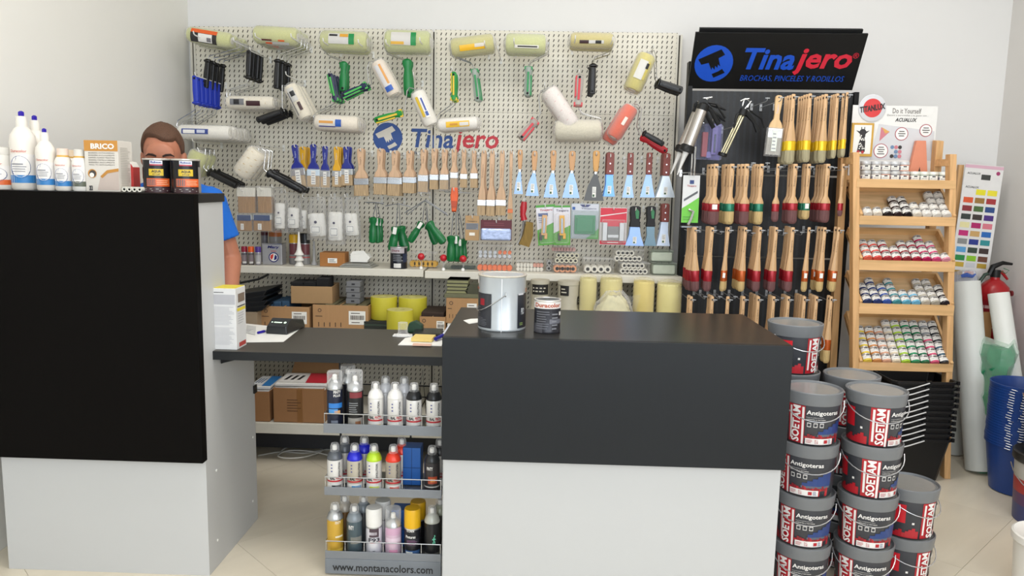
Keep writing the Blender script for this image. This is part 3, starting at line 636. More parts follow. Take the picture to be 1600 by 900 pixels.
card('cutter knife on white and green card with blue panel', 837, 867, 320, 383, ['#dcdbe2', ('r', 0, 1, 0, .06, '#4f9a3c'), GZ, ('t', 'Tinajero', .2, .85, .1, .17, '#b5303c'), ('r', .1, .6, .2, .28, '#2f4f8a'), ('l', .1, .5, .3, .45, 3, '#8a8ca0')], 3.79, -.09, extra=cutter('#d9a76a', 1))
card('yellow cutter knife on white and green card', 865, 891, 321, 383, ['#d9d8e0', ('r', 0, 1, 0, .05, '#4f9a3c'), ('p', [(0, .7), (1, .5), (1, 1), (0, 1)], '#5aa23c'), ('t', 'Tinajero', .15, .9, .1, .17, '#4a3c5c')], 3.78, -.03, extra=cutter('#e3a92b', 0))
def fx(t, w_, h):
    b = MB(); b.box(-w_ * .74, w_ * .74, -.016, -.001, -h * .86, -h * .33); b.box(-w_ * .6, w_ * .6, -.019, -.016, -h * .8, -h * .4); b.obj('plastic_spreader', mat('#127a4c', .35), t, .004)
    MB().box(-w_ * .9, w_ * .9, -.024, -.0005, -h * .95, -h * .22).obj('blister', clear('#ffffff', .14), t, .004)
card('square green plastic spreaders in clear blister pack', 893, 936.5, 318, 373, ['#a9b4bb', ('r', .02, .98, .02, .2, '#c9ccd6'), ('p', [(.3, .03), (.7, .03), (.6, .1), (.4, .1)], '#4a4e78'), ('p', [(.55, 1), (1, .7), (1, 1)], '#5aa05a'), ('r', .04, .14, .1, .18, '#2c5aa0'), ('t', 'Tinajero', .35, .9, .12, .17, '#55597a')], 3.79, extra=fx)
def fx2(t, w_, h):
    b = MB(); b.box(-w_ * .42, w_ * .42, -.014, -.001, -h * .86, -h * .5, 1); b.box(-w_ * .78, -w_ * .45, -.018, -.001, -h * .88, -h * .4, 0); b.box(w_ * .45, w_ * .78, -.018, -.001, -h * .88, -h * .4, 0); b.box(-w_ * .4, w_ * .4, -.016, -.014, -h * .8, -h * .72, 0); b.obj('scraper_holder', [mat('#b3b3b3', .35, .4), mat('#7d7f80', .5)], t, .004)
    MB().box(-w_ * .86, w_ * .86, -.028, -.0005, -h * .94, -h * .32).obj('blister', clear('#ffffff', .14), t, .006)
card('grey scraper tools on bright red card', 938, 980.5, 324, 383, ['#cfc9c8', ('r', .02, .98, .02, .4, '#cf2b40'), ('r', .02, .98, .88, .98, '#cf2b40'), ('p', [(.02, .22), (.98, .12), (.98, .14), (.02, .25)], '#e8e2e0'), ('p', [(.5, .75), (.15, .4), (.85, .4)], '#cf2b40'), ('l', .3, .75, .9, .96, 1, '#f2e8e8')], 3.79, extra=fx2)
# cardboard tag pack and burgundy bag
card('cardboard-coloured brush pad pack left of the burgundy bag', 727, 749, 337, 376, ['#b28f62', ('r', .05, .95, .3, .56, '#85878c'), ('t', 'Tinajero', .15, .85, .2, .26, '#3a2c22'), ('l', .1, .9, .32, .54, 4, '#55565c'), ('r', .3, .7, .68, .8, '#ece8de')], 3.79, cat='tool pack', thick=.012)
def fx3(t, w_, h):
    b = MB(); b.box(-w_ * .97, w_ * .97, -.02, .0, -h * .98, -h * .4); b.obj('plastic_bag', mat('#aab9dc', .15, .1, 'plain', 60, .35, .8), t, .008)
card('burgundy-topped plastic bag of blue-white plugs', 751, 800, 344, 376, ['#5c1d28', ('l', .1, .9, .1, .3, 2, '#7a3540')], 3.79, extra=fx3, cat='plastic bag')
# orange clamp tool
Y0 = 3.76; O = (710, 292); L = lp(O, Y0); t = px_thing('orange_opener', 'orange plastic tool hanging over the green handles', 'hand tool', O, Y0)
b = MB(); b.prism([(L(x, y).x, L(x, y).z) for x, y in ((706, 293), (715, 293), (716, 306), (713, 330), (706, 330), (704, 306))], -.012, .012); b.obj('body', mat('#e05a1c', .35), t, .004)
b = MB(); b.cyl(L(706, 329), L(713, 329), .0145 * .5, 10); b.box(L(706, 304).x, L(714, 304).x, -.02, -.012, L(0, 308).z, L(0, 299).z); b.obj('clip', [mat('#b8431a', .4)], t); hook(709, 297, 3.74)

# ================================================================ GREEN MINI-ROLLER HANDLES
def mini(label, top, arm0, arm1, a, c, hw, Y0=3.78, sticker=True, mid=None):
    L = lp(top, Y0); t = px_thing('mini_roller_frame', label, 'roller frame', top, Y0); s = S(Y0)
    b = MB(); b.tube([L(*arm0), L(*top, -.01), L(*(mid or ((top[0] + a[0]) / 2, (top[1] + a[1]) / 2))), L(*a)], .0024, 6)
    b.tube([L(*top, -.01), L(*arm1)], .0024, 6); b.obj('wire_frame', mat('#8d9094', .4, .5), t)
    p, q = L(*a), L(*c); b, T2, hl = handle_mesh(p, q, hw * s, 'g'); b.obj('handle', mat('#0c6a35', .32), t)
    if sticker:
        b = MB(); d = T2.to_3x3().inverted() @ Vector((0, -1, 0)); M2 = T2 @ Matrix.Rotation(math.atan2(d.x, -d.y), 4, 'Z')
        b.box(-hw * s * .22, hw * s * .22, -hw * s * .55, -hw * s * .3, hl * .02, hl * .3, 0, M2); b.obj('price_label', PAPER, t)
    return t
mini('small roller frame with green handle, left one of the first cluster', (588, 316), (571, 316), (600, 318), (583, 339), (582, 380), 11, sticker=False)
mini('small roller frame with green handle, middle one of the first cluster', (587, 316), (573, 317), (598, 319), (589, 340), (590, 380), 10, Y0=3.83)
mini('small roller frame with green handle, right one of the first cluster', (589, 317), (575, 316), (597, 318), (594, 341), (594, 379), 9, Y0=3.87)
mini('small roller frame with green handle leaning left behind the metal can', (622, 318), (602, 322), (641, 323), (619, 354), (612, 392), 13, Y0=3.80)
mini('small roller frame with green handle leaning right behind the metal can', (624, 318), (604, 321), (641, 323), (625, 353), (634, 394), 15, Y0=3.85, sticker=False)
mini('wide-armed roller frame with green handle slanting down left', (664, 313), (632, 333), (700, 337), (660, 347), (640, 378), 11, Y0=3.78)
mini('wide-armed roller frame with green handle slanting down right', (666, 312), (636, 336), (700, 336), (669, 347), (694, 380), 13, Y0=3.74, sticker=False)
mini('wide-armed roller frame with green handle behind, slanting steeply right', (664, 314), (635, 330), (698, 333), (668, 351), (681, 382), 10, Y0=3.85, sticker=False)
for i, (x, xb, lab_) in enumerate(((705, 704, 'leftmost'), (713, 713, 'second'), (719, 719, 'third'), (725, 725, 'rightmost'))):
    mini('long roller frame with upright green handle, %s under the orange tool' % lab_, (712, 300), (695, 300), (735, 302), (x, 368 + (i > 1) * 5), (xb, 409), 9 if i else 12, Y0=3.77 + .03 * i, sticker=i in (1, 2))
for px, py in ((576, 312), (614, 314), (658, 305)): hook(px, py, 3.74)

# ================================================================ BAGGED ROLLER REFILLS
bagc = clear('#f4f4f4', .10, .2)
def bag(label, hx, hy, x0, x1, y0, y1, tilt=0., Y0=3.78, k=1):
    s = S(Y0); t = thing('bagged_refill', label, 'bagged rollers', P(hx, hy, Y0)); L = lp((hx, hy), Y0)
    cx = (x0 + x1) / 2; w_ = (x1 - x0) * s
    for i in range(k):
        b = MB(); r = w_ / 2 / (1 if k == 1 else 1.5); ox = (i - (k - 1) / 2) * r * 1.1
        p, q = L(cx - tilt, y0 + 2), L(cx + tilt, y1 - 2); p.x += ox; q.x += ox; p.y += i * .01; q.y += i * .01
        T_, l = smat(p, q); n_ = 8
        pr = [(r * .5, 0)] + [(r * (.92 + .08 * (j % 2)), l * (.04 + .92 * j / n_)) for j in range(n_ + 1)] + [(r * .5, l)]
        b.lathe(pr, 14, 0, T_, .75); b.obj('roller_refill', mat('#e9e7e1', .9, 0, 'plain', 120, .06, .8), t)
    b = MB(); c0 = L(cx, (y0 + y1) / 2); hh_ = (y1 - y0) * s; yy = -w_ * .42
    b.box(c0.x - w_ * .3, c0.x + w_ * .3, yy - .001, yy, c0.z - hh_ * .3, c0.z - hh_ * .02, 0); b.box(c0.x - w_ * .25, c0.x + w_ * .25, yy - .0015, yy - .001, c0.z - hh_ * .27, c0.z - hh_ * .05, 1); b.box(c0.x - w_ * .22, c0.x + w_ * .22, yy - .002, yy - .0015, c0.z - hh_ * .25, c0.z - hh_ * .07, 0)
    b.lathe([(w_ * .09, 0), (w_ * .09, .001)], 10, 2, Matrix.Translation((c0.x, yy, c0.z + hh_ * .12)) @ Matrix.Rotation(PI / 2, 4, 'X')); b.obj('bag_label', [PAPER, GREYINK, mat('#3f3c56', .5)], t)
    b = MB(); x0_, x1_ = (x0 - 5 - hx) * s, (x1 + 5 - hx) * s; zt_, zb_ = -.002, -(y1 + 4 - hy) * s
    v = []; ns = 7
    for j in range(ns + 1):
        f = j / ns; th = w_ * .5 * min(1, f * 2.2) * (1 if j < ns else .2); a, c = x0_ + (1 - f) ** 2 * (x1_ - x0_) * .18, x1_ - (1 - f) ** 2 * (x1_ - x0_) * .18; z = zt_ + (zb_ - zt_) * f
        v += [(a, 0, z), ((a * 2 + c) / 3, -th, z), ((a + c * 2) / 3, -th, z), (c, 0, z), ((a + c * 2) / 3, th, z), ((a * 2 + c) / 3, th, z)]
    b.add(v, [(j * 6 + i, j * 6 + (i + 1) % 6, (j + 1) * 6 + (i + 1) % 6, (j + 1) * 6 + i) for j in range(ns) for i in range(6)], 0, True); b.obj('plastic_bag', bagc, t, sharp=2)
    hook(hx, hy, Y0 - .03)
bag('clear bag with one white fluffy refill, leftmost of the bags', 425, 292, 429, 446, 315, 360)
bag('clear bag with plump white refill, second of the bags', 446, 300, 449, 468, 322, 359, Y0=3.79)
bag('clear bag with small white refill, third of the bags', 473, 308, 468, 480, 326, 360, Y0=3.82)
bag('clear bag with two tilted white refills, fourth of the bags', 497, 307, 483, 509, 331, 372, 3, k=2)
bag('clear bag with longest white refills, fifth of the bags', 517.5, 307, 513, 535, 329, 379, k=2, Y0=3.77)
bag('clear bag with slanted white refills, rightmost of the bags', 539, 307, 539, 559, 331, 371, 2, k=2)
# bare empty hooks
for px, py in ((560, 240), (797, 172), (958, 262), (940, 60)): pass
# ================================================================ BRUSHES ON THE BLACK RACK
RH = mat('#d2ab80', .45, 0, 'wood')
def round_brush(desc, hx, yt, yc0, yc1, yb, bw, hw, col, brc, Y0, n, dy, name='round_brush', rackhook=True, flat=.55, fan=0., lab=False, kindw='round', span=.1):
    hw = hw * .78; s = S(Y0); O = P(hx, yt, Y0); Lc0, Lc1, Lb = (yc0 - yt) * s, (yc1 - yt) * s, (yb - yt) * s; H = hw / 2 * s; B = bw / 2 * s
    t = thing(name, desc, 'paint brush', O, rot=(0, fan, 0))
    if kindw == 'round': pr = [(H * .75, 0), (H * .92, -.004), (H * .95, -Lc0 * .3), (H * .72, -Lc0 * .68), (H * .8, -Lc0 * .82), (B * .95, -Lc0 * .95), (B, -Lc0)]
    else: pr = [(H * .7, 0), (H * .9, -.004), (H * .9, -Lc0 * .3), (H * 1.0, -Lc0 * .6), (B * .95, -Lc0 * .97), (B, -Lc0)]
    b = MB(); b.lathe(pr[::-1], 10, 0, sy=flat + .1); b.obj('handle', RH, t)
    MB().box(-H * .3, H * .3, -H * (flat + .1) - .0012, -H * (flat + .1) * .9, -.019, -.011).obj('hang_hole', mat('#1a1512', .8), sub(t, 'handle'))
    b = MB(); b.text('Tinajero', -H * .35, H * .35, -Lc0 * .58, -Lc0 * .3, -H * (flat + .12), 0, 0, 0, True); b.obj('handle_print', mat('#5b4430', .6), sub(t, 'handle'))
    b = MB(); b.lathe([(B * 1.02, -Lc1), (B * 1.07, -Lc1 + .003), (B * 1.0, (-Lc0 - Lc1) / 2), (B * 1.07, -Lc0 - .003), (B * 1.02, -Lc0)], 12, 0, sy=flat); b.obj('collar', mat(col, .25, .35), t)
    b = MB(); b.lathe([(B * .5, -Lb), (B * .8, -Lb + .004), (B * 1.02, -Lb + .014), (B * 1.0, -Lc1)], 12, 0, sy=flat); b.obj('bristles', mat(brc, .75, 0, 'bristle'), t)
    if lab: MB().box(-B * .45, B * .45, -B * flat * 1.2 - .001, -B * flat * 1.0, (-Lc0 - Lc1) / 2 - .008, (-Lc0 - Lc1) / 2 + .014).obj('price_label', PAPER, sub(t, 'collar'))
    row(t, n, span / max(1, n - 1), desc, desc, .0015)
    if rackhook: hook(hx + 3, yt + 8, Y0, k, XK, YR + .005, mat('#a5a8ab', .5), .0022, True)
    return t
RC, GC, OC, YC = '#9c1f2a', '#1d6f55', '#b4561f', '#e3bb1d'
RB, LB = '#6f4a4a', '#c3a873'
r1 = [(1240, 147, 4), (1266, 146, 5), (1291, 147, 5), (1309, 146, 4), (1324, 144, 2)]
wd = ['first', 'second', 'third', 'fourth', 'fifth']
for i, (x, y, n) in enumerate(r1):
    round_brush('yellow-collared brushes, %s hook, rack top row' % wd[i], x, y, 217 + y - 147, 231.5 + y - 147, (252, 249, 250, 243, 241)[i], (15, 12, 12, 8, 7)[i], (9, 8.5, 8.5, 7, 6)[i], YC, '#a89f80', 3.50, n, .042, flat=.5, kindw='long', span=(.10, .13, .13, .06, .04)[i])
flat_brush('single pale wood wide brush with clear-covered grey bristles on the black rack', 1217.5, 149, 1202, 1224, 198, 238, 11, Y0=3.52, hm=mat('#dcb889', .45, 0, 'wood'), fm=mat('#c9cac8', .3, .5), bm_=mat('#a7a49c', .8, 0, 'bristle'), hooky=False, sticker='#dfe6dc', plastic=True, thick=.016)
hook(1220, 156, 3.5, k, XK, YR + .005, mat('#a5a8ab', .5), .0022, True)
r2 = [(1119, 17, 11, RC, RB, 3, 350), (1144, 14, 11, GC, LB, 4, 349), (1167, 15, 11, RC, RB, 3, 350), (1190, 13, 10, GC, LB, 4, 349), (1216, 11, 7, RC, RB, 1, 345), (1243, 15, 10, RC, RB, 3, 348), (1264, 12, 9, GC, LB, 3, 341), (1294, 15, 10, RC, RB, 5, 346), (1318, 8, 7, RC, RB, 1, 336)]
wd = ['first', 'second', 'third', 'fourth', 'fifth', 'sixth', 'seventh', 'eighth', 'ninth', 'tenth']
for i, (x, bw, hw, cc, bc, n, yb) in enumerate(r2):
    cn = {RC: 'red', GC: 'green'}[cc]
    round_brush(('%s-collared round brushes, %s hook, second rack row' if n > 1 else '%s-collared single round brush, %s hook, second rack row') % (cn, wd[i]), x, 256, 317 - (i > 4), 329 - (i > 4) * 2, yb, bw, hw, cc, bc, 3.50, n, .042, flat=.6, lab=i in (0, 6), span=(.14, .15, .13, .12, 0, .07, .06, .12, 0)[i])
r3 = [(1086, 13, 8, RC, RB, 6, -.05), (1113, 13, 9, RC, RB, 5, .04), (1138.5, 8.5, 6.5, OC, LB, 2, .05), (1165, 11, 8, OC, LB, 4, .02), (1188, 12, 8.5, RC, RB, 6, .02), (1213, 12, 8.5, RC, RB, 6, .02), (1239, 12, 9, RC, RB, 6, .02), (1264.5, 9.5, 7, OC, LB, 1, .02), (1289, 11, 8, OC, LB, 3, .02), (1311, 11, 7, OC, LB, 2, .04)]
for i, (x, bw, hw, cc, bc, n, fan) in enumerate(r3):
    cn = {RC: 'red', OC: 'orange'}[cc]
    round_brush(('%s-collared long brushes, %s hook, third rack row' if n > 1 else '%s-collared single long brush, %s hook, third rack row') % (cn, wd[i]), x, 355, 423, 440, 456, bw, hw, cc, bc, 3.50, n, .038, flat=.6, kindw='long', fan=fan, lab=cc == OC and i != 3, span=(.14, .09, .03, .10, .09, .08, .09, 0, .07, .04)[i])
r4 = [(1080, 2), (1113, 3), (1137.5, 1), (1162, 2), (1185, 6), (1209, 4), (1232, 5), (1257, 7), (1276, 5), (1299, 2)]
for i, (x, n) in enumerate(r4):
    round_brush(('pale wooden brush handles, %s hook, lowest rack row' if n > 1 else 'single pale wooden brush handle, %s hook, lowest rack row') % wd[i], x, 463, 532, 549, 570, 11, 8, OC, LB, 3.50, n, .038, flat=.6, kindw='long', fan=.01, span=(.05, .06, 0, .03, .12, .06, .08, .11, .08, .03)[i])
for px, py in ((1198, 157), (1148, 196), (1176, 258), (1198, 258), (1226, 261), (1252, 366), (1101, 466), (1124, 466), (1148, 466), (1222, 468), (1303, 265), (1176, 367), (1226, 367), (1127, 365)): hook(px, py, 3.56, k, XK, YR + .005, mat('#a5a8ab', .5), .002, True)
# ---- sealant guns, stapler, spray attachment
Y0 = 3.52
def gun(label, top, base, Y0, w0):
    L = lp(top, Y0); t = px_thing('caulking_gun', label, 'caulking gun', top, Y0); s = S(Y0)
    a, c = L(*top), L(*base); T_, l = smat(a, c); R = w0 / 2 * s
    MB().lathe([(R, .0), (R, l)], 18, 0, T_).obj('barrel', mat('#b9b4ae', .28, .8), t)
    MB().lathe([(R * .5, -.03), (R * 1.02, -.022), (R * 1.06, .004)], 16, 0, T_).obj('rear_cap', BLACK, t)
    b = MB(); b.lathe([(R * 1.12, l - .006), (R * 1.32, l), (R * 1.32, l + .022), (R * .9, l + .026)], 16, 0, T_)
    b.obj('front_cap', BLACK, t)
    MB().lathe([(R * .62, l + .02), (R * .42, l + .05), (R * .1, l + .13), (0, l + .131)], 12, 0, T_).obj('nozzle', mat('#dcdbd8', .4), t)
    b = MB(); b.tube([L(top[0] + 1, top[1] - 6), L(top[0] + 5, top[1] - 15), L(top[0] + 12, top[1] - 19)], .004); b.tube([L(top[0] + 1, top[1] - 17), L(top[0] + 16, top[1] - 19)], .003); b.tube([L(top[0] + 4, top[1] - 4), L(top[0] + 7, top[1] - 18)], .0022); b.obj('plunger_rod', CHROME, t)
    b = MB(); b.lathe([(.02, -.012), (.02, .012)], 16, 0, Matrix.Translation(L(top[0] + 1, top[1] - 10)) @ Matrix.Rotation(PI / 2, 4, 'X')); b.tube([L(top[0] + 2, top[1] - 8), L(top[0] + 14, top[1] + 2), L(top[0] + 26, top[1] + 24)], [.010, .008, .010], 8)
    b.tube([L(top[0] + 3, top[1] - 12), L(top[0] + 22, top[1] - 8), L(top[0] + 36, top[1] + 14)], [.005, .004, .005], 6); b.obj('trigger_grip', BLACK, t)
gun('silver tube sealant gun with white nozzle hanging in front', (1097, 171), (1075, 229), 3.45, 17)
gun('silver tube sealant gun hanging behind the front silver one', (1089, 176), (1066, 230), 3.54, 15)
top = (1166, 175); L = lp(top, Y0); t = px_thing('caulking_gun', 'skeleton sealant gun with bright open rods on black rack', 'caulking gun', top, Y0)
b = MB()
for dx in (-5, -1.5, 2.5): b.tube([L(1162 + dx, 176), L(1131 + dx, 241)], .0035)
b.obj('frame_rods', mat('#d9d2ae', .25, .6), t)
b = MB(); b.tube([L(1168, 168), L(1172, 160), L(1165, 154), L(1157, 158)], .003); b.tube([L(1164, 170), L(1174, 158)], .003); b.tube([L(1168, 172), L(1178, 177)], .003); b.tube([L(1160, 166), L(1163, 156), L(1171, 154)], .003); b.obj('plunger_rod', CHROME, t)
MB().lathe([(.02, -.006), (.02, .008)], 14, 0, smat(L(1129, 241), L(1127, 247))[0]).obj('end_plate', BLACK, t)
b = MB(); b.cyl(L(1163, 171), L(1159, 180), .018, 12)
b.tube([L(1164, 174), L(1178, 190), L(1184, 206)], [.012, .009, .01], 8); b.tube([L(1160, 174), L(1152, 180), L(1146, 200)], [.008, .008, .004], 8); b.tube([L(1170, 172), L(1190, 186), L(1194, 200)], .004, 6); b.obj('trigger_grip', BLACK, t)
for kx, (a, c, d) in enumerate((((1110, 164), (1120, 166), (1134, 172)), ((1112, 172), (1124, 182), (1133, 190)))):
    t = px_thing('spare_lever', 'black %s lever hanging between the two sealant gun types' % ('upper', 'lower')[kx], 'lever', a, 3.6); L = lp(a, 3.6)
    b = MB(); b.tube([L(*a), L(*c), L(*d)], [.004, .009, .003], 8); b.obj('grip', BLACK, t)
    MB().tube([L(a[0] - 4, a[1] - 6), L(*a), L(c[0], c[1] + 3)], .002).obj('wire', BLACK, t)
def fx4(t, w_, h):
    b = MB(); b.box(w_ * .2, w_ * .62, -.035, -.004, -h * .86, -h * .1, 0); b.box(-w_ * .5, -w_ * .1, -.03, -.003, -h * .92, -h * .25, 1); b.box(w_ * .36, w_ * .5, -.037, -.035, -h * .8, -h * .3, 2); b.box(-w_ * .15, w_ * .25, -.03, -.003, -h * .95, -h * .78, 0); b.obj('staple_gun', [mat('#7466a0', .35), mat('#a53a34', .4), mat('#3e4046', .3, .6)], t, .003)
    MB().box(-w_, w_, -.045, -.0005, -h, -h * .05).obj('blister', clear('#e8ecff', .10), t, .006)
card('purple and red staple gun in clear pack on black rack', 1088, 1127.5, 193, 248, ['#3a3c58', ('r', 0, .35, 0, 1, '#23242e'), ('r', .55, 1, 0, 1, '#6f679c')], 3.62, .02, extra=fx4, hk=False)
hook(1113, 190, 3.60, k, XK, YR + .005, CHROME)
def fx5(t, w_, h):
    MB().tube([(-w_ * .1, -.006, h * .65), (-w_ * .1, -.006, 0)], .004, 6, 0).obj('metal_rod', CHROME, t); b = MB(); b.tube([(w_ * .25, -.006, h * .6), (w_ * .25, -.006, 0)], .004, 6, 0); b.obj('metal_rod', CHROME, t); b = MB(); b.tube([(-w_ * .2, -.008, -h * .72), (w_ * .35, -.01, -h * .76), (w_ * .1, -.012, -h * .92), (-w_ * .2, -.012, -h * 1.04)], .006, 6, 0); b.obj('cutter_hook', CHROME, t)
    MB().box(-w_, w_, -.02, .015, -h * 1.10, -h * 1.07).obj('foot_plate', mat('#7d8184', .4, .5), t)
card('white and green carded cutter with chrome rods under the silver guns', 1068, 1094, 274, 347, ['#dfe0e0', ('p', [(0, .7), (1, .46), (1, 1), (0, 1)], '#6cc53a'), ('p', [(.1, .5), (.9, .32), (.9, .37), (.1, .55)], '#55585c'), ('r', .4, .65, .1, .18, '#28407c'), ('t', 'Tinajero', .25, .8, .2, .25, '#b0333c'), ('l', .1, .9, .85, .95, 2, '#4f9a2c')], 3.56, extra=fx5, hk=False)
hook(1080, 268, 3.55, k, XK, YR + .005, CHROME)

# ================================================================ WOODEN DISPLAY STAND
PINE = mat('#d8aa76', .5, 0, 'wood'); PINX = mat('#dcb07c', .5, 0, 'woodx'); PIN2 = mat('#dfbd92', .55, 0, 'woodx')
YD = 3.45; dl, dr = P(1337, 400, YD).x, P(1486, 400, YD).x; XD = (dl + dr) / 2; hwid = (dr - dl) / 2
t = thing('display_stand', 'pine display stand with slanted trays of small paint jars', 'display stand', (XD, YD, 0)); st = t
zl = P(1337, 238, YD).z; zr = P(1487, 241, YD).z
_za, _zb = P(1411, 240, YD).z, P(1409, 570, YD).z; _xa, _xb = P(1412, 240, YD).x - XD, P(1408.5, 570, YD).x - XD
def lean(z): return _xb + (_xa - _xb) * (z - _zb) / (_za - _zb)      # the whole stand leans a little to the left
for sx, z_ in ((-1, zl), (1, zr)):
    o = MB().prism([(-.014 + lean(0), 0), (.014 + lean(0), 0), (.014 + lean(z_), z_), (-.014 + lean(z_), z_)], -.012, .03).obj('front_post', PINE, t, .002); o.location = (sx * hwid, 0, 0)
    zb_ = z_ + .065
    o = MB().prism([(-.016 + lean(0), -zb_), (.016 + lean(0), -zb_), (.016 + lean(zb_), 0), (-.016 + lean(zb_), 0)], -.02, .02).obj('back_post', PINE, t, .002); o.location = (sx * hwid, .12, zb_ if sx > 0 else z_ - .02); o.rotation_euler = (math.radians(8), 0, 0)
MB().box(hwid - .012, hwid + .012, .0, .12, zr - .05, zr - .02).obj('side_rail', PINX, t).location = (lean(zr), 0, 0)
MB().box(-hwid - .012, -hwid + .012, .0, .12, zl - .05, zl - .02).obj('side_rail', PINX, t).location = (lean(zl), 0, 0)
for z_ in (.2, .02): MB().box(-hwid, hwid, .2, .22, z_, z_ + .05).obj('back_rail', PINX, t).location = (lean(z_), 0, 0)
def zpx(x, y, Y=YD): return P(x, y, Y).z
bx0, bx1 = -hwid + .014, hwid + .012
x0, x1 = bx0 + lean(zpx(1410, 282)), bx1 + lean(zpx(1410, 282))
# flat top shelf
zT = zpx(1410, 282); b = MB(); b.box(x0, x1, .0, .14, zT - .012, zT); b.obj('top_shelf', PIN2, t); MB().box(x0 - .012, x1, -.014, .0, zT - .033, zT + .004).obj('tray_lip', PINX, t)
MB().box(x0, x1, .14, .15, zT - .03, zT + .02).obj('tray_back', PINX, t)
trays = [(339, 352, 296, .14), (408, 423, 362.5, .15), (475.7, 491, 430, .16), (567, 579, 492.5, .185)]
frames = []
for i, (yl, yb, yk, dep) in enumerate(trays):
    z0 = zpx(1410, yl); zb_ = zpx(1410, yb); zk = zpx(1400, yk, YD + dep)
    x0, x1 = bx0 + lean(z0), bx1 + lean(z0)
    ang = math.atan2(zk - z0, dep); ln = math.hypot(zk - z0, dep)
    tr = MB().box(x0, x1, 0, ln, -.008, 0).obj('tray_floor', PIN2, t); tr.location = (0, .0, z0 - .012); tr.rotation_euler = (ang, 0, 0)
    MB().box(x0, x1 + .004, -.014, .0, zb_, z0 + .003).obj('tray_lip', PINX, t, .0015)
    for sx in (x0, x1 - .012):
        o = MB().box(sx, sx + .012, 0, ln, -.012, .03).obj('tray_side', PINX, t); o.location = (0, 0, z0 - .012); o.rotation_euler = (ang, 0, 0)
    o = MB().box(x0, x1, ln, ln + .012, -.01, .03).obj('tray_back', PINX, t); o.location = (0, 0, z0 - .012); o.rotation_euler = (ang, 0, 0)
    frames.append((z0 - .012, ang, ln, x0))
# jars lying up the slope, base towards the viewer
jr, jh = .0195, .037
JC = {}
def jar_parts(col, t):
    if not JC:
        b = MB(); b.lathe([(jr * .92, 0), (jr, .003), (jr, jh * .7), (jr * .93, jh * .74)], 14); JC['g'] = b
    b = MB(); b.lathe([(jr * .92, 0), (jr, .003), (jr, jh * .72), (jr * .9, jh * .76)], 14); b.obj('glass_body', mat(col, .2), t)
    b = MB(); b.lathe([(jr * .96, jh * .74), (jr * 1.0, jh * .76), (jr * 1.0, jh * .97), (jr * .8, jh)], 14); b.obj('lid', mat('#b9b7b4', .25, .2), t)
    b = MB(); b.patch(jr * 1.02, -75, 75, jh * .2, jh * .70, 0, 8); b.patch(jr * 1.03, -24, 24, jh * .60, jh * .73, 1, 3); b.lines(-40, 40, jh * .34, jh * .52, 1, 0, 2, jr * 1.035); b.obj('paper_label', [mat('#efece6', .5), mat('#1d1b1c', .5), GREYINK], sub(t, 'glass_body'))
protos = {}
def jar(col, cname, locv, rot, label, grp):
    if col not in protos:
        t = thing('paint_jar', label, 'paint jar', locv, rot=rot, group=grp); jar_parts(col, t); protos[col] = t; return t
    r = dup(protos[col], locv, label, rot); r['group'] = grp; return r
pk = [('orange', '#d9604a'), ('coral', '#d5493f'), ('dark red', '#a52a35'), ('red', '#b52b3c'), ('brown-red', '#8d2e33'), ('crimson', '#a51f3a'), ('magenta', '#b52358'), ('pink', '#cf4a78'), ('pale pink', '#d98fa0')]
bl = [('navy', '#20305e'), ('dark blue', '#20336e'), ('blue', '#2c4fa0'), ('teal', '#3f8d96'), ('light blue', '#5fa9c4'), ('sky blue', '#6fb4d6'), ('grey', '#b8b0a0'), ('warm grey', '#a8a294'), ('black', '#2a2226')]
mx = [('yellow', '#e5c945'), ('tan', '#cf8a4f'), ('peach', '#dba58a'), ('cream', '#e3d3b8'), ('lime', '#a9cf3c'), ('green', '#1f8a5a'), ('dark green', '#1d6f4a'), ('pink', '#d24a72'), ('black', '#2c2e33')]
TR = [([('pale', '#ddd6cc'), ('cream', '#ddd2c2'), ('black', '#1f1718'), ('dark brown', '#2a1a1a'), ('black', '#1f1718'), ('ivory', '#d8cfc0'), ('white', '#e0dcd4'), ('white', '#dcd8cf'), ('off-white', '#d5d0c8')], [1, 1, 1, 3, 3, 2, 2, 4, 4], 'top tray'),
      (pk, [3, 3, 3, 2, 3, 3, 4, 3, 1], 'pink and red tray'), (bl, [3, 4, 3, 4, 2, 2, 4, 4, 3], 'blue and grey tray'), (mx, [5, 5, 5, 6, 6, 6, 6, 6, 6], 'lowest tray')]
for ti, (cols, ns, tn) in enumerate(TR):
    z0, ang, ln, x0 = frames[ti]; x1 = x0 + bx1 - bx0; pitch = (x1 - x0 - .03) / 9; ca, sa = math.cos(ang), math.sin(ang)
    for c in range(9):
        xx = x0 + .016 + pitch * (c + .5)
        step = min(jh, (ln - .002) / max(ns)) if ti < 3 else min(jh, (ln - .002) / 6)
        for r_ in range(ns[c]):
            u = .002 + step * r_ ; v = jr + .001 + r_ * .0005
            yy = YD + u * ca - v * sa; zz_ = z0 + u * sa + v * ca
            cn, cc = cols[c]
            if ti == 3 and c == 7 and r_ >= 4: cn, cc = 'grey', '#8a8f94'
            if ti == 3 and c == 8 and r_ in (1, 2): cn, cc = 'dark blue', '#33586e'
            lab = '%s jar, column %s from left, %s up from the lip, %s' % (cn, ORD[c], ORD[r_], tn)
            # local z (jar axis) goes up the slope, label side (-y) faces the viewer
            jar(cc, cn, (XD + xx, yy, zz_), (-(PI / 2 - ang), 0, rnd.uniform(-.06, .06)), lab, 'small paint jars in the ' + tn)
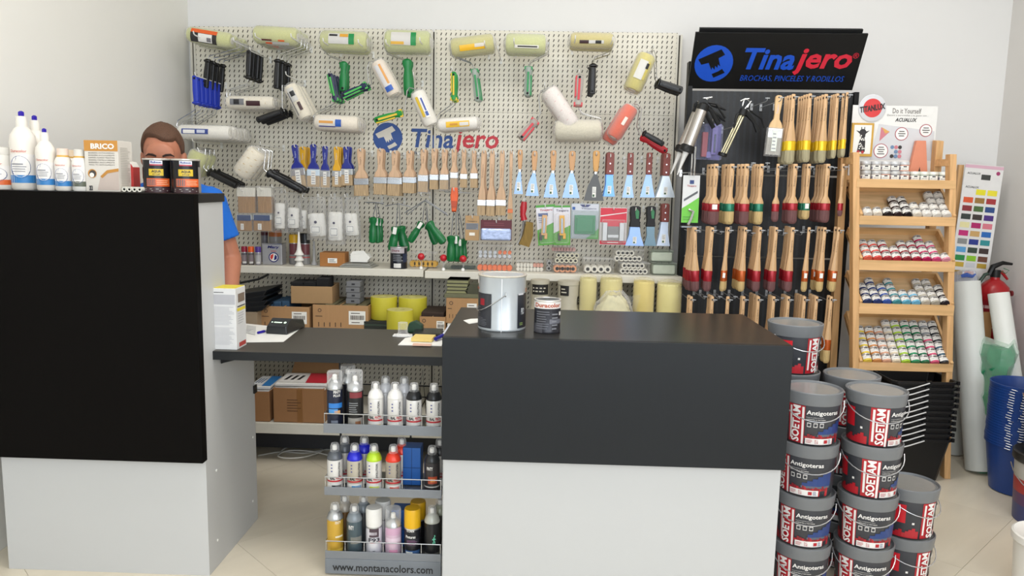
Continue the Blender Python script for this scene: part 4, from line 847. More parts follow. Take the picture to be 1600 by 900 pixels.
# larger jars on the flat top
def bigjar(px, yb, label, lid, lab, Y=YD + .05, z=None, h=14.2):
    s = S(Y); r = 7.4 * s; hh_ = h * s; p = P(px, yb, Y); t = thing('craft_jar', label, 'paint jar', (p.x, Y, zT if z is None else z), rz=math.atan2(-p.x, Y) * -1 * 0, group='larger jars on the stand top')
    MB().lathe([(r * .95, 0), (r, .003), (r, hh_ * .62), (r * .9, hh_ * .68)], 16).obj('glass_body', mat(lab, .25), t)
    MB().lathe([(r * 1.0, hh_ * .66), (r * 1.03, hh_ * .7), (r * 1.03, hh_ * .95), (r * .95, hh_)], 16).obj('lid', mat(lid, .35, .2), t)
    b = MB(); b.patch(r * 1.02, -70, 60, hh_ * .1, hh_ * .56, 0, 8); b.patch(r * 1.03, -60, -35, hh_ * .16, hh_ * .42, 2, 2); b.patch(r * 1.03, -5, 30, hh_ * .4, hh_ * .54, 1, 3); b.lines(-20, 45, hh_ * .16, hh_ * .34, 2, 0, 1, r * 1.03); b.obj('paper_label', [PAPER, mat('#2e2a30', .5), mat('#8a8296', .5)], sub(t, 'glass_body'))
    t.rotation_euler = (0, 0, -math.atan2(p.x, Y) * 1.0)
for i, x in enumerate((1351.5, 1368, 1382, 1397, 1412)):
    bigjar(x, 281, 'white-labelled jar in the lower layer, %s from the left' % ORD[i], '#c5c6c6', ('#b7b4ae', '#c1b9b4', '#c98f7a', '#8e8f96', '#c98f7a')[i])
    bigjar(x + (0, 0, 1, 0, 0)[i], 267, 'white-labelled jar stacked in the upper layer, %s from the left' % ORD[i], '#cdced0', ('#aaa79f', '#c2bab4', '#b7a9a0', '#85868e', '#d59a86')[i], z=zT + 14.3 * S(YD + .05))
for i, x in enumerate((1428.5, 1443, 1457, 1473)): bigjar(x, 282, 'white-lidded glass jar on the stand top, %s from the letter' % ORD[i], '#e3e6de', ('#a9b2a6', '#a6b0a2', '#8d948c', '#8a9288')[i])
# header card
YH_ = YD + .155; hc = thing('header_card', 'white printed header card with round red badge above the jars', 'sign', (XD, YH_, zT)); sH = S(YH_)
pc = P(1393, 260, YH_); xh = lambda px: (P(px, 230, YH_).x - XD); zh = lambda py: P(1393, py, YH_).z - zT
MB().box(xh(1328), xh(1460), 0, .004, .0, zh(165)).obj('board', mat('#e6e5e2', .55), hc)
b = MB(); m_ = [mat('#7a7572', .6), mat('#4a4745', .6), mat('#a5394c', .5), mat('#efeeea', .5), mat('#c97b86', .6), mat('#d6a35a', .6), mat('#33302f', .6), mat('#6b86a8', .6), mat('#cfcfd2', .6), mat('#b33b3b', .5)]
b.text('Do it Yourself', xh(1390), xh(1434.5), zh(177), zh(169), -.001, 0, .01); b.text('Decora y personaliza a tu gusto con...', xh(1382), xh(1446), zh(182), zh(178.5), -.001, 0); b.text('ACUALUX', xh(1395), xh(1429), zh(190), zh(184), -.001, 6, .03, .25)
b.add([(xh(1370), -.0006, zh(194)), (xh(1458), -.0006, zh(204)), (xh(1458), -.0006, zh(250)), (xh(1360), -.0006, zh(250))], [(0, 1, 2, 3)], 8)
for cx, cy, r_, lines_ in ((1406.7, 209, 10, ('Decora', 'una y', 'mil')), (1444, 203, 9.5, ('Crea', 'ambientes', 'infantiles')), (1376.5, 236, 11, ('Personaliza', 'tus cosas', 'como tu', 'quieras'))):
    b.disc(xh(cx), zh(cy), r_ * sH, -.0012, 2); b.disc(xh(cx), zh(cy), (r_ - 1.1) * sH, -.0018, 3)
    for q, ln_ in enumerate(lines_): zz_ = zh(cy) + (len(lines_) / 2 - q) * 3.3 * sH; b.quad(xh(cx) - (4 + q % 2 * 1.5) * sH, xh(cx) + (4 + q % 2 * 1.5) * sH, zz_ - 1.9 * sH, zz_ - .6 * sH, -.0024, 1)
b.add([(xh(1374), -.001, zh(199)), (xh(1388), -.001, zh(206)), (xh(1373), -.001, zh(221))], [(0, 1, 2)], 4)
b.add([(xh(1375), -.0014, zh(199)), (xh(1388), -.0014, zh(206)), (xh(1381), -.0014, zh(209))], [(0, 1, 2)], 5)
for q in range(9): b.disc(xh(1394 + (q % 3) * 6), zh(230 + (q // 3) * 7), 3 * sH, -.001 - .0003 * q, (7, 4, 6, 8, 7, 4, 6, 7, 4)[q], 8)
b.obj('card_print', m_, hc)
c0 = (xh(1357.5), 0, zh(169.5)); b = MB(); b.lathe([(20.5 * sH, 0), (20.5 * sH, .004), (19 * sH, .006)], 32, 0, Matrix.Translation(c0) @ Matrix.Rotation(PI / 2, 4, 'X')); b.disc(c0[0], c0[2] + 0, 14 * sH, -.0066, 1, 32)
b.text('TITANLUX', c0[0] - 19 * sH, c0[0] + 19 * sH, c0[2] - 4.5 * sH, c0[2] + 4.5 * sH, -.008, 2, .04, .1, M=Matrix.Translation(Vector(c0)) @ Matrix.Rotation(math.radians(-10), 4, 'Y') @ Matrix.Translation(-Vector(c0))); b.obj('round_badge', [mat('#cfd0d4', .4), mat('#d2383a', .4), mat('#29282b', .5)], hc)
# framed animal picture and salmon letter
t = thing('framed_picture', 'small gold-framed giraffe picture at the left of header card', 'picture', (xh(1344.5) + XD, YH_ - .012, zT + zh(245.5))); w_ = 16.5 * sH; h_ = 50 * sH
b = MB(); b.box(-w_, w_, 0, .008, 0, h_); b.obj('frame', mat('#c79a3a', .4), t, .001); b = MB(); b.quad(-w_ * .8, w_ * .8, h_ * .08, h_ * .94, -.0008, 0)
nk = [(-.42, .14), (.3, .14), (.28, .45), (.12, .62), (-.12, .62), (-.3, .4)]
b.add([(x * w_, -.0014, z * h_) for x, z in nk], [tuple(range(6))], 1)
b.disc(0, h_ * .62, w_ * .26, -.0016, 1, 10); b.disc(0, h_ * .72, w_ * .32, -.0018, 1, 10); b.add([(x * w_, -.0017, z * h_) for x, z in ((-.62, .78), (-.2, .66), (-.2, .74))], [(0, 1, 2)], 1); b.add([(x * w_, -.0017, z * h_) for x, z in ((.62, .78), (.2, .66), (.2, .74))], [(0, 1, 2)], 1)
b.quad(-w_ * .17, -w_ * .1, h_ * .76, h_ * .88, -.0017, 1); b.quad(w_ * .1, w_ * .17, h_ * .76, h_ * .88, -.0017, 1)
for q in range(16): b.disc(w_ * rnd.uniform(-.25, .22), h_ * rnd.uniform(.18, .75), w_ * .07, -.0022, 0, 6)
b.disc(-w_ * .3, h_ * .14, w_ * .15, -.002, 2, 6); b.disc(w_ * .1, h_ * .13, w_ * .15, -.002, 2, 6)
b.obj('picture_print', [mat('#eceae4', .6), mat('#2b282a', .6), mat('#b03038', .6)], t)
t = thing('letter_a', 'salmon coloured block letter A standing behind white-lidded jars', 'letter', (xh(1434) + XD, YH_ - .03, zT)); a_ = zh(219.5)
L2 = lambda x: (x - 1434) * sH
MB().prism([(L2(1418), 0), (L2(1427), a_), (L2(1441), a_), (L2(1449), 0)], 0, .022).obj('body', mat('#d98a6c', .5), t, .002)
b = MB(); b.add([(L2(1432.5), -.0008, a_ * .2), (L2(1436.5), -.0008, a_ * .2), (L2(1434.7), -.0008, a_ * .36)], [(0, 1, 2)]); b.obj('counter_hole', mat('#2f2224', .7), t)
# ================================================================ GOODS ON THE UPPER SHELF
ZA, ZB = ZS + .001, ZS - .003
def stand(name, label, cat, px, Y, z, grp=None, rz=0., py=405): p = P(px, py, Y); return thing(name, label, cat, (p.x, Y, z), rz, grp)
def can(label, px, Y, z, wpx, hpx, body, bands=(), lid='#b9bcbf', txt=(), name='paint_can', cat='paint can', handle=False, turn=0., grp=None, py=405, rim=True):
    s = S(Y); r = wpx / 2 * s; h = hpx * s; t = stand(name, label, cat, px, Y, z, grp, math.atan2(-P(px, py, Y).x, Y) + turn, py)
    MB().lathe([(r * .98, 0), (r, .002), (r, .006), (r * .985, .009), (r * .985, h - .01), (r, h - .006), (r, h)], 32).obj('tin_body', mat(body, .28, .3 if rim else 0), t)
    b = MB(); b.lathe([(r * 1.01, h - .004), (r * 1.03, h - .001), (r * 1.01, h + .0015), (r * .9, h + .0015), (r * .87, h - .004), (r * .6, h - .004), (r * .57, h - .001), (0, h - .001)], 32); b.obj('lid', mat(lid, .25, .5), t)
    if bands or txt:
        b = MB(); ms = []
        for (z0, z1, a0, a1, c) in bands:
            if c not in ms: ms.append(c)
            b.patch(r * (1.0 + .004 * (1 + .3 * bands.index((z0, z1, a0, a1, c)))), a0, a1, h * z0, h * z1, ms.index(c), max(3, int((a1 - a0) / 8)))
        for (s_, a0, a1, z0, z1, c, wgt) in txt:
            if c not in ms: ms.append(c)
            if s_ == '=': b.lines(a0, a1, h * z0, h * z1, int(wgt), 0, ms.index(c), r * 1.022)
            else: b.text(s_, a0, a1, h * z0, h * z1, 0, ms.index(c), wgt, 0, False, r * 1.026)
        b.obj('printed_label', [mat(c, .35) for c in ms], sub(t, 'tin_body'))
    if handle:
        b = MB(); b.tube([(r * 1.05 * math.sin(math.radians(a)), -r * 1.05 * math.cos(math.radians(a)), h * (.68 - .34 * math.sin(math.radians((8 - a) * 180 / 172)))) for a in range(8, -166, -12)], .0018); b.tube([(r * 1.05 * math.sin(math.radians(a)), -r * 1.05 * math.cos(math.radians(a)), h * .68 + .0 * a) for a in (7, 8)], .008, 10); b.obj('wire_handle', CHROME, t)
    return t
def spray(label, px, Y, z, wpx, hpx, body, capc='clear', shoulder=None, bands=(), txt=(), turn=0., cone=True, tallcap=False, grp=None, py=405, caph=.17, name='spray_can', cat='spray can'):
    """hpx total height with cap"""
    s = S(Y); r = wpx / 2 * s; H = hpx * s; h = H * (1 - caph); t = stand(name, label, cat, px, Y, z, grp, math.atan2(-P(px, py, Y).x, Y) + turn, py)
    wide = tallcap
    MB().lathe([(r * .94, 0), (r, .004), (r, h - .012), (r * .97, h - .008)], 20).obj('tin_body', mat(body, .3, .25), t)
    sc_ = shoulder or '#bfc1c2'
    MB().lathe([(r * .97, h - .009), (r * 1.01, h - .007), (r * 1.0, h - .003), (r * .8, h + .012), (r * .5, h + .02), (r * .42, h + .022)], 20).obj('shoulder', mat(sc_, .3, .1 if shoulder else .8), t)
    if capc == 'clear':
        MB().lathe([(.006, h + .018), (.0085, h + .024), (.0078, h + .037), (.004, h + .040)], 12).obj('nozzle', mat('#e9e7e2', .4), t)
        if wide: b = MB(); b.lathe([(r * .96, h - .002), (r * .97, H - .006), (r * .9, H), (0, H + .001)], 20); b.obj('cap', clear('#ffffff', .2), t)
        else: b = MB(); b.lathe([(r * .6, h + .012), (r * .56, h + .034), (r * .46, h + .044), (0, h + .047)], 16); b.obj('cap', clear('#ffffff', .16), t)
    else:
        b = MB(); b.lathe([(r * 1.0, h - .004), (r * 1.0, H - .006), (r * .93, H), (0, H)], 20) if wide else b.lathe([(r * .9, h), (r * .88, H - .004), (r * .8, H), (0, H)], 16); b.obj('cap', mat(capc, .35), t)
    if bands or txt:
        b = MB(); ms = []
        for (z0, z1, a0, a1, c) in bands:
            if c not in ms: ms.append(c)
            b.patch(r * (1.006 + .002 * bands.index((z0, z1, a0, a1, c))), a0, a1, h * z0, h * z1, ms.index(c), max(3, int((a1 - a0) / 10)))
        for (s_, a0, a1, z0, z1, c, wgt, up) in txt:
            if c not in ms: ms.append(c)
            if s_ == '=': b.lines(a0, a1, h * z0, h * z1, int(wgt), 0, ms.index(c), r * 1.03)
            else: b.text(s_, a0, a1, h * z0, h * z1, 0, ms.index(c), wgt, 0, up, r * 1.032)
        b.obj('printed_label', [mat(c, .35) for c in ms], sub(t, 'tin_body'))
    return t
for i, (x, c, n_, bd) in enumerate(((382, '#8a1530', 'crimson', '#55525a'), (392.5, '#dd5a18', 'orange', '#5a5350'), (403.5, '#4a2f86', 'purple', '#8b8a90'))):
    spray('tiny spray can with %s cap on shelf beside the man' % n_, x, 3.80, ZA, 9.5, 29, bd, c, bands=[(.25, .75, -60, 60, '#7c7074' if i < 2 else '#a9a8aa'), (.1, .25, -40, 40, '#c9c7c4')], tallcap=True, caph=.27)
# square tin
s = S(3.82); t = stand('square_tin', 'silver-grey square tin with round red and blue emblem', 'tin', 425, 3.81, ZA); w_ = 16 * s; h = 34 * s
MB().box(-w_, w_, -.0, .07, 0, h).obj('tin_body', mat('#a9a9ab', .35, .3), t, .003)
b = MB(); b.text('Mary', -w_ * .42, w_ * .75, h * .74, h * .9, -.0012, 0, .03, .2); b.lines(-w_ * .1, w_ * .5, h * .62, h * .68, 1, -.001, 1)
b.disc(w_ * .18, h * .36, w_ * .5, -.001, 0, 24); b.disc(w_ * .18, h * .36, w_ * .4, -.0015, 2, 24); b.add([(w_ * (.18 + x), -.002, h * .36 + w_ * z) for x, z in ((-.34, -.05), (-.3, .2), (0, .36), (-.05, 0), (-.2, -.28))], [(0, 1, 2, 3, 4)], 1); b.add([(w_ * (.18 + x), -.002, h * .36 + w_ * z) for x, z in ((.02, -.3), (.3, -.2), (.34, .1), (.15, .3), (.08, 0))], [(0, 1, 2, 3, 4)], 0)
b.obj('printed_label', [mat('#20246a', .4), mat('#c93a34', .4), mat('#e4e2de', .4)], t)
MB().box(-w_ * 1.01, w_ * 1.01, -.001, .071, h - .004, h + .001).obj('rim', CHROME, t)
can('jar with broad orange-brown lid behind the square tin', 431, 3.95, ZA, 20, 50, '#8a8a88', [(.82, 1.0, -180, 180, '#a8602c')], lid='#a8602c', name='paint_jar', rim=False)
can('small jar with dark red lid behind the square tin', 414, 3.95, ZA, 11, 50, '#6b6a70', [(.85, 1.0, -180, 180, '#4a1420')], lid='#4a1420', name='paint_jar', rim=False)
spray('spray can with yellow cap and maroon label on the shelf', 460, 3.88, ZA, 16, 47, '#8d8c8d', '#e0ad14', bands=[(.45, .95, -60, 50, '#6e3b40'), (.3, .36, -70, 70, '#b55a58')], tallcap=True, caph=.26)
spray('spray can with black cap and maroon label on the shelf', 477, 3.88, ZA, 16, 49, '#9a9a9a', '#14171b', bands=[(.45, .95, -50, 60, '#6e3b40'), (.3, .36, -70, 70, '#b55a58')], tallcap=True, caph=.3)
s = S(3.80); t = stand('nozzle_stack', 'stack of white cone nozzles with tall spire in front of sprays', 'nozzles', 467.5, 3.79, ZA)
pr = []
for i in range(3): z = i * .028; pr += [(.024, z), (.024, z + .002), (.017, z + .012), (.012, z + .024)]
MB().lathe(pr + [(.011, .085), (.007, .12), (.004, .17), (0, .171)], 20).obj('spire', mat('#e9e7e0', .45), t)
t = stand('spare_nozzle', 'grey translucent nozzle with round foot right of black cap', 'nozzles', 491, 3.86, ZA); MB().lathe([(.018, 0), (.018, .003), (.008, .02), (.005, .12), (0, .121)], 16).obj('spire', mat('#a9a9a8', .4), t)
# small cardboard box and opened white box
def carton(label, x0, x1, h, Y, z, dep, m=CARD, py=405, name='cardboard_box', cat='box', rz=0., opened=False, deco=None, ypx=None, grp=None):
    s = S(Y); t = stand(name, label, cat, (x0 + x1) / 2, Y, z, grp, rz, py); w_ = (x1 - x0) / 2 * s; h = h * s if h > 1 else h
    b = MB()
    if opened:
        e = .004; b.box(-w_, w_, 0, e, 0, h); b.box(-w_, w_, dep - e, dep, 0, h); b.box(-w_, -w_ + e, e, dep - e, 0, h); b.box(w_ - e, w_, e, dep - e, 0, h); b.box(-w_, w_, 0, dep, 0, e)
    else: b.box(-w_, w_, 0, dep, 0, h)
    b.obj('box_body', m, t, .0015)
    if deco: deco(t, w_, h, dep)
    return t
def d1(t, w_, h, dep):
    b = MB(); b.quad(-w_ * .35, w_ * .4, h * .25, h * .6, -.001, 0); b.lines(-w_ * .25, w_ * .3, h * .3, h * .56, 3, -.0015, 1); b.obj('paper_label', [PAPER, INK], t)
carton('small orange-brown cardboard box with white label on the shelf', 499, 539, 22, 3.80, ZA, .09, mat('#a8713c', .8), deco=d1)
def d2(t, w_, h, dep):
    b = MB(); b.prism([(-w_, h), (-w_ * .7, h + .015), (w_ * .6, h + .02), (w_, h)], 0, .002); b.prism([(w_, h * .2), (w_ + .015, h * .6), (w_, h)], .0, .06); b.obj('flap', PAPER, t)
carton('torn-open small white box lying on plastic sheets', 547, 574, 13, 3.81, ZA + .022, .07, PAPER, opened=True, deco=d2)
t = stand('plastic_sheets', 'pile of clear and grey plastic sheets under the white box', 'sheets', 555, 3.77, ZA)
b = MB()
for i in range(5): b.box(-.085 + .006 * i, .085 - .004 * i, .002 * i, .13, .004 * i, .004 * i + .0022, i % 2, Matrix.Rotation(.03 * (i - 2), 4, 'Z'))
b.obj('sheet_stack', [mat('#9a9a92', .3), mat('#c6c6be', .3)], t)
can('black and silver paint can between green handles on the shelf', 623, 3.80, ZA, 27, 34, '#22252c', [(.72, .96, -75, 40, '#b5aeb2'), (.05, .25, -35, 15, '#e2e0dc'), (.3, .7, 30, 75, '#2a3550')], lid='#c9c8c4',
    txt=[('Duraluce'[:4] + 'x'[:0], -50, 5, .80, .9, '#7d3c46', .02), ('=', -40, 30, .34, .68, '#8d8f96', 4)])
# clear tubs: helper
def tub(label, x0, x1, h, Y, z, dep, fill, name='plastic_tub', grp=None, tint='#ffffff', py=405):
    s = S(Y); t = stand(name, label, 'plastic tub', (x0 + x1) / 2, Y, z, grp, 0, py); w_ = (x1 - x0) / 2 * s; hh_ = h * s
    fill(t, w_, hh_, dep)
    b = MB(); b.box(-w_, w_, 0, dep, 0, hh_); b.box(-w_ * 1.03, w_ * 1.03, -.002, dep + .002, hh_ - .006, hh_ - .001); b.obj('clear_shell', clear(tint, .09), t, .004)
    return t
def tubes(cols, rows_, r, m1, axis='y', start=0):
    def f(t, w_, h, dep):
        n = 0
        for j in range(rows_):
            for i in range(cols[j]):
                x = -w_ + r * 1.15 + (2 * w_ - 2.3 * r) * (i + .25 * (j % 2)) / max(1, cols[0] - .75); z = r * 1.05 + j * r * 1.9
                b = MB(); M_ = Matrix.Translation((x, .006, z)) @ Matrix.Rotation(-PI / 2, 4, 'X')
                b.lathe([(r * .45, .004), (r * .5, 0), (r * .9, 0), (r, .004), (r, dep * .85)], 12, 0, M_); b.lathe([(r * .46, 0), (r * .4, .0005)], 10, 1, M_); b.obj('refill', [m1, mat('#17171a', .8)], t)
    return f
def balls(m1, nx, nz, r, col2=None):
    def f(t, w_, h, dep):
        for j in range(nz):
            for i in range(nx):
                x = -w_ + (2 * w_) * (i + .5) / nx; b = MB(); b.cyl((x, .006 + dep * .1, r + j * r * 2), (x, dep * .6, r + j * r * 2), r, 10); b.obj('refill', col2 if (col2 and j and i > nx * .55) else m1, t)
    return f
CRM = mat('#dcd8cc', .8); TNR = mat('#cfcab4', .8)
tub('clear tub of yellow-cored refills left of red lollipop shapes', 640, 682, 24, 3.86, ZA, .09, balls(mat('#dca61c', .5), 6, 1, .016, None))
for i, (x, y) in enumerate(((658, 401), (693, 403), (723.5, 404.5))):
    Y = 3.78; p = P(x, y, Y); t = thing('ball_marker', '%s red ball on a thin clear stem on shelf' % ('leftmost', 'middle', 'rightmost')[i], 'marker', (p.x, Y, ZA if x < 663 else ZB), group='red balls on stems')
    h = p.z - (ZA if x < 663 else ZB); MB().lathe([(0, -.018), (.010, -.0155), (.0165, -.008), (.018, 0), (.0165, .008), (.010, .0155), (0, .018)], 16, 0, Matrix.Translation((0, 0, h))).obj('ball', mat('#c4202c', .3), t)
    b = MB(); b.tube([(0, 0, h - .015), (.003, 0, h * .4), (.0, 0, .012)], .004); b.obj('stem', clear('#dddddd', .3), t); MB().lathe([(.009, 0), (.009, .008), (.005, .013), (0, .014)], 12).obj('foot', WHITE, t)
t = stand('clear_tray', 'flat clear tray with dark items at right of red balls', 'plastic tub', 722, 3.84, ZB); MB().box(-.09, .09, 0, .12, 0, .02).obj('clear_shell', clear('#cfd6d0', .2), t); MB().box(-.06, .06, .02, .1, .003, .012).obj('contents', mat('#2f3a36', .6), t)
ORG = mat('#e2703c', .5); GL = mat('#bfc3c8', .3)
tub('clear tub of orange-ended refills under another tub', 745.5, 800, 20, 3.80, ZB, .1, balls(ORG, 7, 1, .0145))
tub('clear tub of mostly empty glassy tubes on the orange one', 746, 800, 21, 3.80, ZB + 20.5 * S(3.80), .1, balls(GL, 7, 2, .009, ORG))
tub('low clear tub of white round refills right of the big grey can', 807, 849, 17, 3.82, ZB, .09, balls(CRM, 8, 2, .010, mat('#d59a88', .7)))
tub('narrow stack of two grey refills with dark holes', 853, 865, 18, 3.84, ZB, .08, tubes([1, 1], 2, .014, mat('#a9a8a4', .7)))
s380 = S(3.80)
tub('bottom tub holding three orange foam refills', 864, 905, 14, 3.79, ZB, .1, tubes([4], 1, .019, mat('#d99a74', .8)))
tub('middle tub of pale green refills with dark cores', 866, 906, 18, 3.80, ZB + 14.5 * s380, .1, tubes([5, 5], 2, .0135, TNR))
tub('top tub of thin pink refills on the stacked tubs', 862, 898.6, 8, 3.82, ZB + 33 * s380, .09, balls(mat('#c99a92', .7), 8, 1, .010))
tub('wide clear tub with two dark-cored white refills', 912, 960, 24, 3.80, ZB, .11, tubes([4], 1, .019, CRM))
tub('upper tub of white dark-cored refills near right end', 959, 1006, 19.5, 3.80, ZB + 19.5 * s380, .11, tubes([6, 4], 2, .0145, CRM))
tub('lower tub of white dark-cored refills near right end', 969, 1016, 19, 3.79, ZB, .11, tubes([6, 5], 2, .0145, CRM))
def block(t, w_, h, dep):
    MB().box(-w_ * .93, w_ * .93, .006, dep - .006, .004, h * .82).obj('refill_block', mat('#d9dacf', .8, 0, 'plain', 40, .15), t, .008)
tub('upper frosted tub of white refills at the shelf end', 1017, 1052, 19, 3.80, ZB + 20 * s380, .1, block, tint='#e8f0e8')
tub('lower frosted tub of white refills at the shelf end', 1020, 1058, 19.5, 3.79, ZB, .1, block, tint='#e8f0e8')

# ================================================================ GOODS ON THE SECOND SHELF
ZQ = ZL + .001
def zt_at(px, py, Y): return P(px, py, Y).z
def obarc(t, w_, h, dep):
    b = MB(); s_ = .003; b.disc(-w_ * .82 + .01, h * .8, .009, -.0008, 0, 14); b.disc(-w_ * .82 + .01, h * .8, .006, -.0012, 2, 14); b.lines(-w_ * .9, -w_ * .6, h * .55, h * .62, 1, -.001, 0)
    b.quad(w_ * .3, w_ * .9, h * .3, h * .8, -.001, 1)
    x = w_ * .36
    while x < w_ * .84: q = rnd.uniform(.0008, .003); b.quad(x, x + q, h * .48, h * .64, -.0015, 0); x += q + rnd.uniform(.0008, .002)
    b.lines(w_ * .38, w_ * .8, h * .68, h * .76, 1, -.0015, 0); b.lines(w_ * .4, w_ * .7, h * .34, h * .42, 1, -.0015, 0)
    for i in range(5): b.quad(-w_ * .8 + i * w_ * .2, -w_ * .77 + i * w_ * .2, h * .2, h * .36, -.001, 0)
    b.box(-w_ * .02, w_ * .02, -.001, dep, h, h + .001, 3); b.obj('box_print', [mat('#4a3a30', .7), PAPER, CARD, mat('#c49a6a', .4)], t)
YQ = 3.66
zA = zt_at(446, 479, YQ)
carton('open carton with barcode label, left of the two, blue pads inside', 404, 485, zA - ZQ, YQ, ZQ, .28, py=500, opened=True, deco=obarc)
zBc = zt_at(530, 477, YQ)
carton('open carton with barcode label under the stacked grey sponges', 487, 577, zBc - ZQ, YQ, ZQ, .28, py=500, opened=True, deco=obarc)
carton('plain brown open box resting across the two barcode cartons', 454, 520, 28, YQ + .02, max(zA, zBc) + .001, .17, mat('#a8875f', .8), py=470, opened=True, rz=.05)
for i in range(3):
    t = stand('sanding_pad_pack', 'black abrasive pads, %s one in the plain brown box' % ('left', 'middle', 'right')[i], 'sanding pads', 464 + i * 20, YQ + .035, max(zA, zBc) + .006, 'black pads in the open box', rz=.05, py=455)
    MB().box(-.03, .03, 0, .12, 0, .098 + .02 * (i == 2)).obj('pad', mat('#18181a', .95, 0, 'plain', 200, .3, .6), t, .003)
for i in range(3):
    t = stand('scouring_pad', 'blue abrasive pad, %s one in the left barcode carton' % ('left', 'middle', 'right')[i], 'sanding pads', 420 + 13 * i, YQ + .03, ZQ + .006, 'blue pads in the left carton', py=480)
    MB().box(-.02, .02, 0, .2, 0, zA - ZQ + .008 + .004 * i).obj('pad', mat('#33526e', .9), t, .006)
for i in range(4):
    t = stand('sanding_sponge', 'grey sanding sponge, %s from the top of the stack' % ORD[3 - i], 'sanding sponge', 551 + (i % 2), YQ + .05, max(zA, zBc) + .001 + i * .028 - .0, 'stacked grey sanding sponges', py=462)
    MB().box(-.034, .034, 0, .1, 0, .0262).obj('foam', mat('#77787a', .9), t, .002); b = MB(); b.quad(-.008, .008, .009, .017, -.001); b.obj('printed_mark', INK, t)
b = MB(); t = stand('sponge_bed', 'olive sanding sponges filling the right barcode carton', 'sanding sponge', 532, YQ + .01, ZQ + .006, py=480)
for i in range(5): b.box(-.125 + .05 * i, -.08 + .05 * i, 0, .25, 0, zBc - ZQ - .008 + .004 * (i % 2))
b.obj('sponges', mat('#6d664a', .9), t, .003)
t = stand('roller_tray_stack', 'stack of black paint roller trays beside the paint box', 'paint trays', 392, 3.60, ZQ + .10, py=470)
for i in range(4): MB().prism([(-.10, .012), (-.02, .0), (.05 + .012 * (i % 2), .0), (.078, .02), (.082, .026), (-.10, .020)], 0, .24, 0, Matrix.Translation((0, 0, i * .024)) @ Matrix.Rotation(-.12, 4, 'Y')).obj('paint_tray', mat('#17191c', .35), t, .003)
MB().tube([(-.05, .0, .14), (.04, .0, .16), (.09, .0, .185)], .006).obj('tray_handle', BLACK, t)
carton('small white-labelled carton under the black trays', 381, 402, .10, 3.60, ZQ, .2, mat('#9c8a72', .8), py=500)
def reel(label, cx, w, ytop, Y, z, dark=True):
    s = S(Y); r = w / 2 * s; h = P(cx, ytop, Y).z - z; t = stand('abrasive_roll', label, 'sandpaper roll', cx, Y + r, z, 'yellow sandpaper rolls', py=480)
    b = MB(); b.lathe([(r * .98, 0), (r, .003), (r, h - .003), (r * .98, h), (r * .35, h), (r * .33, h - .02), (0, h - .02)], 32, [0, 0, 0, 1, 1, 2, 2]); b.obj('paper_roll', [mat('#c9bf35', .6), mat('#c9c276', .8), mat('#5b5a3a', .8)], t)
reel('yellow sandpaper roll standing behind left', 600, 43, 466, 3.68, ZQ + .06)
reel('yellow sandpaper roll standing behind right', 645, 46, 467, 3.68, ZQ + .06)
reel('smaller bright yellow sandpaper roll in front', 625, 43, 487, 3.49, ZQ + .0)
for i in range(5):
    t = stand('abrasive_sheets', 'dark green abrasive sheets, %s layer from the shelf, left of yellow roll' % ORD[i], 'sandpaper', 607, 3.655, ZQ + .0118 * i, 'green sheet layers under the yellow rolls', py=500)
    MB().box(-.12, .2, 0, .25, 0, .011).obj('sheets', mat('#3a463c' if i % 2 else '#2c302c', .9), t, .001)
zC = zt_at(676, 495, 3.60)
carton('open carton with small logo nearest the desk end', 655, 697, zC - ZQ, 3.60, ZQ, .25, py=500, opened=True, deco=obarc)
t = stand('sponge_filling', 'dark brown abrasive blocks filling the small open carton', 'sanding sponge', 676, 3.62, ZQ + .006, py=490); MB().box(-.055, .055, 0, .2, 0, zC - ZQ + .012).obj('blocks', mat('#3a2c24', .9), t, .004)
carton('white barcode box under the upper carton by the low counter', 698, 748, .07, 3.58, ZQ, .25, mat('#d9d6cc', .7), py=510)
zDd = zt_at(720, 466, 3.60)
carton('upper carton with logo and barcode beside the grey can', 696.5, 748, zDd - ZQ - .071, 3.60, ZQ + .071, .25, py=480, deco=obarc)
t = stand('abrasive_sheets', 'wide olive abrasive sheet lying on the upper carton', 'sandpaper', 723, 3.60, zDd + .001, py=470); MB().box(-.088, .088, 0, .2, 0, .018).obj('sheets', mat('#6d6d55', .9), t, .002)
for i in range(4):
    t = stand('sanding_sponge', 'olive sanding sponge, %s from top, on the upper carton' % ORD[3 - i], 'sanding sponge', 714 + (i % 2), 3.62, zDd + .020 + i * .0165, 'olive sponges stacked on the upper carton', py=450)
    b = MB(); b.box(-.05, .05, 0, .12, 0, .0158, 0); b.box(-.05, .05, -.0004, .1204, .011, .0158, 1); b.obj('foam', [mat('#8d8c66', .9), mat('#4a4a3c', .9)], t, .001)
t = stand('mesh_sheets', 'dark abrasive mesh sheets leaning beside the olive sponges', 'sandpaper', 741, 3.62, zDd + .02, py=450); MB().prism([(-.035, 0), (.045, 0), (.045, .05), (-.02, .045), (-.045, .012)], 0, .1).obj('sheets', mat('#4b4b3c', .9), t)
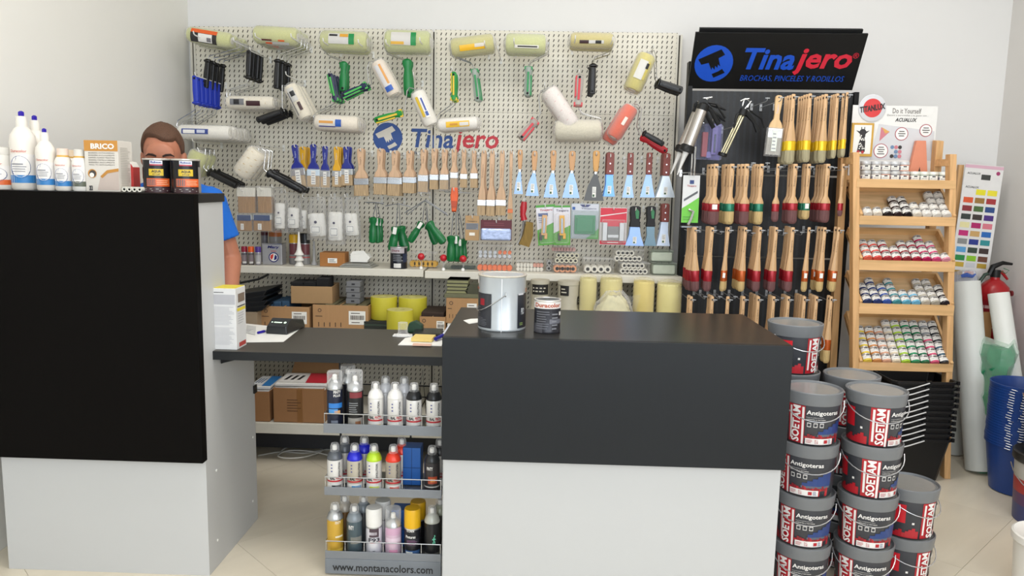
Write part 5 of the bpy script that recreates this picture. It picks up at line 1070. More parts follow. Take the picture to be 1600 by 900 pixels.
# right bay: tubs and yellow film rolls
YY = 3.62
def roll_v(label, x0, x1, ytop, Y, col='#d9cc8c', tops=True, r=None, wrapc=True):
    s = S(Y); cx = (x0 + x1) / 2; r = (x1 - x0) / 2 * s; h = P(cx, ytop, Y).z - ZQ; t = stand('film_roll', label, 'masking roll', cx, Y + r, ZQ, 'wrapped cream rolls', py=460)
    MB().lathe([(r * .97, 0), (r, .004), (r, h - .004), (r * .97, h), (r * .3, h), (r * .28, h - .03), (0, h - .03)], 24).obj('paper_roll', mat(col, .55, 0, 'plain', 15, .1), t)
    b = MB(); n_ = 9; b.lathe([(r * .9, .001)] + [(r * (1.03 + .02 * (i % 2)), h * (i + .5) / n_) for i in range(n_)] + [(r * .95, h + .01), (r * .4, h + .018)], 18); b.obj('plastic_wrap', clear('#fffbe8', .14, .15), t)
roll_v('cream roll in clear film right of the black-labelled tubs', 905, 932, 436, YY, '#d8cf98')
roll_v('cream roll in clear film behind the plastic bag', 937, 972, 437, YY, '#d6cd96')
roll_v('cream roll in clear film, second from right under shelf', 989, 1022, 441, YY, '#e0cf85')
roll_v('widest cream roll in clear film at right end of shelf', 1026, 1065, 445, YY, '#e4dca0')
for i, (x0, x1, yt, nm) in enumerate(((829, 858, 439, 'left'), (871, 905, 440, 'right'))):
    s = S(YY); r = (x1 - x0) / 2 * s; h = P(865, yt, YY).z - ZQ; t = stand('putty_tub', 'tall cream tub with black square labels, %s one' % nm, 'paint tub', (x0 + x1) / 2, YY + r, ZQ, py=460)
    MB().lathe([(r * .9, 0), (r * .97, h * .48), (r * 1.03, h * .5), (r * .95, h * .54), (r, h - .02), (r * 1.04, h - .018), (r * 1.04, h), (0, h)], 24).obj('tub_body', mat('#bdb7a4', .45), t)
    b = MB()
    for z0, z1, a0, a1 in ((.76, .93, -50 if i else -55, 0 if i else 60), (.56, .7, 20, 60) if not i else (.6, .74, 55, 85), (.25, .42, -35, 25)):
        b.patch(r * 1.03, a0, a1, h * z0, h * z1, 0, 5); b.lines(a0 + 8, a1 - 12, h * (z0 + .03), h * (z1 - .03), 2, 0, 1, r * 1.04)
    b.obj('printed_label', [mat('#1c1a19', .5), mat('#cfc9b8', .5)], t)
s = S(3.50); t = stand('plastic_bag', 'crumpled clear bag of cream sheeting in front of the rolls', 'plastic bag', 962, 3.50, ZQ, py=470)
zt2 = P(962, 459, 3.5).z - ZQ; rr = random.Random(3); v = []; ns, nr = 18, 9
for j in range(nr + 1):
    f = j / nr
    for i in range(ns):
        a = 2 * PI * i / ns; rad = (math.sin(PI * min(1, .12 + f * .82)) ** .6) * .097 * (1 + rr.uniform(-.10, .10)); v.append((rad * math.cos(a) * 1.02, .09 + rad * math.sin(a) * .7, zt2 * f * (1 + rr.uniform(-.04, .04))))
fs = [(j * ns + i, j * ns + (i + 1) % ns, (j + 1) * ns + (i + 1) % ns, (j + 1) * ns + i) for j in range(nr) for i in range(ns)] + [tuple(nr * ns + i for i in range(ns))]
b = MB(); b.add([(x * .9, .09 + (y - .09) * .9, z * .9 + .002) for x, y, z in v], fs, 0, True); b.obj('sheeting', mat('#d9d2a8', .4, 0, 'plain', 30, .25, 1.), t, sharp=.3)
b = MB(); b.add(v, fs, 0, True); b.add([(.05, .09, zt2 * .9), (.125, .08, zt2 * .95), (.105, .09, zt2 * .6)], [(0, 1, 2)]); b.obj('bag_film', clear('#ffffff', .16, .1), t, sharp=.3)
can('small bottle with purple cap beside the big grey can', 826.5, 3.50, ZQ + .06, 11, 22, '#3c3340', lid='#6a3a9c', bands=[(.0, .62, -180, 180, '#7a4aa8')], name='pigment_bottle', cat='bottle', py=475, rim=False)

# ================================================================ BASE SHELF (under the desk)
Zb = .201
def d3(t, w_, h, dep):
    b = MB(); b.box(-w_ * .06, w_ * .16, -.001, dep, .0, h * .98, 0)
    for i in range(5): b.lines(-w_ * .45, w_ * .1 + .02 * (i % 2), h * (.32 + i * .08), h * (.37 + i * .08), 1, -.0018, 1)
    b.obj('tape', [mat('#8d6238', .35), mat('#5b3a24', .7)], t)
    for sx in (-1, 1): MB().box(-w_, w_, 0, .002, 0, dep * .3, 0, Matrix.Translation((0, dep * (sx > 0), h)) @ Matrix.Rotation(-.9 * sx, 4, 'X')).obj('flap', CARD, t) if sx > 0 else None
YB = 3.36
s = S(YB)
h1 = P(466, 607, YB).z - Zb; h0 = P(410, 612, YB).z - Zb
c1 = carton('large brown carton with red and white packets on top', 425, 508, h1, YB, Zb, .26, mat('#9c7048', .8), py=640, opened=True, deco=d3)
c2 = carton('brown carton with blue and white packets beside the counter side', 385, 422, h0, YB, Zb, .26, mat('#9c7048', .8), py=640, opened=True)
def packet(label, px, Y, z, w_, d, cols, grp, rz=0., i=0):
    t = stand('sack', label, 'packet', px, Y, z, grp, rz, 600); b = MB(); b.box(-w_, w_, 0, d, 0, .014); b.obj('bag', mat('#e4e2dd', .4), t, .005)
    b = MB(); b.add([(x * w_, y * d, .0152) for x, y in ((-.9, .1), (.1, .1), (-.1, .9), (-.9, .9))], [(0, 1, 2, 3)], 1); b.add([(x * w_, y * d, .0154) for x, y in ((.15, .05), (.95, .05), (.95, .95), (.0, .95))], [(0, 1, 2, 3)], 0)
    for q in range(3): b.add([(w_ * (-.8 + .25 * q + x), d * (.3 + y), .0158) for x, y in ((0, 0), (.12, 0), (.2, .4), (.08, .4))], [(0, 1, 2, 3)], 2)
    b.box(-w_, w_, -.0006, 0, .002, .011, 1); b.obj('printed_face', [mat(c_, .4) for c_ in cols], t)
for i in range(2): packet('red and white packet, %s of two on the large carton' % ('lower', 'upper')[i], 468 + i * 2, YB + .02, Zb + h1 - .012 + .016 * i, .118, .2, ('#c8283a', '#e9e6e2', '#1f1f22'), 'packets in the large carton', .04 * i)
for i in range(2): packet('blue and white packet, %s of two in the left carton' % ('lower', 'upper')[i], 404 + i, YB + .02, Zb + h0 - .012 + .016 * i, .050, .2, ('#2c7cc0', '#e2e4e6', '#3a5a80'), 'packets in the left carton', .03 * i)
# cables on the floor
for i, pts in enumerate(([(403, 712), (440, 706), (476, 708), (507, 703), (540, 700)], [(403, 690), (450, 691), (495, 697), (507, 700), (560, 712)], [(434, 712), (446, 700), (470, 697), (505, 702), (480, 713), (450, 716), (434, 712), (452, 704), (490, 706), (530, 716)])):
    q = [Fz(x, y, .004 + .006 * i) for x, y in pts]; o = []
    for a in range(len(q) - 1):
        p0, p1, p2, p3 = q[max(a - 1, 0)], q[a], q[a + 1], q[min(a + 2, len(q) - 1)]
        for u in range(6):
            u /= 6; o.append(.5 * ((2 * p1) + (-p0 + p2) * u + (2 * p0 - 5 * p1 + 4 * p2 - p3) * u * u + (-p0 + 3 * p1 - 3 * p2 + p3) * u ** 3))
    b = MB(); b.tube(o, .0032, 6); tag(b.obj('power_cable', mat('#d9d8d2', .5)), ('straight white cable lying on floor behind the desk', 'white cable running high under the base shelf', 'looped white cable coiled on floor behind the desk')[i], 'cable')

# ================================================================ SPRAY CAN RACK
YS = 2.385; xs0, xs1 = P(507, 780, YS).x, P(690, 785, YS).x; XS = (xs0 + xs1) / 2; ws = (xs1 - xs0) / 2
t = thing('spray_rack', 'grey wire rack with three tiers of spray cans', 'display rack', (XS, YS, 0))
GM = mat('#868b92', .4, .5); WIR = mat('#3b3c3e', .35, .7)
zt = [P(598, y, YS).z for y in (664, 763, 863)]; zlb = [P(598, y, YS).z for y in (679, 776, 875)]
DEP = .20
for i in range(3):
    b = MB(); b.box(-ws, ws, -.002, .0, zlb[i], zt[i] + .0); b.box(-ws, ws, 0, DEP, zlb[i] + .004, zlb[i] + .007); b.obj('tier_tray', GM, t, .0008)
    b = MB(); zr_ = zt[i] + .032
    b.tube([(-ws + .002, DEP, zr_), (-ws + .002, .002, zr_), (ws - .002, .002, zr_), (ws - .002, DEP, zr_)], .0018, 5)
    for k_ in range(7): x = -ws + .003 + (2 * ws - .006) * k_ / 6; b.tube([(x, .002, zlb[i] + .005), (x, .002, zr_), (x, DEP, zr_)] if False else [(x, .002, zlb[i] + .005), (x, .002, zr_)], .0015, 5); b.tube([(x, 0.0, zlb[i] + .009), (x, DEP, zlb[i] + .009)], .0015, 5)
    b.obj('wire_rail', CHROME, t)
zsb = max(.004, P(598, 898, YS).z)
MB().box(-ws, ws, -.004, .012, zsb, zlb[2]).obj('sign_panel', mat('#7a8087', .45, .2), t, .001)
b = MB(); b.text('www.montanacolors.com', -ws * .87, ws * .86, zsb + (zlb[2] - zsb) * .22, zsb + (zlb[2] - zsb) * .74, -.0052, 0, .015); b.obj('lettering', mat('#1b1c1e', .5), t)
b = MB()
for sx in (-1, 1): b.tube([(sx * (ws - .004), DEP, .0), (sx * (ws - .004), DEP, .69)], .004, 6); b.tube([(sx * (ws - .004), .02, .003), (sx * (ws - .004), DEP, .003)], .004, 6)
for z_ in (.56, .60): b.tube([(-ws, DEP, z_), (ws, DEP, z_)], .0022, 5)
for k_ in range(4):
    x = -ws * .1 + k_ * ws * .31
    b.tube([(x - .02, DEP, .5), (x, DEP - .01, .66), (x + .012, DEP, .5)], .0018, 5)
b.obj('back_frame', WIR, t)
def ral(sh, lo='#e9e7e3', body='#dedcd8'):
    return dict(shoulder=sh, bands=[(.26, .31, -100, 100, '#b3222e'), (.0, .22, -100, 100, '#d8d6d2'), (.02, .16, -30, 45, lo)], txt=[('EVOLUTION', 18, 34, .42, .86, '#35343a', .03, True), ('RAL', -42, -5, .33, .42, '#2c2c30', .05, False), ('PINTY', 0, 45, .33, .42, '#b3222e', .02, False), ('=', -36, -20, .55, .85, '#4a4f8e', 3, False)])
GR = 'spray cans in the wire rack'
def rk(label, px, tier, rowi, w=25.5, h=70, **kw):
    Y = YS + .036 + rowi * .066; px = 840 + (px - 840) * (YS + .036) / Y if rowi else px
    spray(label, px, Y, zlb[tier] + .011, w * 1.0, h, py=(640, 740, 840)[tier], grp=GR, **kw)
rk('tall dark navy spray can with clear cap, top tier far left', 523.5, 0, 0, 25.5, 93, body='#23273a', capc='clear', tallcap=True, caph=.27, bands=[(.5, .62, -50, 60, '#2e78c4'), (.38, .48, -50, 20, '#4f92d0'), (.36, .44, -5, 40, '#d2a06a'), (.05, .2, -30, 20, '#6b7280')], txt=[('PINTY', -10, 45, .86, .93, '#e9e7e2', .02, False), ('PLUS', -10, 40, .78, .84, '#e9e7e2', .02, False)])
rk('tall black spray can with clear cap, top tier second from left', 555, 0, 0, 26.5, 95, body='#1e1f20', capc='clear', tallcap=True, caph=.30, bands=[(.78, .92, -40, 55, '#7c2f36'), (.0, .28, -60, 60, '#8d8a84'), (.1, .2, 0, 40, '#7a5238')], txt=[('=', -45, 20, .36, .68, '#8d8f92', 6, False)])
for i, (x, c, n_) in enumerate(((587, '#e2e0dc', 'white-shouldered'), (617.5, '#e2e0dc', 'white-shouldered'), (647, '#17181a', 'black-shouldered'), (678, '#17181a', 'black-shouldered'))):
    rk('white %s spray can, top tier %s from left' % (n_, ORD[i + 2]), x, 0, 0, body='#dedcd8', capc='clear', caph=.22, turn=(-.1, .15, .1, .2)[i], **ral(c, ('#e5c14a', '#e3dfd8', '#2b2b2e', '#2b2b2e')[i]))
rk('white spray can in the back row, third place of top tier', 596, 0, 1, body='#d2d3d6', capc='clear', caph=.22, shoulder='#d5d6da')
rk('white spray can in the back row, fourth place of top tier', 626, 0, 1, body='#d2d3d6', capc='clear', caph=.22, shoulder='#d5d6da')
rk('tall dark spray can behind the top tier navy can', 536, 0, 1, 25, 93, body='#23242c', capc='clear', tallcap=True, caph=.27)
for i, (x, c, n_, bd, lo) in enumerate(((523.5, '#585c62', 'grey', '#dedcd8', '#2f3034'), (554.5, '#1f24c4', 'blue', '#b9b2a2', '#3a8ac4'), (584.5, '#b6d92a', 'lime green', '#dedcd8', '#cfe03a'), (614.5, '#dd3a24', 'orange-red', '#a9a092', '#e0523c'))):
    rk('spray can with %s shoulder in the middle tier front row' % n_, x, 1, 0, body=bd, capc='clear', caph=.22, turn=(.1, .1, -.1, .05)[i], **ral(c, lo))
rk('dark spray can with flame label, middle tier far right', 675, 1, 0, body='#3a3637', capc='clear', caph=.22, shoulder='#242527', bands=[(.3, .52, -30, 40, '#a5442a'), (.36, .46, -10, 25, '#e09a4a'), (.18, .22, -90, 90, '#b9b7b2')], txt=[('PINTY', -40, 5, .72, .82, '#e3e1dd', .03, False)])
for i, (x, c, n_) in enumerate(((531, '#585c62', 'grey'), (562, '#1f24c4', 'blue'), (622, '#dd3a24', 'orange-red'), (683, '#2a2a2c', 'black'))): rk('spray can with %s shoulder in the middle tier back row' % n_, x, 1, 1, body='#cfccc8', capc='clear', caph=.22, **ral(c))
for i, (px, tier) in enumerate(((645, 1), (627, 2))):
    p = P(px, 740 if i == 0 else 800, YS + .10); t = thing('blue_carton', 'blue card box behind cans of the %s tier' % ('middle', 'lowest')[i], 'box', (p.x, YS + .075, zlb[tier] + .0115)); MB().box(-.03, .03, 0, .06, 0, .13).obj('box_body', mat('#1a5aa6', .5), t, .002)
    b = MB(); b.quad(-.001, .001, 0, .13, -.001); b.quad(-.03, .03, .06, .062, -.001); b.obj('box_seams', mat('#103c72', .6), t)
rk('gold spray can with silver shoulder, lowest tier far left', 524, 2, 0, 27, 76, body='#c9a13c', capc='clear', caph=.2, bands=[(.45, .5, 0, 60, '#e3d9b8'), (.0, .12, -60, 60, '#d9b84a')], txt=[('PINTY', 0, 40, .84, .92, '#e9e2cc', .02, False)])
rk('dark teal-grey spray can with grey shoulder, lowest tier', 554, 2, 0, 26, 74, body='#4a5960', capc='clear', caph=.2, shoulder='#7e868c', bands=[(.3, .5, -30, 60, '#7a7a74'), (0, .1, -60, 60, '#39464c')], txt=[('PINTY', -45, -5, .72, .84, '#e0dedb', .03, False)])
rk('white spray can with tall white cap reading F93', 584.5, 2, 0, 27, 78, body='#dcdbe2', capc='#e6e4df', tallcap=True, caph=.37, bands=[(.62, .92, -35, 35, '#4a3a44'), (.7, .8, -35, 20, '#b9b4bc'), (.42, .44, -50, 50, '#b55a60')], txt=[('F93', -40, 40, .46, .60, '#2a2a33', .03, False), ('T', -12, 8, .05, .15, '#2a2a33', .0, False)])
rk('pale pink spray can with clear cap in the lowest tier', 614.5, 2, 0, 27, 78, body='#d6b9cc', capc='clear', tallcap=True, caph=.36, bands=[(.7, .95, -60, 60, '#cfa6c0'), (.45, .6, -60, 60, '#e0cad8'), (.05, .2, -30, 30, '#c98aa6')])
rk('black spray can with yellow cap in the lowest tier front', 644.5, 2, 0, 27.5, 79, body='#202126', capc='#e2ae14', tallcap=True, caph=.38, bands=[(.35, .62, -50, 50, '#2c2c34'), (.0, .2, -60, 60, '#3a5a86'), (.02, .16, -50, 0, '#d8dcd6')], txt=[('TITAN', -45, 10, .86, .96, '#e9e7e2', .03, False), ('Pinturas', -50, 20, .64, .74, '#e9e7e2', .02, False), ('=', -40, 40, .4, .58, '#8a5a80', 4, False)])
rk('black spray can with pale green running-figure mark', 675, 2, 0, 26, 76, body='#242527', capc='clear', caph=.2, shoulder='#b9bbb2', bands=[(.42, .56, 10, 18, '#6fcfae'), (.56, .62, 16, 24, '#6fcfae'), (.48, .52, 2, 28, '#6fcfae'), (.34, .42, 4, 12, '#6fcfae'), (.34, .44, 18, 24, '#6fcfae'), (0, .1, -70, 70, '#6b6b66')])
for i, (x, c, bd, sh, n_) in enumerate(((531, 'clear', '#7a5a36', '#a9a195', 'brown'), (561, 'clear', '#4a4e52', '#7e868c', 'dark grey'), (592, '#cfcfcc', '#d5d5d8', None, 'white-capped'), (648, '#d9a514', '#202126', None, 'yellow-capped'), (683, 'clear', '#24251f', '#a5a894', 'greenish-shouldered'))):
    rk('%s spray can in the back row of the lowest tier' % n_, x, 2, 1, 26, 75, body=bd, capc=c, tallcap=c != 'clear', caph=.36 if c != 'clear' else .2, shoulder=sh)

# ================================================================ ON THE TALL COUNTER
zc = ZT + .0005
def bottle(label, px, Y, wpx, hpx, colb, cap='purple', lab='#2f7fc0', tub=False, grp='white bottles on the tall counter'):
    s = S(Y); r = wpx / 2 * s; h = hpx * s; t = thing('bottle', label, 'bottle', at(px, 297, Y, zc), math.atan2(-P(px, 297, Y).x, Y))
    if cap == 'purple':
        pr = [(r * .9, 0), (r, .006), (r * .97, h * .5), (r * 1.0, h * .60), (r * .92, h * .69), (r * .6, h * .77), (r * .4, h * .8), (r * .42, h * .88), (r * .38, h * .93)]
        MB().lathe([(r * .2, h * .93), (r * .23, h * .95), (r * .22, h * .985), (r * .08, h)], 5, 0).obj('cap', mat('#2a16a0', .35), t)
        MB().lathe([(r * .43, h * .79), (r * .43, h * .87), (r * .3, h * .93), (r * .2, h * .935)], 16).obj('collar', mat('#e9e4da', .4), t)
    elif tub: pr = [(r * .95, 0), (r, .004), (r, h * .8), (r * .92, h * .83)]; MB().lathe([(r * .97, h * .82), (r, h * .84), (r, h * .97), (r * .9, h)], 20).obj('lid', mat('#e6e2da', .4), t)
    else:
        pr = [(r * .9, 0), (r, .005), (r, h * .68), (r * .8, h * .78), (r * .62, h * .81)]; MB().lathe([(r * .7, h * .80), (r * .7, h * .83), (r * .66, h * .84), (r * .66, h * .99), (r * .6, h)], 18, [1, 1, 0, 0]).obj('cap', [mat(cap, .4), mat('#d9a84a', .4)], t)
    MB().lathe(pr, 24).obj('bottle_body', mat(colb, .35), t)
    H = h * (.55 if cap == 'purple' else .68); R = r * 1.012; b = MB()
    b.patch(R, -75, 75, H * .16, H * .82, 0, 12); b.patch(R * 1.004, -80, 80, H * .16, H * .34, 1, 12)
    v = []; 
    for i in range(25):
        a = 2 * PI * i / 24; v.append((-18 + 42 * math.cos(a), H * .52 + H * .26 * math.sin(a)))
    b.add([(R * 1.008 * math.sin(math.radians(48)) if False else R * 1.006 * math.sin(math.radians(x)), -R * 1.006 * math.cos(math.radians(x)), z) for x, z in ((20, H * .34), (78, H * .34), (78, H * .86), (45, H * .8))], [(0, 1, 2, 3)], 1)
    b.add([(R * 1.012 * math.sin(math.radians(x * 1.1)), -R * 1.012 * math.cos(math.radians(x * 1.1)), z) for x, z in v[:24]], [tuple(range(24))], 2)
    b.add([(R * 1.018 * math.sin(math.radians(x)), -R * 1.018 * math.cos(math.radians(x)), H * .53 + (z - H * .52) * .92) for x, z in v[:24]], [tuple(range(24))], 0)
    b.lines(-55, 10, H * .4, H * .56, 3, 0, 4, R * 1.026); b.patch(R * 1.026, -55, -5, H * .575, H * .605, 4, 4); b.text('Duracolor', -60, 12, H * .86, H * .92, 0, 3, .01, 0, False, R * 1.01)
    b.obj('printed_label', [mat('#ebe7e3', .4), mat(lab, .4), mat('#1d3f7c', .4), mat('#cf5a48', .4), GREYINK], t); return t
bottle('tallest white squeeze bottle with purple tip and blue label', 40.5, 2.43, 38, 123, '#ece6dc')
bottle('white squeeze bottle with purple tip half hidden behind two others', 60.5, 2.49, 34, 116, '#ece6dc')
bottle('medium white squeeze bottle with purple tip and blue label', 74.5, 2.41, 29, 97, '#ece6dc')
bottle('small white blue-labelled bottle with pale screw cap', 101, 2.41, 25, 66, '#ece6dc', cap='#e6cfc0')
bottle('small bottle with gold-ringed pale cap behind the blue-labelled one', 113, 2.50, 20, 63, '#ece6dc', cap='#e6cfb0')
bottle('small white bottle with dark green label next to carton', 126.5, 2.41, 23, 65, '#e9e6e0', cap='#d9d5cc', lab='#5f6456')
bottle('white tub with orange label cut by the left photo edge', 0, 2.43, 49, 66, '#eae6de', tub=True, cap='#e6e2da', lab='#d9652c')
# plaster carton
Y = 2.40; s = S(Y); t = thing('powder_box', 'white and tan powder carton standing on the tall counter', 'box', at(161, 298, Y, zc)); w_ = 27 * s; h = 80 * s
MB().box(-w_, w_, 0, .085, 0, h).obj('box_body', mat('#dcd6cc', .5), t, .001)
b = MB(); b.quad(-w_, w_, h * .79, h, -.0008, 0); b.text('BRICO', -w_ * .6, w_ * .8, h * .83, h * .94, -.0014, 1, .04)
for i, s_ in enumerate(('BARRERA ANTIHUMEDAD', 'BARRIERE ANTI-HUMIDITE', 'BARRIER AGAINST MOISTURE', 'BARREIRA CONTRA A UMIDADE', 'BARRIERA ANTI-UMIDITA', 'WALL TO ANTI-HUMIDITY')): b.text(s_, -w_ * .75, w_ * .8, h * (.74 - .046 * i), h * (.765 - .046 * i), -.0012, 2)
b.add([(x * w_, -.0008, z * h) for x, z in ((-.3, .03), (1, .03), (1, .46), (.3, .42), (-.1, .3))], [(0, 1, 2, 3, 4)], 3); b.add([(x * w_, -.0012, z * h) for x, z in ((-.1, .3), (.3, .42), (1, .46), (1, .40), (.35, .36), (0, .26))], [(0, 1, 2, 3, 4, 5)], 0)
b.disc(-w_ * .58, h * .35, w_ * .26, -.0012, 0, 20); b.disc(-w_ * .55, h * .35, w_ * .2, -.0016, 2, 20); b.disc(-w_ * .6, h * .32, w_ * .14, -.002, 1, 16); b.quad(-w_ * .8, -w_ * .6, h * .02, h * .11, -.0012, 4); b.text('1.5', -w_ * .77, -w_ * .63, h * .04, h * .09, -.0018, 1)
M_ = Matrix.Translation((w_ + .0006, 0, 0)) @ Matrix.Rotation(PI / 2, 4, 'Z'); b.lines(.012, .07, h * .08, h * .88, 24, -.0002, 5, M=M_)
b.obj('box_print', [mat('#c58a3c', .5), mat('#f0ece4', .5), mat('#4a4440', .5), mat('#c9b9ae', .6), INK, mat('#b8b2a8', .6)], t)
t = thing('powder_box', 'narrow white pack with rounded red side behind tan carton', 'box', at(199, 298, 2.47, zc)); MB().prism([(-.012, 0), (.022, 0), (.022, .08), (.014, .095), (-.012, .1)], 0, .04).obj('box_body', mat('#e2ddd4', .5), t); MB().prism([(.014, .004), (.0225, .004), (.0225, .078), (.015, .09)], -.001, .041).obj('red_band', mat('#b5322f', .5), t)
for i, x in enumerate((194, 202, 210, 218)):
    t = thing('mini_refill', 'tiny white roller refill lying on counter, %s from the carton' % ORD[i], 'roller refill', at(x, 298, 2.405, zc), group='tiny refills on the tall counter')
    b = MB(); M_ = Matrix.Translation((0, 0, .0082)) @ Matrix.Rotation(-PI / 2, 4, 'X'); b.lathe([(.0035, .001), (.008, 0), (.008, .06), (.003, .06)], 12, 0, M_); b.lathe([(.0034, .0005), (0, .0005)], 8, 1, M_); b.obj('foam_sleeve', [mat('#e0ddd0', .8), mat('#3a3a36', .8)], t)
for i, x in enumerate((247, 291)):
    can('%s black paint can with yellow and orange label on tall counter' % ('left', 'right')[i], x + .5, 2.46, zc, 43, 52, '#17181d', [(.5, .7, -30, 28, '#d5b52c'), (.18, .42, -42, 55, '#e0622a'), (.2, .4, -40, -5, '#6b6668'), (.0, .16, -55, 60, '#40282c'), (.84, .95, -25, 25, '#dcdce4'), (.80, .84, -25, 25, '#b5404c')] + ([(.0, .78, 55, 110, '#8a8580')] if i else [(.4, .75, -100, -70, '#7a4a34')]),
        lid='#c9c4bc', txt=[('AQUA', -18, 18, .58, .67, '#2a2824', .03), ('STOP', -14, 14, .52, .56, '#2a2824', .01), ('Rubson', -20, 20, .87, .93, '#2f4a8e', .03), ('=', 0, 50, .22, .38, '#f0b48a', 3), ('=', -50, 50, .03, .13, '#a9a6a0', 2)], turn=(-.1, .0)[i], py=297)

# ================================================================ ON THE DESK
t = thing('product_box', 'tall white carton with yellow top on the desk left end', 'box', at(352, 545, 2.5, ZD + .0005), .0)
p = Fz(334, 546, ZD); p2 = Fz(371, 546.5, ZD); w_ = (p2 - p).length; t.location = (p.x, p.y, ZD + .0005); s = S(p.y); h = P(352, 451, p.y).z - ZD
MB().box(0, w_, 0, .085, 0, h).obj('box_body', mat('#dcdcdb', .5), t, .001)
b = MB(); b.box(0.001, w_ - .001, .001, .084, h, h + .001, 0); b.quad(w_ * .02, w_ * .98, h * .74, h * .9, -.0006, 1)
b.lines(w_ * .06, w_ * .94, h * .40, h * .71, 14, -.001, 2); b.lines(w_ * .06, w_ * .94, h * .08, h * .37, 14, -.001, 2); b.quad(w_ * .08, w_ * .5, h * .93, h * .94, -.001, 3)
M_ = Matrix.Translation((w_ + .0006, 0, 0)) @ Matrix.Rotation(PI / 2, 4, 'Z'); b.quad(.02, .075, h * .76, h * .9, -.0002, 4, M_); b.quad(.01, .08, h * .62, h * .67, -.0002, 0, M_); b.quad(.012, .078, h * .685, h * .705, -.0004, 3, M_); b.lines(.015, .07, h * .4, h * .6, 5, -.0004, 2, M=M_); b.quad(.02, .078, h * .03, h * .1, -.0002, 5, M_)
b.obj('box_print', [mat('#e0cd3a', .5), mat('#b5b5b9', .5), mat('#b9b9bd', .6), mat('#3c3c3f', .5), mat('#7a6a5c', .6), mat('#b5403a', .6)], t)
def sheet(name, label, pts, z, m, cat='paper', th=.0006):
    q = [Fz(x, y, z) for x, y in pts]; c = sum(q, Vector()) / len(q); b = MB(); n = len(q)
    b.add([tuple(p - c) for p in q] + [tuple(p - c - Vector((0, 0, th))) for p in q], [tuple(range(n))[::-1], tuple(range(n, 2 * n))] + [(i, (i + 1) % n, (i + 1) % n + n, i + n) for i in range(n)])
    o = b.obj(name, m); o.location = c; return tag(o, label, cat)
sheet('paper_sheet', 'white paper sheet under the card terminal', [(376, 535), (443, 534), (470, 512.5), (418, 509), (380, 505)], ZD + .0012, PAPER)
sheet('paper_sheet', 'white paper standing up behind the carton', [(384, 520), (399, 523), (400, 510), (386, 508)], ZD + .003, mat('#c9cac6', .7))
t = thing('pen', 'blue pen lying beside the card terminal', 'pen', Fz(410, 519, ZD + .007)); q = [Fz(*a, ZD + .006) - t.location for a in ((403, 520), (413, 517.5), (423, 515))]
for v_ in q: v_.z = -.001
b = MB(); b.tube([q[0], q[1]], .005, 8); b.obj('cap', mat('#2a1a9a', .3), t); MB().tube([q[1], q[2]], .0035, 8).obj('barrel', mat('#b9bcc2', .3), t)
p = Fz(432, 523, ZD); t = thing('card_terminal', 'black card payment terminal with green lit screen', 'card terminal', p + Vector((0, 0, .002)), -.12)
b = MB(); b.add([(-.042, 0, 0), (.042, 0, 0), (.042, .16, 0), (-.042, .16, 0), (-.038, .0, .028), (.038, .0, .028), (.038, .045, .052), (-.038, .045, .052), (.034, .16, .03), (-.034, .16, .03)],
                [(0, 1, 5, 4), (4, 5, 6, 7), (7, 6, 8, 9), (9, 8, 2, 3), (1, 2, 8, 6, 5), (0, 4, 7, 9, 3), (0, 3, 2, 1)]); b.obj('housing', mat('#26282a', .3), t, .004)
b = MB(); M_ = Matrix.Translation((0, .0, .028)) @ Matrix.Rotation(math.radians(-62), 4, 'X'); b.add([(-.034, -.0012, .003), (.034, -.0012, .003), (.034, -.0012, .05), (-.034, -.0012, .05)], [(0, 1, 2, 3)], 0, M=Matrix.Translation((0, 0, .026)) @ Matrix.Rotation(math.atan2(-.045, .024) , 4, 'X'))
scr = bpy.data.materials.new('lit_screen'); scr.use_nodes = True; n_ = scr.node_tree.nodes['Principled BSDF']; n_.inputs['Base Color'].default_value = (.01, .05, .03, 1); n_.inputs['Emission Color'].default_value = (.02, .16, .07, 1); n_.inputs['Emission Strength'].default_value = 1; n_.inputs['Roughness'].default_value = .1
b.obj('screen', scr, t)
b = MB(); M2 = Matrix.Translation((0, 0, .026)) @ Matrix.Rotation(math.atan2(-.045, .024), 4, 'X'); b.quad(-.018, .012, .023, .028, -.002, 0, M2); b.disc(.024, .026, .005, -.002, 0, 10, M2); b.disc(-.026, .026, .003, -.002, 0, 8, M2)
sg2 = bpy.data.materials.new('lit_text'); sg2.use_nodes = True; n_ = sg2.node_tree.nodes['Principled BSDF']; n_.inputs['Emission Color'].default_value = (.5, .9, .5, 1); n_.inputs['Emission Strength'].default_value = 1; b.obj('screen_text', sg2, t)
# right end of the desk
sheet('paper_sheet', 'white papers with green print under yellow note pad', [(622, 538.5), (690, 540), (694, 527), (650, 525), (633, 528)], ZD + .0025, PAPER, th=.002)
sheet('envelope', 'pink-edged envelope sticking out under the note pad', [(644, 539.8), (673, 540.5), (675, 537), (646, 536)], ZD + .0045, mat('#d9b3a0', .6), th=.001)
t = thing('note_pad', 'yellow sticky note pad at right end of desk', 'note pad', Fz(659, 536, ZD) + Vector((0, 0, .0046)), -.05); MB().box(-.038, .036, 0, .075, 0, .012).obj('pad', mat('#e3c878', .7), t)
t = thing('pen', 'blue and white pen leaning beside yellow note pad', 'pen', Fz(684, 535, ZD) + Vector((0, 0, .012))); b = MB(); b.tube([(-.008, 0, 0), (.012, .05, .004)], .007, 8); b.obj('cap', mat('#20208a', .35), t); MB().tube([(.012, .05, .004), (.03, .10, .03)], .005, 8).obj('barrel', mat('#d5d6dc', .3), t)
t = thing('phone', 'black phone lying behind yellow note pad', 'phone', Fz(668, 528, ZD) + Vector((0, 0, .004)), .05); MB().box(-.055, .05, 0, .11, 0, .012).obj('case', mat('#15100f', .25), t, .003)
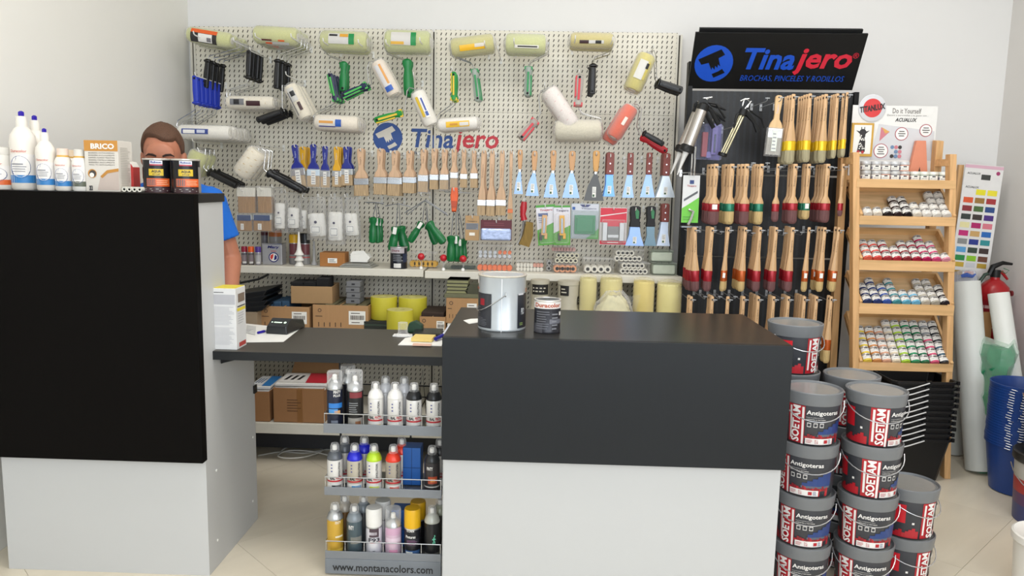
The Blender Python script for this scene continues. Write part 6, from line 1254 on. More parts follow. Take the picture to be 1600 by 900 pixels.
t = thing('glass_cup', 'clear plastic holder with white base left of papers', 'holder', Fz(628, 527, ZD) + Vector((0, .02, .001))); MB().lathe([(.028, 0), (.028, .004), (.018, .012), (.018, .05)], 16).obj('cup', clear('#ffffff', .16), t); MB().box(-.035, .05, -.015, .02, 0, .004).obj('base', WHITE, t)
t = thing('tape_holder', 'dark green tape holder standing behind white papers', 'tape holder', Fz(645, 523, ZD) + Vector((0, .03, .001))); MB().prism([(-.03, 0), (.035, 0), (.03, .03), (.005, .045), (-.02, .035)], 0, .03).obj('body', mat('#153a24', .35), t, .003)

# ================================================================ ON THE LOW COUNTER
zq = ZC + .0005
pb_ = Fz(783, 512, ZC); rb = 37.5 * S(pb_.y); can('large grey-white paint can with black labels on the low counter', 784, pb_.y, zq, 76, 86, '#bfc5c9', [(.05, .68, -95, -26, '#34363c'), (.05, .68, 40, 100, '#303238'), (.46, .58, -62, -46, '#a5222e'), (.84, .97, -110, -70, '#e2ddd8'), (.0, .96, -2, 0, '#e6e8ea'), (.66, .69, 41, 60, '#cfcfd2'), (.2, .6, 90, 100, '#b5b03a')], lid='#e2ddd0',
    txt=[('=', -92, -34, .08, .24, '#777a80', 6), ('=', -92, -60, .3, .44, '#777a80', 4), ('Duracolor', -112, -66, .73, .79, '#b5502c', .02), ('D', 70, 80, .70, .77, '#b5502c', .03), ('PRO', 50, 62, .3, .42, '#d5d8da', .02), ('=', 46, 58, .1, .16, '#a9c46a', 2)], handle=True, turn=.0, py=500)
ps = Fz(855, 518, ZC); can('small dark paint can with white collar and red lettering', 855, ps.y, zq, 42.5, 52, '#34343a', [(.76, .985, -180, 180, '#e6e2de'), (.30, .44, 10, 80, '#6b6c74'), (.55, .66, 58, 76, '#e6e2de'), (.02, .3, -80, -20, '#4a4a50')], lid='#e0dcd4', txt=[('Duracolor', -58, 62, .80, .93, '#b5532c', .03), ('=', -50, 10, .12, .7, '#6b6c72', 8), ('=', 20, 50, .1, .65, '#86878c', 5)], py=500)
sheet('paper_scrap', 'small torn white paper scrap beside large grey can', [(724, 500.5), (733, 506), (752, 503), (752, 497.5), (736, 498)], ZC + .001, PAPER)
# ================================================================ STACKED PLASTIC PAINT BUCKETS
PIT = .169; LR = .093
GLID = mat('#74777a', .35); GL2 = mat('#8d8e8c', .25); BODY = mat('#383a40', .38)
def bucket_proto():
    t = thing('paint_bucket', 'x', 'paint bucket'); h = PIT
    MB().lathe([(.076, 0), (.079, .004), (.0865, h - .038), (.0865, h - .03)], 36).obj('bucket_body', BODY, t)
    b = MB(); b.lathe([(.0885, h - .040), (.0895, h - .038), (.0925, h - .008), (LR, h - .006), (LR, h - .001), (.090, h + .001), (.088, h - .001), (.086, h - .006), (.080, h - .007)], 40, 0)
    b.lathe([(.080, h - .007), (.078, h - .004), (.06, h - .0045), (0, h - .005)], 40, 1); b.obj('lid', [GLID, GL2], t)
    R = lambda z: .079 + (.0865 - .079) * z / (h - .038) + .0006
    b = MB(); m_ = [mat('#b3202b', .35), mat('#e9e6e2', .35), mat('#27407a', .35), mat('#d01f2d', .35), mat('#55606e', .35), mat('#8a1c26', .35), BODY]
    z0, z1 = .004, h - .042
    def pt(a0, a1, za, zb, mi, k=0, n=5): b.patch(R(za) + .0003 * k, a0, a1, za, zb, mi, n, R(zb) + .0003 * k)
    pt(-64, -27, z0, z1, 0, 0); pt(-64, 62, z0, z0 + .022, 0, 1); pt(-60, -55.5, z0 + .012, z1 - .006, 1, 2); pt(-33, -28.5, z0 - .001, z1 - .004, 1, 2)
    b.text('SOETAM', -53, -36, z0 + .006, z1 - .002, 0, 1, .03, .0, True, R(z1) + .001)
    # blue swoosh and red broken wall
    def poly(pts, mi, k): b.add([((R(z) + .0003 * k) * math.sin(math.radians(a)), -(R(z) + .0003 * k) * math.cos(math.radians(a)), z) for a, z in pts], [tuple(range(len(pts)))], mi)
    for i in range(6):
        a0 = 2 + i * 11; top = .040 + (.045) * (i + .5) / 6; pt(a0, a0 + 11, z0 + .032, z0 + top, 2, 1, 2)
    for i in range(16): a0 = -26 + i * 5.5; pt(a0, a0 + 5, z0 + .018, z0 + .026 + .008 * ((i * 7) % 4) / 3, 5 if i % 3 else 0, 2, 1)
    pt(0, 66, z0 + .027, z0 + .034, 4, 3)
    b.text('Antigoteras', -24, 44, z1 - .030, z1 - .012, 0, 1, .02, 0, False, R(z1) + .0012)
    b.text('Impermeabilizante para', -24, 10, z1 - .036, z1 - .033, 0, 1, 0, 0, False, R(z1) + .0012); b.text('cubiertas y terrazas', -24, 14, z1 - .043, z1 - .0385, 0, 1, .01, 0, False, R(z1) + .0012)
    for i in range(3): a = -22 + i * 13; pt(a, a + 8, z1 - .066, z1 - .052, 1, 3, 2); pt(a + 1, a + 7, z1 - .064, z1 - .0545, 6, 4, 2)
    pt(-24, 38, z0 + .001, z0 + .020, 1, 4); b.lines(-22, -8, z0 + .005, z0 + .017, 3, 0, 0, R(z0) + .0028); b.text('GOT', -4, 3, z0 + .004, z0 + .017, 0, 0, 0, 0, True, R(z0) + .003); pt(16, 24, z0 + .005, z0 + .016, 0, 7, 3); b.lines(26, 35, z0 + .004, z0 + .018, 4, 0, 2, R(z0) + .0028)
    # left reverse side
    pt(-125, -98, z0 + .05, z1 - .010, 3, 1); pt(-84, -79, z0 + .048, z0 + .055, 1, 1, 2)
    for i in range(9): a0 = -132 + i * 7; pt(a0, a0 + 7.2, z0, z0 + .008 + .012 * ((i * 5) % 4) / 3 + .0022 * i, 0, 1, 1)
    b.obj('printed_label', m_, sub(t, 'bucket_body'))
    b = MB(); pts = []
    for i in range(15):
        a = math.radians(-82 + 164 * i / 14); r = .0955 + .004 * math.cos(a); pts.append((r * math.sin(a), -r * math.cos(a), h - .024 - .062 * math.cos(a) ** .8 if math.cos(a) > 0 else h - .024))
    b.tube(pts, .0017, 6); b.obj('wire_handle', mat('#c9c9cb', .25, .7), t)
    return t
bp = bucket_proto(); first = True
def place_bucket(x, y, z, frame, label, grp, hand=0):
    global first
    rz = -math.atan2(x, y) * 1.0 + math.radians(frame)
    if first: o = bp; o.location = (x, y, z); o['label'] = label; first = False
    else: o = dup(bp, (x, y, z), label)
    o['group'] = grp; o.rotation_euler = (0, 0, rz)
    # the bail hangs on the side that faces the room
    for c in o.children:
        if c.name.startswith('wire_handle'): c.rotation_euler = (0, 0, -math.radians(frame) + math.radians(hand))
    return o
stacks = [('front left stack beside the low counter', (1270, 605, 4), [(10, 12), (10, 8), (-10, 10), (16, 14)]),
          ('front middle stack', (1370, 607, 4), [(10, 10), (9, 14), (48, 16), (57, 20)]),
          ('tall rear stack against the low counter', (1243, 503, 5), [(20, 0), (20, 0), (20, 10), (40, 10), (95, 40)]),
          ('rear middle stack behind the two front ones', (1331, 584, 4), [(10, 0), (-20, 0), (15, 10), (40, 20)]),
          ('low stack at the right of the buckets', (1403, 756, 2), [(93, 40), (97, 50)])]
pos = []
for nm, (px, py, n), fr in stacks:
    p = Fz(px, py, n * PIT)
    if 'tall' in nm: p.x = max(p.x, .772 + LR)
    pos.append(p)
for a in range(5):           # keep the round lids just clear of one another
    for c in range(a):
        d = Vector((pos[a].x - pos[c].x, pos[a].y - pos[c].y, 0)); g_ = 2 * LR + .003 - d.length
        if g_ > 0: pos[a] = pos[a] + d.normalized() * g_
for (nm, (px, py, n), fr), p in zip(stacks, pos):
    for i in range(n):
        place_bucket(p.x, p.y, i * PIT + .0005, fr[i][0], 'grey-lidded bucket, %s from the floor, %s' % (ORD[i], nm), 'grey-lidded paint buckets', fr[i][1])

# ================================================================ BLACK TUBS
yf, yb_ = 3.37, 3.60
zt_ = P(1450, 597, yf).z; xl, xr = P(1395, 597, yf).x, P(1501, 597, yf).x; xc = (xl + xr) / 2; W2_ = (xr - xl) / 2; D2 = (Fz(1471, 580, zt_).y - yf) / 2; yc = yf + D2
H = .205; dz = (zt_ - H) / 10
def tub_proto():
    t = thing('mason_tub', 'x', 'tub')
    def ring(w_, d_, z): 
        c = .02; return [(-w_ + c, -d_, z), (w_ - c, -d_, z), (w_, -d_ + c, z), (w_, d_ - c, z), (w_ - c, d_, z), (-w_ + c, d_, z), (-w_, d_ - c, z), (-w_, -d_ + c, z)]
    k_ = .74; rings = [ring(W2_ * k_, D2 * k_, 0), ring(W2_ * .95, D2 * .95, H - .012), ring(W2_, D2, H - .012), ring(W2_ * 1.0, D2, H), ring(W2_ * .93, D2 * .93, H), ring(W2_ * (k_ - .03), D2 * (k_ - .03), .006)]
    v = [p for r in rings for p in r]; f = [tuple(range(8))[::-1], tuple(range(40, 48))] + [(j * 8 + i, j * 8 + (i + 1) % 8, (j + 1) * 8 + (i + 1) % 8, (j + 1) * 8 + i) for j in range(5) for i in range(8)]
    MB().add(v, f).obj('tub_body', mat('#111112', .42, 0, 'plain', 200, .1, .2, .35), t, .0015)
    b = MB(); x = .01; b.box(x - .012, x + .012, -D2 - .004, -D2 + .006, H - .014, H + .004); b.box(W2_ * .96, W2_ * 1.04, -D2 * .9, -D2 * .8, H - .014, H + .002); b.obj('rim_lugs', BLACK, t)
    b = MB(); b.tube([(x, -D2 - .006, H - .004), (x - .07, -D2 - .012, H - .026), (x - .15, -D2 - .010, H - .05), (x - .20, -D2 * .6, H - .062), (x - .21, 0, H - .066), (x - .2, D2 * .6, H - .06), (x - .15, D2 + .010, H - .045), (x, D2 + .006, H - .004)], .0028, 6); b.obj('wire_handle', mat('#dcdcdc', .3, .3), t)
    return t
t0 = tub_proto()
for i in range(11):
    lab = 'black plastic tub with wire handle, %s from the top of nested stack' % ORD[10 - i]
    if i == 0: t0.location = (xc, yc, .0005); t0['label'] = lab; t0['group'] = 'nested black tubs'; o = t0
    else: o = dup(t0, (xc + rnd.uniform(-.003, .003), yc, i * dz), lab)
    o.rotation_euler = (0, 0, rnd.uniform(-.02, .02))
# lift the swing of some handles
# ================================================================ BLUE BUCKETS
yB = 3.33; xB = P(1549, 762, yB).x + .108; ztB = P(1560, 598, yB).z; hB = .225; nB = 24; dB = (ztB - hB) / (nB - 1)
t = thing('builders_bucket', 'x', 'bucket')
b = MB(); b.lathe([(.098, 0), (.106, .004), (.135, hB - .012), (.141, hB - .010), (.141, hB), (.137, hB + .001), (.132, hB - .01), (.1, .006), (0, .005)], 40); b.obj('bucket_body', mat('#173f86', .35), t)
b = MB(); b.tube([(.145 * math.sin(math.radians(a)), -.145 * math.cos(math.radians(a)), hB - .008 - .006 * (1 - abs(a - 10) / 24)) for a in range(-14, 35, 6)], .0018, 5); b.obj('wire_handle', mat('#c9cdd4', .3, .5), t)
b = MB(); b.box(-.012, .012, -.147, -.138, hB - .02, hB + .004); b.obj('handle_lug', mat('#173f86', .35), t)
for i in range(nB):
    lab = 'blue plastic bucket, %s from the top of the nested stack' % ORD[nB - 1 - i]
    if i == 0: t.location = (xB, yB, .0005); t['label'] = lab; t['group'] = 'nested blue buckets'; o = t
    else: o = dup(t, (xB + rnd.uniform(-.0015, .0015), yB, .0005 + i * dB), lab)
    o.rotation_euler = (0, 0, -.75 + rnd.uniform(-.05, .05))
# ================================================================ RIGHT CORNER
def big_roll(label, base, top, r, col, name='film_roll'):
    t = thing(name, label, 'roll', base); T_, l = smat((0, 0, 0), Vector(top) - Vector(base))
    b = MB(); b.lathe([(r * .98, .0), (r, .004), (r, l - .004), (r * .98, l), (r * .4, l), (r * .38, l - .05), (0, l - .05)], 28, [0, 0, 0, 0, 1, 1], T_); b.obj('film', [mat(col, .45, 0, 'plain', 6, .06, .3), mat('#b59a72', .8)], t); return t
pb2 = Fz(1531, 738, 0); ptop = P(1509, 440, 3.72)
t = big_roll('tall white plastic film roll leaning in the right corner', (pb2.x, 3.54, .012), (ptop.x, 3.72, ptop.z), .062, '#dcdfda')
T_, l = smat((0, 0, 0), Vector((ptop.x, 3.72, ptop.z)) - Vector((pb2.x, 3.54, .012)))
b = MB(); b.lathe([(.055, l - .02), (.05, l + .02), (.045, l + .05), (.02, l + .055), (.0, l + .05)], 10, 0, T_); b.obj('loose_film', clear('#f0f4ff', .25), t, sharp=.2)
t = thing('plastic_bag', 'blue and white printed plastic tied at top of tall roll', 'plastic bag', P(1505, 431, 3.70)); b = MB(); b.tube([(-.02, -.02, 0), (.0, -.03, .008), (.03, -.02, .0), (.05, -.01, .01)], [.008, .012, .008, .004], 7, 0); b.obj('bag', mat('#3a5aa8', .3), t)
t3 = P(1497, 440, 3.90); big_roll('pale film roll mostly hidden behind the tall white roll', (t3.x, 3.80, .0), (t3.x - .01, 3.90, t3.z), .05, '#d3d5d0')
b2 = Fz(1640, 738, 0); p2 = P(1560, 458, 3.66); big_roll('slimmer white film roll slanting towards the right wall', (min(2.27, b2.x), 3.45, .01), (p2.x, 3.66, p2.z), .045, '#e2e4de')
t = thing('cardboard_strip', 'narrow brown cardboard strip between the two white rolls', 'cardboard', (P(1539, 520, 3.70).x, 3.70, 0)); MB().box(-.03, .03, 0, .02, 0, P(1539, 488, 3.70).z).obj('board', mat('#a57a4c', .8), t, .002)
# extinguisher
ye = 3.80; q = P(1553, 450, ye); re = .072
t = thing('fire_extinguisher', 'red fire extinguisher with black handle in the right corner', 'fire extinguisher', (q.x, ye, 0)); zt3 = P(1553, 461, ye).z; zn = P(1553, 436, ye).z
MB().lathe([(re * .8, zt3 - .33), (re, zt3 - .31), (re, zt3), (re * .9, zt3 + (zn - zt3) * .5), (re * .55, zt3 + (zn - zt3) * .85), (re * .3, zn), (re * .28, zn + .02)], 28).obj('cylinder', mat('#a5161d', .3), t)
b = MB(); b.patch(re * 1.01, -70, 40, zt3 - .17, zt3 - .02, 0, 8); b.patch(re * 1.015, -60, 30, zt3 - .06, zt3 - .045, 1, 6); b.patch(re * 1.015, -50, 30, zt3 - .10, zt3 - .08, 1, 6); b.lines(-60, 20, zt3 - .16, zt3 - .11, 3, 0, 1, re * 1.015); b.obj('printed_label', [mat('#8f1420', .4), mat('#d9b8b8', .4)], t)
sE = S(ye); b = MB(); b.tube([(-.03, 0, zn + .02), (-.015, 0, zn + .06), (.03, 0, zn + .08), (.075, 0, zn + .075)], [.013, .014, .010, .006], 8); b.cyl((0, 0, zn + .01), (0, 0, zn + .045), .022, 12); b.obj('squeeze_handle', BLACK, t)
MB().tube([(-.01, 0, zn + .03), (.03, 0, zn + .035), (.06, 0, zn + .0)], [.008, .009, .006], 8).obj('carry_handle', mat('#a5161d', .3), t)
MB().tube([(-.02, 0, zn + .03), (-.05, 0, zn + .02), (-.075, 0, zn - .02), (-.082, 0, zn - .1)], .009, 8).obj('hose', mat('#1f3a2a', .4), t)
MB().lathe([(.014, 0), (.014, .012)], 12, 0, Matrix.Translation((.078, 0, zt3 + .01)) @ Matrix.Rotation(PI / 2, 4, 'Y')).obj('gauge', mat('#6a1016', .4), t)
b = MB(); b.tube([(.03, -.01, zn + .055), (.055, -.015, zn + .045), (.04, -.015, zn + .03), (.02, -.01, zn + .04)], .002, 5); b.obj('safety_pin', mat('#2f6a4a', .4), t)
# green bag
yg = 3.58; cg = P(1556, 590, yg); zg = P(1556, 533, yg).z; t = thing('plastic_bag', 'clear bag of crumpled green film behind the blue buckets', 'plastic bag', (cg.x, yg, 0)); rr = random.Random(5); v = []; ns, nr = 16, 14
for j in range(nr + 1):
    f = j / nr
    for i in range(ns):
        a = 2 * PI * i / ns; rad = (.074 + .006 * math.sin(f * 17)) * (1 + rr.uniform(-.16, .16)); v.append((rad * math.cos(a), rad * math.sin(a), zg * (f + (rr.uniform(-.03, .03) if 0 < j else 0))))
fs = [(j * ns + i, j * ns + (i + 1) % ns, (j + 1) * ns + (i + 1) % ns, (j + 1) * ns + i) for j in range(nr) for i in range(ns)] + [tuple(nr * ns + i for i in range(ns))]
MB().add([(x * .93, y * .93, z * .97) for x, y, z in v], fs, 0, True).obj('green_film', mat('#2f8a5f', .25, 0, 'plain', 30, .3, 1.), t, sharp=.3)
MB().add(v, fs, 0, True).obj('bag_film', clear('#f0fff6', .2), t, sharp=.3)
# colour chart
yc_ = 3.92
cs = [P(1505, 255, yc_ + .0), P(1566, 262, yc_), P(1541, 424, yc_ - .04), P(1489, 419, yc_ - .04)]
t = thing('colour_chart', 'tall white paint colour chart with rows of swatches', 'chart', (cs[3] + cs[2]) / 2); hgt = ((cs[0] + cs[1]) / 2 - t.location).length; wch = (cs[1] - cs[0]).length / 2 * .97
dv = (cs[0] + cs[1]) / 2 - t.location; t.rotation_euler = (-.04, math.atan2(dv.x, dv.z), 0)
MB().box(-wch, wch, 0, .004, -.03, hgt).obj('board', mat('#e3e2e0', .5), t)
sw = [['', '#e6dc2a', '#e9dc3a'], ['#dd5a30', '#9a7438', '#a53236'], ['#8a2e34', '#4a6a3a', '#2a4a86'], ['#2f3a36', '#3a3230', '#4a2a7e'], ['#e6dfa8', '#b01f66', '#d97a8a'], ['#c42a76', '#c9a266', '#2568b5'], ['#8a8d8c', '#24348a', '#2f8f94'], ['#5aa2d6', '#33443a', '#3c2f2c'], ['#1f8a45', '#8cc62c', '#6e4432']]
b = MB(); ms = ['#3a3d3a', '#d9b0c0', '#4a4a4a', '#a03a6a']
b.quad(-wch, wch, hgt * .965, hgt * .995, -.0006, 1); b.text('ACUALUX', -wch * .85, -wch * .15, hgt * .905, hgt * .925, -.0008, 2, .02); b.quad(-wch * .1, wch * .38, hgt * .86, hgt * .91, -.0008, 0); b.disc(wch * .75, hgt * .93, .010, -.0008, 3, 10)
b.text('ACUALUX', -wch * .85, -wch * .15, hgt * .775, hgt * .795, -.0008, 2, .02)
for r_, rw in enumerate(sw):
    for c_, cc in enumerate(rw):
        if not cc: continue
        if cc not in ms: ms.append(cc)
        x0_ = -wch * .86 + c_ * wch * .60; zz_ = hgt * (.715 - .079 * r_); b.quad(x0_, x0_ + wch * .5, zz_, zz_ + hgt * .052, -.0008, ms.index(cc))
for r_, rw in enumerate((['#c9a83a', '#d0d2d6', '#b99a3a'], ['#a8873c', '#cf8a72', ''])):
    for c_, cc in enumerate(rw):
        if not cc: continue
        if cc not in ms: ms.append(cc)
        x0_ = -wch * .86 + c_ * wch * .60; zz_ = hgt * (.0 - .0 + .028 - .079 * (r_ - .0) ) - .015; b.quad(x0_, x0_ + wch * .5, zz_ + .012, zz_ + .012 + hgt * .045, -.0008, ms.index(cc))
b.obj('colour_swatches', [mat(c, .5) for c in ms], t)
p_ = P(1500, 256, 3.95); t = thing('wooden_strip', 'pine strip leaning behind the colour chart', 'wood strip', (p_.x - .03, 3.93, 0)); MB().box(-.012, .012, 0, .02, 0, p_.z - .005).obj('strip', PINE, t); t.rotation_euler = (0, .02, 0)
# buckets cut by the right edge of the picture
def edge_bucket(label, cx, cy, z, r, h, bands, lid, handle=True):
    t = thing('paint_bucket', label, 'paint bucket', (cx, cy, z), group=None); b = MB()
    pr = [(r * .88, 0)] + [(r * (.88 + .1 * f), h * f) for f, c in bands]; b.lathe(pr, 32, list(range(len(bands)))); b.obj('bucket_body', [mat(c, .4) for f, c in bands], t)
    MB().lathe([(r * 1.0, h * .86), (r * 1.03, h * .88), (r * 1.03, h * .985), (r * .98, h), (r * .9, h - .006), (0, h - .006)], 32).obj('lid', mat(lid, .35), t)
    if handle: MB().tube([(r * 1.06 * math.sin(math.radians(a)), -r * 1.06 * math.cos(math.radians(a)), h * .8 - .1 * math.sin(math.radians((a + 110)))) for a in range(-110, 71, 12)], .0022, 5).obj('wire_handle', CHROME, t)
    return t
ce = P(1587, 760, 3.0).x + .142
edge_bucket('striped grey, red and blue bucket with black lid at right edge', ce, 3.0, .0005, .14, .285, [(.25, '#3a4070'), (.42, '#5a3a60'), (.62, '#a5302c'), (.87, '#b9b6ae')], '#232323')
edge_bucket('red bucket stacked on the striped bucket at right edge', ce + .012, 3.0, .287, .135, .285, [(.3, '#2a2528'), (.9, '#b3262a')], '#b3262a')
cw = P(1588, 850, 2.42).x + .125
edge_bucket('white bucket on the floor at the bottom right corner', cw, 2.42, .0005, .12, max(.1, P(1600, 836, 2.42).z), [(.9, '#e3e1da')], '#e6e4de', False)

# ================================================================ THE MAN BEHIND THE TALL COUNTER
ym = 2.93
def W_(px, py, y=ym): return P(px, py, y)
hc_ = W_(255, 246, 2.93)                      # eye level, head centre
man = thing('person', 'man in a blue t-shirt looking down behind the tall black counter', 'person', (hc_.x, ym, 0))
def loc_(p): return Vector(p) - Vector((hc_.x, ym, 0))
SK = mat('#b4755a', .5, 0, 'plain', 60, .05, .05)
hz = hc_.z
def ell(b, c, r, R=None, n=20, m=0):
    M_ = Matrix.Translation(c) @ (R or Matrix()) @ Matrix.Diagonal((*r, 1)); pr = [(math.sin(PI * i / 12), -math.cos(PI * i / 12)) for i in range(13)]; pr[0] = (0.001, -1); pr[-1] = (.001, 1)
    return b.lathe(pr, n, m, M_)
def cap(b, p, q, r0, r1):
    T_, l = smat(p, q); pr = [(.001, -r0)] + [(r0 * math.cos(a), r0 * math.sin(a)) for a in (-1.1, -.55, 0)] + [(r1 * math.cos(a), l + r1 * math.sin(a)) for a in (0, .55, 1.1)] + [(.001, l + r1)]
    return b.lathe(pr, 14, 0, T_)
HX = Vector((0, 0, hz)); tl = Matrix.Rotation(math.radians(-9), 4, 'X') ; yw = Matrix.Rotation(math.radians(18), 4, 'Z')
HR = Matrix.Translation(HX) @ yw @ Matrix.Rotation(math.radians(8), 4, 'X') @ Matrix.Scale(.93, 4)
def h3(x, y, z): return HR @ Vector((x, y, z))
def helm(b, c, r): 
    M_ = HR @ Matrix.Translation(c) @ Matrix.Diagonal((*r, 1)); pr = [(max(.001, math.sin(PI * i / 12)), -math.cos(PI * i / 12)) for i in range(13)]; b.lathe(pr, 20, 0, M_)
sh_ = loc_(W_(343, 305, 2.97)); shl = Vector((-sh_.x * .85, sh_.y, sh_.z + .0))
el = loc_(W_(361, 405, 3.0)); wr = loc_(P(358, 478, 2.82)); hnd = Vector((wr.x - .005, wr.y - .07, ZD + .035)); wr.z = max(wr.z, ZD + .07)
ell_ = Vector((-el.x * .9, el.y, el.z)); wrl = Vector((-.18, -.16, .84)); hndl = Vector((-.15, -.22, .80))
b = MB()
# head
helm(b, (0, .01, .035), (.076, .093, .085)); helm(b, (0, -.012, -.02), (.066, .078, .085)); helm(b, (0, -.03, -.075), (.046, .05, .042)); helm(b, (0, -.062, -.098), (.022, .02, .018))
helm(b, (0, -.072, .02), (.055, .022, .05)); helm(b, (.028, -.080, .016), (.026, .012, .009)); helm(b, (-.028, -.080, .016), (.026, .012, .009))
b.lathe([(.001, -.004), (.013, 0), (.017, .012), (.009, .04), (.005, .052), (.001, .055)], 10, 0, HR @ Matrix.Translation((0, -.092, -.042)) @ Matrix.Rotation(math.radians(-10), 4, 'X'))
helm(b, (.012, -.088, -.036), (.009, .010, .008)); helm(b, (-.012, -.088, -.036), (.009, .010, .008)); helm(b, (0, -.084, -.062), (.024, .010, .006)); helm(b, (0, -.083, -.071), (.021, .010, .006))
helm(b, (.045, -.05, -.025), (.024, .028, .024)); helm(b, (-.045, -.05, -.025), (.024, .028, .024))
for sx in (-1, 1): helm(b, (sx * .078, .012, -.008), (.010, .018, .031)); helm(b, (sx * .083, .02, -.002), (.006, .012, .024))
cap(b, h3(0, .03, -.05), Vector((0, .06, sh_.z + .035)), .055, .062)
# trunk
TR_ = [(.80, .155, .11, .05), (.92, .14, .10, .05), (1.05, .155, .112, .045), (1.16, .18, .12, .045), (1.235, .185, .105, .05), (sh_.z + .0, .15, .08, .055), (sh_.z + .045, .07, .055, .06)]
v = []; n_ = 24
for z, rx, ry, cy in TR_: v += [(rx * math.sin(2 * PI * i / n_), cy - ry * math.cos(2 * PI * i / n_), z) for i in range(n_)]
fs = [(j * n_ + i, j * n_ + (i + 1) % n_, (j + 1) * n_ + (i + 1) % n_, (j + 1) * n_ + i) for j in range(len(TR_) - 1) for i in range(n_)] + [tuple(range(n_))[::-1], tuple((len(TR_) - 1) * n_ + i for i in range(n_))]
b.add(v, fs, 0, True)
def arm(b, s_, e_, w_, h_, side):
    cap(b, s_, e_, .052, .040); cap(b, e_, w_, .041, .028); d = (h_ - w_).normalized(); cap(b, w_, h_, .026, .024)
    a = Vector((1, 0, 0)); b.lathe([(.001, -.006), (.03, 0), (.036, .05), (.032, .085), (.001, .09)], 12, 0, smat(w_ + d * .01, h_)[0], .4)
    for k_, (o, ln) in enumerate(((-.028, .060), (-.010, .072), (.009, .068), (.026, .052))):
        p0 = h_ + a * o + d * .012; p1 = p0 + d * ln * .45 + Vector((0, 0, -.004)); p2 = p1 + d * ln * .5 + Vector((0, 0, -.018)); cap(b, p0, p1, .0095, .009); cap(b, p1, p2, .0088, .007)
    p0 = w_ + a * side * -.024 + d * .03; p1 = p0 + (a * side * -.022 + d * .03); p2 = p1 + d * .028; cap(b, p0, p1, .012, .0105); cap(b, p1, p2, .0105, .008)
arm(b, sh_ + Vector((-.035, 0, -.03)), el, wr, hnd, 1); arm(b, shl + Vector((.035, 0, -.03)), ell_, wrl, hndl, -1)
for sx in (-1, 1):
    cap(b, (sx * .085, .05, .80), (sx * .10, .01, .45), .082, .055); cap(b, (sx * .10, .01, .45), (sx * .105, .06, .09), .054, .036); cap(b, (sx * .105, .07, .055), (sx * .12, -.09, .04), .042, .035)
body = b.obj('body', SK, man)
def remesh(o, vox, sm=3):
    r = o.modifiers.new('remesh', 'REMESH'); r.mode = 'VOXEL'; r.voxel_size = vox; r.use_smooth_shade = True
    s_ = o.modifiers.new('smooth', 'SMOOTH'); s_.factor = .5; s_.iterations = sm
remesh(body, .0045, 5)
# t-shirt
b = MB(); v = []
TS = [(.76, .17, .125, .05), (.92, .162, .12, .05), (1.05, .172, .128, .045), (1.16, .196, .134, .045), (1.235, .202, .118, .05), (sh_.z + .004, .168, .094, .055), (sh_.z + .036, .085, .068, .06)]
for z, rx, ry, cy in TS: v += [(rx * math.sin(2 * PI * i / n_), cy - ry * math.cos(2 * PI * i / n_), z) for i in range(n_)]
b.add(v, fs, 0, True)
for s_, e_ in ((sh_, el), (shl, ell_)):
    sx = 1 if s_.x > 0 else -1; p = s_ + Vector((-.04 * sx, 0, -.03)); q_ = p + (e_ - p) * .46; cap(b, p, q_, .066, .058); T_, l = smat(p, q_); b.lathe([(.064, 0), (.062, l), (.0635, l + .045)], 18, 0, T_)
    cap(b, Vector((.06 * sx, .06, s_.z + .01)), p + Vector((0, 0, .0)), .05, .06)
sh = b.obj('t_shirt', mat('#1568cc', .85, 0, 'plain', 25, .12, .5), man); remesh(sh, .006, 4)
b = MB()
for sx in (-1, 1): cap(b, (sx * .085, .05, .80), (sx * .10, .01, .45), .095, .07); cap(b, (sx * .10, .01, .45), (sx * .105, .06, .11), .07, .058)
b.lathe([(.12, .70), (.165, .74), (.163, .86)], 20, 0, Matrix.Translation((0, .05, 0)), .75); tr_ = b.obj('trousers', mat('#2a2d38', .85), man); remesh(tr_, .008, 3)
b = MB()
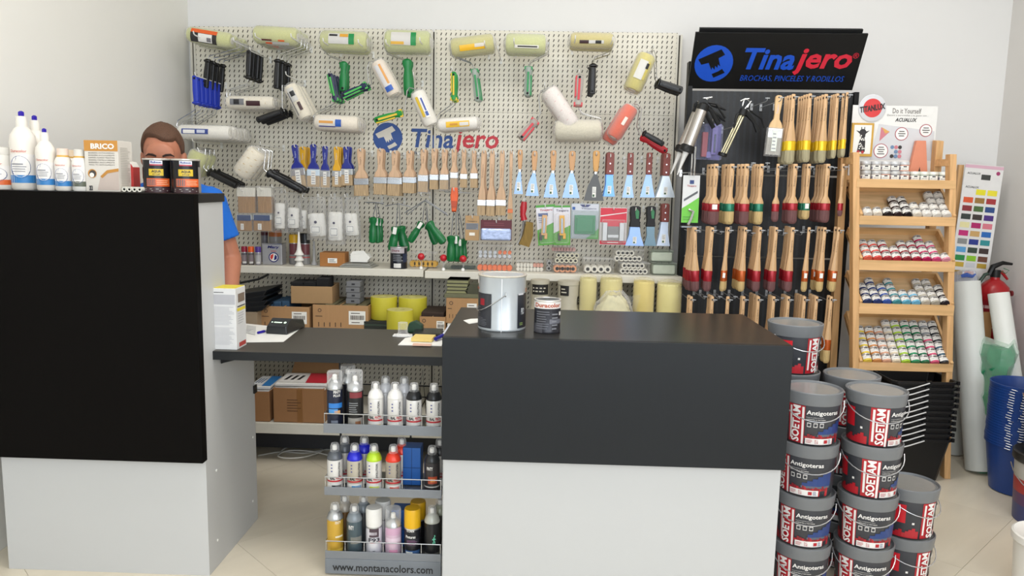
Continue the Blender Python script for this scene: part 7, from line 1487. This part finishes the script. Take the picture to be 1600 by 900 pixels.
for sx in (-1, 1): b.box(sx * .105 - .045 + .005 * sx, sx * .105 + .045 + .01 * sx, -.15, .11, .0, .075)
b.obj('shoes', mat('#1d1d20', .6), man, .02)
# hair: shell over the skull, hairline at the forehead, faded sides
b = MB(); v = []; nu, nv = 40, 16
def hr(th, ph):
    x = math.sin(th) * math.sin(ph); y = -math.cos(th) * math.sin(ph); z = math.cos(ph); return x, y, z
for j in range(nv + 1):
    for i in range(nu):
        th = 2 * PI * i / nu; c = math.cos(th)       # c=1 front
        lim = (math.radians(60 + 7 * math.sin(3 * th)) if c > .55 else math.radians(104) if c > -.1 else math.radians(122))
        if .3 < c <= .55: lim = math.radians(60 + (104 - 60) * (.55 - c) / .25)
        ph = lim * j / nv; x, y, z = hr(th, max(.02, ph)); tk = .007 + .010 * max(0, math.cos(ph)) * (1 + .3 * max(0, c))
        if j == nv: tk = -.002
        v.append(tuple(h3(x * (.0765 + tk * .8), .01 + y * (.094 + tk), .035 + z * (.086 + tk * 1.15) + .002 * math.sin(th * 9 + j)) ))
fsh = [(j * nu + i, j * nu + (i + 1) % nu, (j + 1) * nu + (i + 1) % nu, (j + 1) * nu + i) for j in range(nv) for i in range(nu)]
b.add(v, fsh, 0, True); b.obj('hair', mat('#5a3d2b', .75, 0, 'bristle'), man, sharp=3)
for sx in (-1, 1):
    b = MB(); b.tube([h3(sx * .012, -.0945, .015), h3(sx * .025, -.0955, .021), h3(sx * .04, -.090, .022), h3(sx * .052, -.079, .014)], [.0035, .0048, .0042, .002], 6); b.obj('eyebrow', mat('#2f1d16', .8), man)
    b = MB(); ell(b, h3(sx * .030, -.0745, .000), (.0135, .012, .0125)); b.obj('eyeball', mat('#d9cfc8', .3), man)
    b = MB(); ell(b, h3(sx * .030, -.0855, -.0035), (.0055, .002, .0055)); b.obj('iris', mat('#2c2018', .2), man)
    b = MB(); ell(b, h3(sx * .030, -.0755, .005), (.0155, .013, .0105)); b.obj('eyelid', SK, man)
b = MB(); helm(b, (0, -.0905, -.0665), (.022, .005, .006)); b.obj('lips', mat('#9a5148', .5), man)
